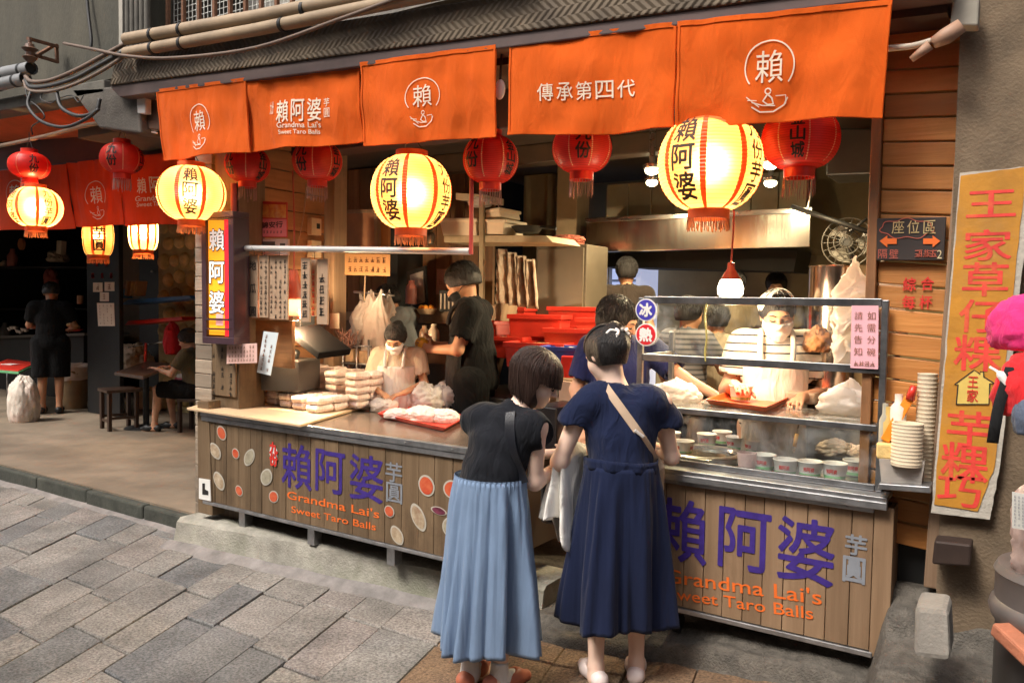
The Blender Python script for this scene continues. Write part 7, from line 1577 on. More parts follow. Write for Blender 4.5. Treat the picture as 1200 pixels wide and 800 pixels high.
def person(label, loc, rz, J, hf=(0, 1, -.15), hu=(0, 0, 1), skin=M_skinB, h=.008, hands={}, scale=1.0, legs=True, w=1.0, feet=None, group=None, hk=1.0, lw=1.0):
    t = thing('person', label, 'person', loc, rz, group, scale)
    lo, hi = bounds(J, .24); lo[2] = max(lo[2], -.01) if legs else J['pelvis'].z-.15; s = SDF(lo, hi, h); m = frame(hf, hu); s.hm = m
    s.puts(torso_prims(J, w), .04)
    s.put(('c', J['neck']-V3((0, 0, .02)), J['head']-m @ V3((0, .02, .05)), .05*w, .047*w), .03)
    for q in 'RL': s.puts(arm_prims(J, q, w), .025)
    if legs:
        for q in 'RL': s.puts(leg_prims(J, q, w, lw), .03)
        for q in 'RL': s.puts(foot_prims(J, q, (feet or {}).get(q)), .02)
    a, b, c = head_prims(J['head'], m, hk); s.puts(a, .03); 
    for p in c: s.put(p, .012, sub=True)
    s.puts(b, .007)
    for q in 'RL':
        d = (J['wr'+q]-J['el'+q]).normalized(); o = hands.get(q, {}); dd = V3(o.get('d', d)); n = V3(o.get('n', (0, 0, -1))) 
        big, pr = hand_prims(J['wr'+q], dd, n, o.get('side', 1 if q == 'R' else -1), o.get('curl', .45), o.get('k', 1.0))
        s.puts(big, .012); s.puts(pr, .004)
    body = s.build('body', skin, t)
    # lowered lids, brows
    for sx in (-1, 1):
        for nm, pts, r in (('eye', ((.016, .0935, .002), (.024, .0955, -.001), (.034, .0945, -.001), (.044, .089, .003)), (.0026, .0036, .0036, .002)), ('eyebrow', ((.014, .0985, .024), (.03, .0965, .03), (.046, .0865, .025)), (.0026, .0032, .0018))):
            mb = MB(); mb.tube([J['head']+m @ (V3((x*sx, y_, z))*hk) for x, y_, z in pts], [q*hk for q in r], 6); mb.build(nm, M_hairk, t, smooth=True, world=False)
    return t, m
def garment(t, name, prims, mat, grow, h=.009, k=.035, cuts=(), subs=(), wr=.0, comps=None, lohi=None, extra=None):
    pts = []
    for p in prims:
        if p[0] == 'c': r = max(p[3], p[4])+grow+.03; pts += [np.array(p[1])-r, np.array(p[1])+r, np.array(p[2])-r, np.array(p[2])+r]
        else: r = max(p[2])+grow+.03; pts += [np.array(p[1])-r, np.array(p[1])+r]
    pts = np.array(pts); s = SDF(pts.min(0), pts.max(0), h); s.puts(prims, k, grow)
    if wr: s.wrinkle(wr, comps or [(22, 9, 14, 0), (-14, 20, 25, 1), (30, -12, -9, 2), (9, 14, 42, 3), (-35, 8, 12, 4)])
    for n, o in cuts: s.cut(n, o)
    for p in subs: s.put(p, .004, sub=True)
    return s.build(name, mat, t), s
def mir(p): return p
def surf_hit(s, o, d, maxd=.6):
    o = np.array(o, float); d = np.array(d, float); d /= np.linalg.norm(d); st = s.h*.5
    for i in range(int(maxd/st)):
        p = o+d*i*st; q = np.round((p-s.lo)/s.h).astype(int)
        if np.all(q >= 0) and np.all(q < s.n) and s.d[tuple(q)] < 0: return V3(p)
    return None
def cap_hair(t, c, m, mat, k=1.0, grow=.012, front=.045, low=-.05, h=.006, name='hair', fringe=.02, bun=None, wr=.003, strands=420):
    """short hair: the skull grown, cut away from the face and neck"""
    T = lambda x, y, z: c+m @ (V3((x, y, z))*k); pr = [('e', T(0, -.018, .03), (.073*k, .092*k, .08*k), m), ('e', T(0, -.04, -.01), (.066*k, .065*k, .07*k), m)]
    if bun: pr += bun
    r = .16*k; s = SDF(np.array(c)-r, np.array(c)+r, h*k); s.puts(pr, .02, grow)
    s.wrinkle(wr, [(60, 40, 12, 0), (-50, 60, 8, 1), (70, -30, 20, 2)])
    f = m @ V3((0, 1, 0)); u = m @ V3((0, 0, 1)); cc = V3(c)
    s.put(('e', T(0, .1, -.035), (.064*k, .075*k, .085*k-fringe*k), m), .006, sub=True)        # face opening
    n = -u+f*.35; n.normalize(); s.cut(n, n.dot(T(0, -.02, low)))                                   # nape line
    o = s.build(name, mat, t)
    if strands:     # locks lying over the shell, from the crown down
        rr = random.Random(int(strands)); mb = MB(); a_, b_, c_ = .073+grow, .092+grow, .08+grow
        for i in range(strands):
            az = rr.uniform(-math.pi, math.pi); th = rr.uniform(.05, 1.75); ln = rr.uniform(.35, .6); lay = rr.uniform(1.0, 1.06); tw = rr.uniform(-.35, .35); pts = []
            for j in range(6):
                v = j/5; q = th+ln*v; A = az+tw*v; l = lay+.035*v*v
                p = V3((math.sin(A)*math.sin(q)*a_*l, -.018+math.cos(A)*math.sin(q)*b_*l, .03+math.cos(q)*c_*l))
                if (p.y > .028 and p.z < .052-.5*fringe+abs(p.x)*.25) or p.z < low+.02+.35*(p.y+.02): break
                pts.append(T(*p))
            if len(pts) > 2: mb.tube(pts, [.0034*k*(1-.8*(j/(len(pts)-1))**2) for j in range(len(pts))], 4, cap=False)
        mb.build('hair_locks', mat, t, smooth=True, world=False)
    return o
def mask_on(t, c, m, mat, k=1.0):
    a, b, _ = head_prims(c, m, k); r = .16*k; s = SDF(np.array(c)-r, np.array(c)+r, .005); s.puts(a, .03, .007); s.puts(b[:3], .02, .008)
    f = m @ V3((0, 1, 0)); u = m @ V3((0, 0, 1)); T = lambda x, y, z: V3(c)+m @ (V3((x, y, z))*k)
    s.cut(-f, -f.dot(T(0, .035, 0))); s.cut(u, u.dot(T(0, 0, -.012))); s.cut(-u, -u.dot(T(0, 0, -.108)))
    s.wrinkle(.002, [(0, 0, 150, 0)])
    o = s.build('face_mask', mat, t)
    mb = MB()
    for sx in (-1, 1): mb.tube(spline([T(.058*sx, .045, -.03), T(.075*sx, .0, -.012), T(.07*sx, -.02, .0)], 4), .0018, 5)
    mb.build('mask_loop', mat, t, world=False); return o
def skirt(t, name, mat, c0, r0, z1, r1, n=11, amp=.05, seed=0, off=(0, 0), hem=.02, nu=150, nv=40, flare=1.15, gather=.012):
    rs_ = random.Random(seed); ph = [rs_.uniform(0, 6.28) for _ in range(4)]
    def f(u, v):
        a = 2*math.pi*u; vv = v**flare
        rx_, ry_ = r0[0]+(r1[0]-r0[0])*vv, r0[1]+(r1[1]-r0[1])*vv
        ff = 2.3*fn(n*.42*math.cos(a)+seed, n*.42*math.sin(a), .5*v+seed); ff2 = 2.3*fn(n*.9*math.cos(a), n*.9*math.sin(a)+seed, .7*v)
        ff = math.copysign(abs(ff)**.75, ff); k = 1+amp*(.25+.75*vv)*(.7*ff+.35*ff2)*min(1, v*6)
        g = gather*(1-vv)*math.sin(34*a+2*math.sin(5*a))*min(1, v*9)*math.exp(-v*4)
        k += g/rx_
        k += .02*fn(u*8, v*4, seed)*vv
        z = c0[2]+(z1-c0[2])*v+hem*v*(math.sin(3*a+ph[1])*.6+.4*ff)
        return (c0[0]+off[0]*vv+rx_*k*math.cos(a), c0[1]+off[1]*vv+ry_*k*math.sin(a), z)
    mb = MB(); mb.grid(f, nu, nv, closed_u=True)
    o = mb.build(name, mat, t, smooth=True, world=False); so = o.modifiers.new('solid', 'SOLIDIFY'); so.thickness = .003; so.offset = -1; return o
def shoe(t, a, f, mat, sole, k=1.0, sock=None):
    f = V3(f).normalized(); r = V3((f.y, -f.x, 0)); b = V3((a.x, a.y, .045)); s = SDF(np.array(b)-.22, np.array(b)+.22, .006)
    s.puts([('c', b-f*.045, b+f*.09, .039*k, .036*k), ('c', b+f*.08-V3((0, 0, .01)), b+f*.15-V3((0, 0, .014)), .036*k, .026*k)], .03)
    s.put(('c', V3((a.x, a.y, .085)), V3((a.x, a.y, .2)), .035, .04), .004, sub=True); s.put(('e', b+f*.04+V3((0, 0, .05)), (.033, .05, .04), frame(f)), .005, sub=True)
    s.cut((0, 0, -1), -.012); s.build('shoe', mat, t)
    s = SDF(np.array(b)-.22, np.array(b)+.22, .006); s.puts([('c', b-f*.05, b+f*.09, .041*k, .038*k), ('c', b+f*.08, b+f*.152, .038*k, .03*k)], .03); s.cut((0, 0, 1), .018); s.cut((0, 0, -1), -.0005); s.build('sole', sole, t)
    if sock:
        s = SDF(np.array(a)-.16, np.array(a)+.16, .006); s.puts([('c', a+V3((0, 0, .04)), V3((a.x, a.y, .05)), .039, .042), ('c', V3((a.x, a.y, .055)), b+f*.1, .038, .03)], .02); s.cut((0, 0, 1), .135); s.build('sock', sock, t)
# ---------------------------------------------------------------- woman with bob hair, black top, blue skirt
WLl = V3((-1.965, 2.87, 0)); J = joints(pelvis=(0, 0, .85), waist=(.0, .012, .96), chest=(.025, .045, 1.07), neck=(.075, .1, 1.225), head=(.128, .165, 1.368),
    shR=(.2, .055, 1.175), shL=(-.118, .06, 1.19), elR=(.178, .085, .925), elL=(-.17, .2, .97), wrR=(.25, .285, 1.0), wrL=(.1, .36, 1.0),
    hipR=(.08, 0, .83), hipL=(-.08, 0, .83), knR=(.075, .03, .45), knL=(-.065, .03, .45), anR=(.075, -.015, .085), anL=(-.06, -.05, .085))
hfL, huL = (.88, .34, -.5), (.42, .1, .85)
tL, mL = person('woman with a dark bob in a sleeveless black top and long pale blue skirt', WLl, R_(0), J, hfL, huL, M_skinA, .006, {'R': dict(d=(-.25, .85, .35), n=(-.7, 0, -.6), curl=.7), 'L': dict(d=(.7, .5, .3), n=(.2, .2, -.9), curl=.5)}, w=.96, hk=.98, lw=.74)
M_blk = cloth('black blouse', (.011, .012, .016), weave=420, var=.2, bump=.12, sheen=.05)
tp = torso_prims(J, 1.0); up = (J['neck']-J['waist']).normalized()
comps = [(18, 10, 22, 0), (-26, 14, 17, 1), (34, -8, -14, 2.2), (8, 20, 48, 3), (-46, 10, 9, 4), (25, 25, 30, 5)]
_, sdL = garment(tL, 'blouse', tp+[('c', J['shR']+V3((-.03, 0, .005)), J['shR']+V3((.012, .0, -.03)), .05, .052), ('c', J['shL']+V3((.03, 0, .005)), J['shL']+V3((-.02, 0, -.03)), .05, .05), ('c', J['chest'], J['waist']+V3((0, -.015, -.06)), .1, .118)], M_blk, .016, .006, .04,
    cuts=(((0, 0, -1), -.93),), subs=[('c', J['neck']+up*.015, J['neck']+up*.15, .06, .07), ('c', J['shR']+V3((.085, .0, -.02)), J['shR']+V3((.1, .05, -.25)), .058, .06), ('c', J['shL']+V3((-.085, .02, -.02)), J['shL']+V3((-.1, .1, -.25)), .058, .06)], wr=.012, comps=comps)
M_blue = cloth('pale blue cotton', (.175, .25, .38), weave=380, var=.08, vs=5, fz=.1, fd=.3, folds=.5)
skirt(tL, 'skirt', M_blue, (0, 0, .94), (.165, .136), .2, (.225, .205), n=8, amp=.3, seed=3, off=(-.005, -.01), hem=.014, flare=.9, gather=.006)
mb = MB(); mb.grid(lambda u, v: ((.168+.0045*math.sin(2*math.pi*u*46)*(.4+.6*math.sin(math.pi*v)))*math.cos(2*math.pi*u), (.139+.0045*math.sin(2*math.pi*u*46)*(.4+.6*math.sin(math.pi*v)))*math.sin(2*math.pi*u), .893+.055*v), 276, 8, closed_u=True); mb.build('waistband', M_blue, tL, smooth=True, world=False)
M_coral = pmat('coral shoe', (.52, .16, .09), .5); M_sock = cloth('white sock', (.72, .7, .68)); M_sole = pmat('pale sole', (.6, .52, .45), .6)
shoe(tL, J['anR'], (.35, 1, 0), M_coral, M_sole, 1, M_sock); shoe(tL, J['anL'], (-.1, 1, 0), M_coral, M_sole, 1, M_sock)
# bob hair: under-shell and strands that fall from the crown
def bob(t, c, m, k, mat, n=1700, L0=.255, seed=4):
    T = lambda x, y, z: c+m @ (V3((x, y, z))*k); inv = m.transposed()
    down = inv @ V3((0, 0, -1)); rr = random.Random(seed)
    mb = MB(); a_, b_, c_ = .091, .116, .099
    for i in range(n):
        az = rr.uniform(-math.pi, math.pi); cr = rr.random()**.7*.62       # root near the parting
        d = V3((math.sin(az)*math.sin(cr), math.cos(az)*math.sin(cr)*1.0-.08, math.cos(cr)))
        front = math.cos(az)
        lay = rr.uniform(.98, 1.1); pts = []; p = None
        L = L0*rr.uniform(.9, 1.04)*(.62 if front > .72 else 1.0)
        a2 = az+rr.uniform(-.08, .08); st = L/13
        # march along the skull ellipsoid, outwards along azimuth, then hang
        th = cr; q = V3((math.sin(a2)*math.sin(th)*a_, -.018+math.cos(a2)*math.sin(th)*b_, .03+math.cos(th)*c_))*lay
        vel = None; tot = 0
        for j in range(14):
            pts.append(q.copy())
            rel = V3((q.x/a_, (q.y+.018)/b_, (q.z-.03)/c_))
            tang = V3((math.sin(a2)*math.cos(th)*a_, math.cos(a2)*math.cos(th)*b_, -math.sin(th)*c_)).normalized()
            g = max(0, min(1, (th-.9)/.9)); dr = (tang*(1-g)+(down*.95+V3((0, -.05, 0)))*g)
            if g > .9: dr += V3((-q.x*1.6, -(q.y+.01)*1.2, 0))*max(0, tot/L-.62)*1.2
            dr.normalize(); q = q+dr*st; tot += st; th += st/.098
            rel = V3((q.x/a_, (q.y+.018)/b_, (q.z-.03)/c_)); l = rel.length
            if l < lay*1.0: rel = rel*(lay/l); q = V3((rel.x*a_, rel.y*b_-.018, rel.z*c_+.03))
            if abs(q.x) < .062 and q.y > -.09 and q.z < -.02 and q.y < .02: pass
        pts = pts[:next((n_ for n_, x_ in enumerate(pts) if x_.y > .038 and x_.z < .012), len(pts))]
        if len(pts) < 3: continue
        tipy = pts[-1]
        if front > .55 and tipy.z < -.005 and abs(tipy.x) < .05:
            pts = [x_ for x_ in pts if x_.z > .005] or pts[:5]
        wd = rr.uniform(.003, .005)*k; n_ = len(pts)
        if n_ < 3: continue
        mb.tube([T(*x_) for x_ in pts], [wd*(.75 if j == 0 else 1-.75*(j/(n_-1))**3) for j in range(n_)], 4, cap=False)
    return mb.build('hair', mat, t, smooth=True, world=False)
hL = J['head']
hr = bob(tL, hL, mL, .98, M_hairb)
s = SDF(np.array(hL)-.2, np.array(hL)+.2, .007); TT = lambda x, y, z: hL+mL @ V3((x, y, z)); dn = V3((0, 0, -1))
s.puts([('e', TT(0, -.02, .03), (.08, .1, .088), mL), ('c', TT(0, -.05, -.0), TT(0, -.05, 0)+dn*.09, .075, .062), ('c', TT(-.03, -.03, -.0), TT(-.03, -.03, 0)+dn*.1, .06, .045), ('c', TT(.03, -.03, 0), TT(.03, -.03, 0)+dn*.1, .058, .045)], .02)
s.put(('e', TT(0, .115, -.04), (.07, .085, .085), mL), .006, sub=True); s.build('hair_base', M_hairb, tL)
# backpack strap and the bag in front of her
def ribbon(t, name, pts, wd, th, mat, nrm, **k):
    mb = MB(); n = len(pts)
    V = []
    for i, p in enumerate(pts):
        d = (pts[min(i+1, n-1)]-pts[max(i-1, 0)]).normalized(); nn = V3(nrm[i] if isinstance(nrm, list) else nrm); x = d.cross(nn).normalized(); nn = x.cross(d).normalized()
        V += [p-x*wd/2, p+x*wd/2, p+x*wd/2+nn*th, p-x*wd/2+nn*th]
    F = []
    for i in range(n-1):
        for j in range(4): F.append((4*i+j, 4*i+(j+1) % 4, 4*i+4+(j+1) % 4, 4*i+4+j))
    F += [(3, 2, 1, 0), tuple(4*(n-1)+j for j in range(4))]; mb.add(V, F)
    return mb.build(name, mat, t, smooth='auto', world=False, bevel=.0015)
def drape(s, pts, d, lift=.003):
    out = []
    for p in pts:
        q = surf_hit(s, V3(p)-V3(d)*.35, d, .8); out.append((q-V3(d).normalized()*lift) if q else V3(p))
    # smooth
    for _ in range(3): out = [out[0]]+[(out[i-1]+out[i]*2+out[i+1])/4 for i in range(1, len(out)-1)]+[out[-1]]
    return out
tb = thing('shoulder_bag', 'black leather backpack worn by the woman with the bob on her right shoulder', 'bag', WLl+V3((.25, .1, .8)))
M_leather = pmat('black leather', (.012, .013, .018), .3, var=.2, bump=.15, bs=200)
vd = V3((-.5, .85, 0)).normalized()
sp = [V3((.1+.075*u-.012*math.sin(u*3), 0, 1.235-.3*u)) for u in np.linspace(0, 1, 16)]
pts = drape(sdL, sp, (-.25, 1, 0)); o_ = ribbon(tL, 'shoulder_strap', pts, .048, .006, M_leather, (.1, -1, .1))
o_.parent = tb; o_.location = WLl-V3(tb.location)
mb = MB(); mb.obox(V3((.205, .3, .83)), (.2, .13, .26), (0, 0, .3)); bo = mb.build('pouch', M_leather, tb, world=False, bevel=.03, seg=3); bo.location = WLl-V3(tb.location)
# ---------------------------------------------------------------- woman in navy dress
WRl = V3((-1.475, 3.17, .045)); rzR = R_(35)
J = joints(pelvis=(0, 0, .87), waist=(0, .005, .99), chest=(-.002, .02, 1.12), neck=(-.022, .055, 1.285), head=(-.065, .095, 1.44),
    shR=(.168, .01, 1.235), shL=(-.168, .01, 1.235), elR=(.238, .075, .985), elL=(-.272, .02, .965), wrR=(.12, .29, 1.03), wrL=(-.09, .24, 1.0),
    hipR=(.085, 0, .84), hipL=(-.085, 0, .84), knR=(.085, .02, .45), knL=(-.095, .02, .45), anR=(.085, -.02, .085), anL=(-.1, -.06, .085))
hfR, huR = (-.42, .82, -.5), (-.25, .42, .87)
tR, mR = person('woman with a hair clip in a navy belted dress with a beige strap', WRl, rzR, J, hfR, huR, M_skinA, .006, {'R': dict(d=(-.6, .7, .2), n=(-.3, -.3, -.8), curl=.6), 'L': dict(d=(.7, .6, .2), n=(.2, .2, -.9), curl=.55)}, w=.98, lw=.74)
M_navy = cloth('navy crepe', (.0095, .015, .045), weave=420, var=.15, bump=.12, sheen=.08)
tp = torso_prims(J, 1.0)
for_sl = [('c', J['shR']+V3((-.04, 0, .01)), J['shR'].lerp(J['elR'], .36)+V3((.01, 0, 0)), .048, .058), ('c', J['shL']+V3((.04, 0, .01)), J['shL'].lerp(J['elL'], .36)+V3((-.01, 0, 0)), .048, .058)]
dR = (J['elR']-J['shR']).normalized(); dL = (J['elL']-J['shL']).normalized()
_, sdR = garment(tR, 'dress_top', tp+for_sl+[('c', J['chest'], J['waist']+V3((0, -.012, -.02)), .1, .11)], M_navy, .018, .006, .045, cuts=(((0, 0, -1), -.95),),
    subs=[('c', J['neck']+V3((0, .01, .0)), J['neck']+V3((-.02, .05, .14)), .082, .08), ('c', J['shR'].lerp(J['elR'], .52), J['elR'], .082, .085), ('c', J['shL'].lerp(J['elL'], .52), J['elL'], .082, .085), ('c', J['shR'].lerp(J['elR'], .3), J['elR'], .05, .05), ('c', J['shL'].lerp(J['elL'], .3), J['elL'], .05, .05)], wr=.011,
    comps=[(20, 10, 12, 0), (-24, 14, 15, 1), (44, 6, -6, 2.2), (6, 16, 38, 3), (-52, 8, 5, 4), (36, 22, 12, 5)])
skirt(tR, 'dress_skirt', cloth('navy crepe skirt', (.0095, .015, .045), weave=420, var=.15, sheen=.08, fz=.1, fd=.3, folds=.5), (0, .0, .965), (.16, .133), .275, (.212, .195), n=6.5, amp=.27, seed=8, off=(0, -.01), hem=.016, flare=.85, gather=.004)
mb = MB(); mb.grid(lambda u, v: ((.164+.003*math.sin(9*u*6.28))*math.cos(2*math.pi*u), (.137+.003*math.sin(9*u*6.28))*math.sin(2*math.pi*u), .945+.05*v+.006*math.sin(2*math.pi*u*2)), 90, 4, closed_u=True); o_ = mb.build('belt', M_navy, tR, smooth=True, world=False); so = o_.modifiers.new('s', 'SOLIDIFY'); so.thickness = .004
M_pale = pmat('pale pink shoe', (.78, .66, .63), .5)
shoe(tR, J['anR'], (.25, 1, 0), M_pale, M_sole); shoe(tR, J['anL'], (-.25, 1, 0), M_pale, M_sole)
hR = J['head']; TT = lambda x, y, z: hR+mR @ V3((x, y, z))
cap_hair(tR, hR, mR, M_hairk, 1.0, .016, low=-.062, fringe=.0, strands=0, bun=[('e', TT(.01, -.09, .035), (.045, .042, .062), mR), ('e', TT(.0, -.1, .0), (.035, .03, .04), mR)], wr=.004)
mb = MB(); rr = random.Random(8)
for i in range(520):     # pulled back strands over the shell
    a = rr.uniform(-1.5, 1.5); pts = []
    for j in range(9):
        v = j/8; az = a*(1-.85*v); y = .05-.15*v; th = 1.25-.1*v
        x = .089*math.sin(az)*(math.sqrt(max(.05, 1-((y+.018)/.11)**2))); z = .032+.096*math.cos(az)*math.sqrt(max(.05, 1-((y+.018)/.11)**2))*1.0-.0*v
        pts.append(TT(x*1.05, y, .03+(z-.03)*1.05-.002+rr.uniform(-.0015, .0015)))
    mb.tube(pts, [.003]*8+[.001], 4, cap=False)
mb.build('hair_strands', M_hairk, tR, smooth=True, world=False)
mb = MB()
for i in range(60):
    q0 = TT(rr.uniform(-.02, .03), -.115, rr.uniform(0, .06)); mb.tube(spline([q0, q0+V3((rr.uniform(-.03, .05), rr.uniform(-.01, .01), rr.uniform(.0, .05))), q0+V3((rr.uniform(-.02, .06), rr.uniform(-.02, .02), rr.uniform(-.06, .03)))], 3), .0012, 4)
mb.build('loose_strands', hairmat('brown ends', (.06, .03, .015), (.14, .075, .035)), tR, world=False)
t = thing('hair_clip', 'pearly claw clip holding the dark bun of the woman in navy', 'hair clip', WRl+Matrix.Rotation(rzR, 3, 'Z') @ (hR+V3((0, -.08, .03))))
mb = MB(); M_clip = pmat('pearl clip', (.78, .72, .66), .2, metal=.3, var=.1)
for s_ in (-1, 1):
    mb.tube(spline([TT(.03*s_+.015, -.125, .07), TT(.02*s_+.012, -.142, .045), TT(.038*s_+.012, -.132, .015)], 5), .0075, 8); mb.tube(spline([TT(.02*s_+.012, -.142, .045), TT(.045*s_+.012, -.125, .06), TT(.06*s_+.01, -.11, .05)], 5), .0065, 8)
    mb.ell(TT(.03*s_+.012, -.14, .03), .009); mb.ell(TT(.012, -.15, .05), .01)
cl = mb.build('claw', M_clip, t, smooth=True, world=False)
# claw was modelled in her local space
cl.matrix_parent_inverse = Matrix.Identity(4)
iw = wmat(t).inverted() @ wmat(tR)
for v in cl.data.vertices: v.co = iw @ v.co
# beige strap across her back
tb2 = thing('crossbody_bag', 'beige crossbody bag strap running over the back of the navy dress', 'bag', WRl+V3((.1, -.05, .95)))
sp = [V3((-.082+.262*u, 0, 1.305-.36*u)) for u in np.linspace(0, 1, 26)]
pts = drape(sdR, sp, (0, 1, 0)); pts[0] += V3((-.004, .03, .012)); o_ = ribbon(tR, 'strap', pts, .036, .004, pmat('beige webbing', (.5, .36, .25), .7, var=.1, bump=.3, bs=300), (0, -1, .15))
mb = MB(); mb.obox(pts[13]+V3((0, -.006, 0)), (.014, .012, .05), (0, R_(-54), 0)); ob2 = mb.build('buckle', M_clip, tR, world=False, bevel=.003)
mb = MB(); mb.obox(V3((.17, .14, .9)), (.06, .2, .16), (0, 0, .1)); ob3 = mb.build('pouch', pmat('beige leather', (.4, .27, .17), .5), tR, world=False, bevel=.02)
iw = wmat(tb2).inverted() @ wmat(tR)
for q in (o_, ob2, ob3):
    for v in q.data.vertices: v.co = iw @ v.co
    q.parent = tb2
# white jacket hanging over her left forearm
wj = Matrix.Translation(WRl) @ Matrix.Rotation(rzR, 4, 'Z')
e, w_ = J['elL'], J['wrL']
jc = e.lerp(w_, .3); fd_ = (w_-e).normalized(); sd_ = V3((fd_.y, -fd_.x, 0)).normalized()
def jk(u, v):     # a coat folded over the arm: an oval of cloth with deep hanging folds
    t_ = 2*math.pi*u; pr = min(1, (v/.1))**.5*(.7+.4*v); fo = 1+(.1+.22*v)*math.sin(6*t_+2*math.sin(2*t_)+2*v)+.1*fn(u*9, v*3)
    p = jc+fd_*(.14*pr*fo*math.cos(t_))+sd_*(.068*pr*fo*math.sin(t_)); p.z = jc.z+.055-.36*v+.07*v*math.sin(t_*2+1)+.03*v*math.sin(5*t_)+fd_.z*.14*math.cos(t_)*(1-v); return wj @ p
mb = MB(); mb.grid(jk, 90, 40, closed_u=True); o = mb.build('white_jacket', cloth('white jacket', (.78, .75, .7), var=.05, weave=300), None, smooth=True); so = o.modifiers.new('s', 'SOLIDIFY'); so.thickness = .006; tag(o, 'white jacket folded over the left forearm of the woman in navy', 'jacket')
t = thing('knit_pouch', 'small greenish white pouch held between the two women', 'pouch', wj @ V3((-.07, .3, .95))); mb = MB(); mb.ell(wj @ V3((-.08, .27, 1.045)), (.05, .03, .035)); mb.build('pouch', cloth('mint knit', (.5, .58, .45)), t, smooth=True)
# ---------------------------------------------------------------- masked vendor in striped tee and apron
def striped(name, c, c2, fr, wdt):
    m, t, b, out = newmat(name); L = t.links.new; tc = nd(t, 'ShaderNodeTexCoord'); sx = nd(t, 'ShaderNodeSeparateXYZ'); L(tc.outputs['Object'], sx.inputs[0])
    n = nd(t, 'ShaderNodeTexNoise'); n.inputs['Scale'].default_value = 3; L(tc.outputs['Object'], n.inputs[0])
    ad = nd(t, 'ShaderNodeMath', operation='MULTIPLY_ADD'); L(n.outputs[0], ad.inputs[0]); ad.inputs[1].default_value = .03; L(sx.outputs[2], ad.inputs[2])
    mu = nd(t, 'ShaderNodeMath', operation='MULTIPLY'); L(ad.outputs[0], mu.inputs[0]); mu.inputs[1].default_value = fr
    fr_n = nd(t, 'ShaderNodeMath', operation='FRACT'); L(mu.outputs[0], fr_n.inputs[0]); lt = nd(t, 'ShaderNodeMath', operation='LESS_THAN'); L(fr_n.outputs[0], lt.inputs[0]); lt.inputs[1].default_value = wdt
    mx = nd(t, 'ShaderNodeMix', data_type='RGBA'); L(lt.outputs[0], mx.inputs[0]); mx.inputs[6].default_value = rgba(c); mx.inputs[7].default_value = rgba(c2); L(mx.outputs[2], b.inputs['Base Color']); b.inputs['Roughness'].default_value = .9; return m
M_maskw = cloth('white mask', (.8, .78, .75), var=.03); M_apron = cloth('white apron', (.78, .73, .66), var=.05)
def tee(t, J, mat, h=.011, w=1.0, sl=.55, low=.78, grow=.02, wr=.007):
    q = torso_prims(J, w); cuts = [((0, 0, -1), -low)]; subs = [('c', J['neck']+V3((0, .005, .015)), J['neck']+V3((0, .03, .12)), .06*w, .06*w)]
    for s_ in 'RL':
        a, b = J['sh'+s_], J['el'+s_]; d = (b-a).normalized(); e_ = a.lerp(b, sl); q = q+[('c', a, e_+d*.03, .055*w, .052*w)]
        subs.append(('c', e_, e_+d*.2, .05*w, .05*w))
        subs.append(('c', e_+d*.075, e_+d*.25, .075*w, .08*w))
    q = q+[('c', J['chest'], J['waist'], .11*w, .115*w), ('c', J['waist'], J['pelvis'], .12*w, .135*w)]
    return garment(t, 'shirt', q, mat, grow, h, .03, cuts, subs, wr)
def apron(t, J, mat, h=.011, w=1.0, low=.6, top=None, xw=.11):
    q = torso_prims(J, w)+[('c', J['waist'], V3((0, .02, low)), .13*w, .15*w)]; top = top or J['chest'].z+.06
    o, s = garment(t, 'apron', q, mat, .036, h, .04, [((0, -1, 0), -(J['chest'].y+.03)), ((0, 0, 1), top), ((0, 0, -1), -low), ((1, 0, 0), xw+.05), ((-1, 0, 0), xw+.05)], [], .005)
    mb = MB()
    for sx in (-1, 1): mb.tube(spline([V3((sx*.075, J['chest'].y+.135*w, top-.01)), V3((sx*.08, J['chest'].y+.11*w, J['shR'].z+.0)), V3((sx*.075, J['chest'].y+.03, J['shR'].z+.075)), V3((sx*.06, J['chest'].y-.08, J['shR'].z+.03))], 6), .014, 8)
    mb.build('apron_strap', mat, t, smooth=True, world=False); return o
vl = V3((-1.1, 4.22, .24)); J = joints(chest=(0, .03, 1.14), neck=(0, .03, 1.3), head=(0, .075, 1.43), elR=(.235, .02, 1.03), elL=(-.24, .03, 1.03), wrR=(.2, .23, 1.08), wrL=(-.12, .24, 1.03))
tV, mV = person('vendor in a white mask, striped tee and white apron behind the glass case', vl, R_(-163), J, (-.05, .9, -.3), (0, .3, .9), M_skinB, .008, {'R': dict(d=(-.3, .9, 0), curl=.6), 'L': dict(d=(.3, .9, -.1), curl=.6)}, legs=True, w=1.12, hk=1.03)
tee(tV, J, striped('striped tee', (.74, .66, .55), (.03, .025, .03), 24, .2), w=1.12); apron(tV, J, M_apron, w=1.12); mask_on(tV, J['head'], mV, M_maskw, 1.03); cap_hair(tV, J['head'], mV, M_hairk, 1.03, .012, low=-.06, fringe=.0, strands=200)
hV = J['head']; T = lambda x, y, z: hV+mV @ V3((x, y, z)); s = SDF(np.array(hV)-.2, np.array(hV)+.2, .007); s.puts([('e', T(0, -.03, .045), (.095, .1, .085), mV)], .02); s.wrinkle(.004, [(40, 30, 20, 0), (-50, 20, 30, 1)]); s.put(('e', T(0, .14, .03), (.1, .12, .11), mV), .01, sub=True); uu_ = mV @ V3((0, .35, -1)).normalized(); s.cut(uu_, uu_.dot(T(0, 0, .02))); s.build('white_cap', M_apron, tV)
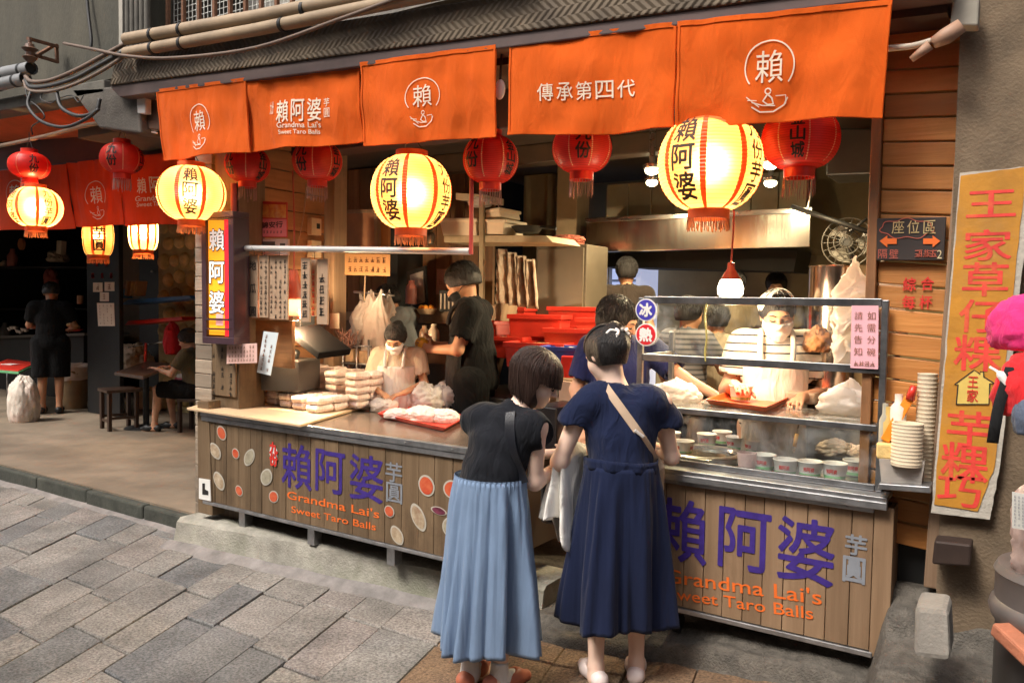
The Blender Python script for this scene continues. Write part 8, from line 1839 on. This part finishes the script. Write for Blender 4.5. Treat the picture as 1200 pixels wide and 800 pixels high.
# ---------------------------------------------------------------- girl wrapping packs
J = joints(chest=(0, .04, 1.13), neck=(0, .06, 1.29), head=(.0, .115, 1.42), elR=(.235, .05, 1.04), elL=(-.235, .05, 1.04), wrR=(.1, .24, .98), wrL=(-.1, .24, .98))
tG, mG = person('seated looking worker in a mask, cream tee and white apron behind the packs', V3((-3.86, 4.42, .22)), R_(-152), J, (.05, .8, -.55), (0, .5, .8), M_skinC, .009, {'R': dict(d=(-.7, .6, -.2), curl=.6), 'L': dict(d=(.7, .6, -.2), curl=.6)}, scale=.86, legs=True)
tG['label'] = 'worker in a white mask, cream tee and white apron looking down behind the packs'
tee(tG, J, cloth('cream tee', (.68, .56, .4)), h=.012); apron(tG, J, M_apron, h=.012); mask_on(tG, J['head'], mG, M_maskw); cap_hair(tG, J['head'], mG, M_hairk, 1.0, .015, low=-.055, bun=[('e', J['head']+mG @ V3((0, -.1, .06)), (.035, .035, .035), mG)])
# ---------------------------------------------------------------- man in black, profile
J = joints(chest=(0, .02, 1.14), neck=(0, .035, 1.31), head=(0, .085, 1.45), elR=(.2, .06, 1.04), elL=(-.2, .06, 1.04), wrR=(.06, .28, 1.05), wrL=(-.07, .26, 1.03))
lm = P(556, 400, 4.72); tM, mM = person('man all in black with a lowered dark mask, in profile holding a yellow fruit', V3((lm.x, 4.72, .17)), R_(113), J, (0, .85, -.5), (0, .5, .85), M_skinC, .009, {'R': dict(d=(-.5, .8, .1), n=(-.8, .2, 0), curl=.9), 'L': dict(d=(.5, .8, .1), n=(.8, .2, 0), curl=.9)}, scale=1.16)
M_blktee = cloth('black tee', (.006, .006, .0065), var=.2, sheen=.02); tee(tM, J, M_blktee, h=.012, w=1.03, grow=.024); apron(tM, J, cloth('black apron', (.018, .016, .016), var=.3), h=.012, low=.45); mask_on(tM, J['head']+mM @ V3((0, .004, -.022)), mM, cloth('black mask', (.012, .012, .013))); cap_hair(tM, J['head'], mM, M_hairk, 1.0, .02, low=-.03, fringe=.012)
garment(tM, 'trousers', [('c', J['hipR'], J['anR'], .11, .07), ('c', J['hipL'], J['anL'], .11, .07), ('e', J['pelvis'], (.16, .12, .12))], M_blktee, .01, .014, .03)
mb = MB(); mb.ell((wmat(tM) @ V3((-.005, .345, 1.06))), .05); tag(mb.build('yellow_fruit', pmat('mango skin', (.75, .42, .04), .4), smooth=True), 'yellow fruit in the hands of the man in black', 'fruit')
# ---------------------------------------------------------------- navy shirt helper reaching for the bowl
J = joints(waist=(.02, .02, 1.0), chest=(.0, .04, 1.12), neck=(-.0, .07, 1.3), head=(.02, .14, 1.43), elR=(.24, .02, 1.04), elL=(-.33, .13, 1.13), wrR=(.2, .13, .86), wrL=(-.5, .22, 1.05))
lN = P(735, 400, 4.22); tN, mN = person('helper in a navy tee reaching for the bowl on the orange tray', V3((lN.x-.04, 4.22, .12)), R_(-155), J, (-.95, .3, -.45), (-.3, .2, .9), M_skinB, .009, {'L': dict(d=(-.85, .3, -.15), n=(0, .3, -.9), curl=.6), 'R': dict(curl=.5)}, scale=1.05)
tee(tN, J, cloth('navy tee', (.018, .022, .085), var=.2), h=.012, sl=.62); cap_hair(tN, J['head'], mN, M_hairk, 1.0, .018, low=-.06)
# ---------------------------------------------------------------- people further back
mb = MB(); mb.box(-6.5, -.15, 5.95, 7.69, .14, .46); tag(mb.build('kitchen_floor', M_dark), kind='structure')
def extra(label, px, ytop, Y, rz, z0, shirt, skin, J=None, sc_=1.05, hair=M_hairk, hf=(0, .95, -.25), hands={}, short=.55, legs=True):
    J = J or joints(); c = P(px, ytop, Y); t, m = person(label, V3((c.x, Y, z0)), rz, J, hf, (0, .2, .95), skin, .013, hands, scale=sc_, legs=legs)
    tee(t, J, shirt, h=.015, sl=short); cap_hair(t, J['head'], m, hair, 1.0, .016, h=.009)
    garment(t, 'trousers', [('c', J['hipR'], J['knR'], .105, .085), ('c', J['knR'], J['anR'], .085, .07), ('c', J['hipL'], J['knL'], .105, .085), ('c', J['knL'], J['anL'], .085, .07), ('e', J['pelvis'], (.155, .115, .12))], M_blktee, .008, .016, .03)
    return t, J
extra('man in a dark shirt turned to the open fridge at the back', 735, 300, 6.45, R_(30), .46, cloth('dark brown tee', (.03, .022, .018)), M_skinC, joints(elL=(-.38, .12, 1.22), wrL=(-.6, .2, 1.25)), 1.06, hands={'L': dict(d=(-.9, .3, .1))})
extra('dim person with black hair behind the red-corded lamp', 862, 310, 6.7, R_(20), .46, cloth('tan shirt', (.12, .09, .055)), M_skinC, sc_=.99)
extra('dim figure facing us behind the masked vendor head', 910, 320, 7.2, R_(-165), .46, cloth('pale collar shirt', (.2, .16, .11)), M_skinC, sc_=.99)
extra('person in a grey striped shirt seen through the upper glass at left', 806, 345, 5.5, R_(-20), .2, striped('grey striped shirt', (.16, .15, .16), (.05, .05, .06), 28, .4), M_skinC, joints(elR=(.24, .12, 1.06), wrR=(.16, .34, 1.0)), 1.0)
extra('person in a light tan shirt behind the lamp over the glass case', 842, 350, 5.8, R_(25), .2, cloth('light shirt', (.3, .24, .17)), M_skinC, joints(), .97)
J = joints(chest=(0, .05, 1.12), neck=(0, .09, 1.28), head=(0, .16, 1.4), elL=(-.24, .12, 1.02), wrL=(-.16, .33, .92), elR=(.22, .1, 1.02))
extra('dark haired woman in a grey top in the niche behind the hanging bags', 476, 325, 5.05, R_(115), .32, cloth('grey knit', (.2, .21, .22)), M_skinC, J, 1.0, hf=(0, .8, -.5), short=.97)
# ---------------------------------------------------------------- left shop: cook and diner
J = joints(elR=(.24, .08, 1.06), wrR=(.17, .3, 1.02), elL=(-.24, .08, 1.06), wrL=(-.15, .3, 1.02), head=(0, .06, 1.445))
cz = PZ(60, 484, .13); tC, mC = person('cook in black tee, shorts and cap seen from behind in the left shop', V3((cz.x, cz.y, .13)), R_(52), J, (0, .9, -.4), (0, .4, .9), M_skinC, .011, {}, scale=1.12)
tee(tC, J, M_blktee, h=.013, grow=.026); cap_hair(tC, J['head'], mC, M_black, 1.0, .018, low=-.02)
garment(tC, 'shorts', [('c', J['hipR'], J['knR']+V3((0, 0, .0)), .12, .105), ('c', J['hipL'], J['knL'], .12, .105), ('e', J['pelvis'], (.165, .13, .13))], M_blktee, .012, .013, .03, cuts=[((0, 0, -1), -.44)])
for q in 'RL': shoe(tC, J['an'+q], (0, 1, 0), M_black, M_black)
J = joints(pelvis=(0, 0, .5), waist=(0, .02, .64), chest=(0, .06, .78), neck=(0, .08, .95), head=(0, .12, 1.09), shR=(.17, .06, .92), shL=(-.17, .06, .92), elR=(.23, .18, .7), elL=(-.23, .2, .7), wrR=(.15, .42, .74), wrL=(-.13, .42, .74),
    hipR=(.09, .02, .49), hipL=(-.09, .02, .49), knR=(.12, .42, .5), knL=(-.12, .42, .5), anR=(.13, .36, .085), anL=(-.13, .46, .085))
ds = PZ(215, 505, .13); tD, mD = person('diner in an olive tee and black shorts sitting at the pedestal table', V3((ds.x+.12, ds.y+.1, .13)), R_(118), J, (0, .9, -.4), (0, .4, .9), M_skinB, .011, {}, scale=1.0)
tee(tD, J, cloth('olive tee', (.1, .085, .05)), h=.013, low=.46); cap_hair(tD, J['head'], mD, M_hairk, 1.0, .018)
garment(tD, 'shorts', [('c', J['hipR'], J['knR'], .1, .085), ('c', J['hipL'], J['knL'], .1, .085), ('e', J['pelvis'], (.17, .13, .11))], M_blktee, .012, .013, .03, cuts=[((0, 1, 0), .4)])
for q in 'RL': shoe(tD, J['an'+q], (0, 1, 0), M_black, M_black)
dm = wmat(tD)
t = thing('wooden_stool', 'dark wooden stool under the seated diner', 'stool', dm.translation); c = dm @ V3((0, 0, 0)); mb = MB(); mb.obox(c+V3((0, 0, .385)), (.34, .34, .035), (0, 0, R_(28))); mb.build('seat', M_darkwood, t, bevel=.005)
for u, v in ((-1, -1), (1, -1), (1, 1), (-1, 1)): p = c+euler(0, 0, R_(28)) @ V3((u*.14, v*.14, 0)); mb = MB(); mb.box(p.x-.02, p.x+.02, p.y-.02, p.y+.02, .131, c.z+.37); mb.build('leg', M_darkwood, t)
p = dm @ V3((.22, .2, .42)); t = thing('tote_bag', 'white tote bag with a pink stripe on the lap of the seated diner', 'bag', p); mb = MB(); mb.obox(p+V3((0, 0, .08)), (.34, .1, .3), (0, .1, R_(30))); mb.build('sack', cloth('tote cloth', (.5, .45, .4)), t, bevel=.03, seg=3); mb = MB(); mb.obox(p+V3((0, 0, .16)), (.345, .106, .05), (0, .1, R_(30))); mb.build('stripe', cloth('pink stripe', (.5, .12, .16)), t, bevel=.01)
p = P(202, 401, dm.translation.y+.35); bag('red jacket bundle beside the diner against the dark', p, (.12, .1, .26), 151, cloth('red jacket', (.6, .03, .04)), cat='jacket', name='red_jacket', sharp=.5)
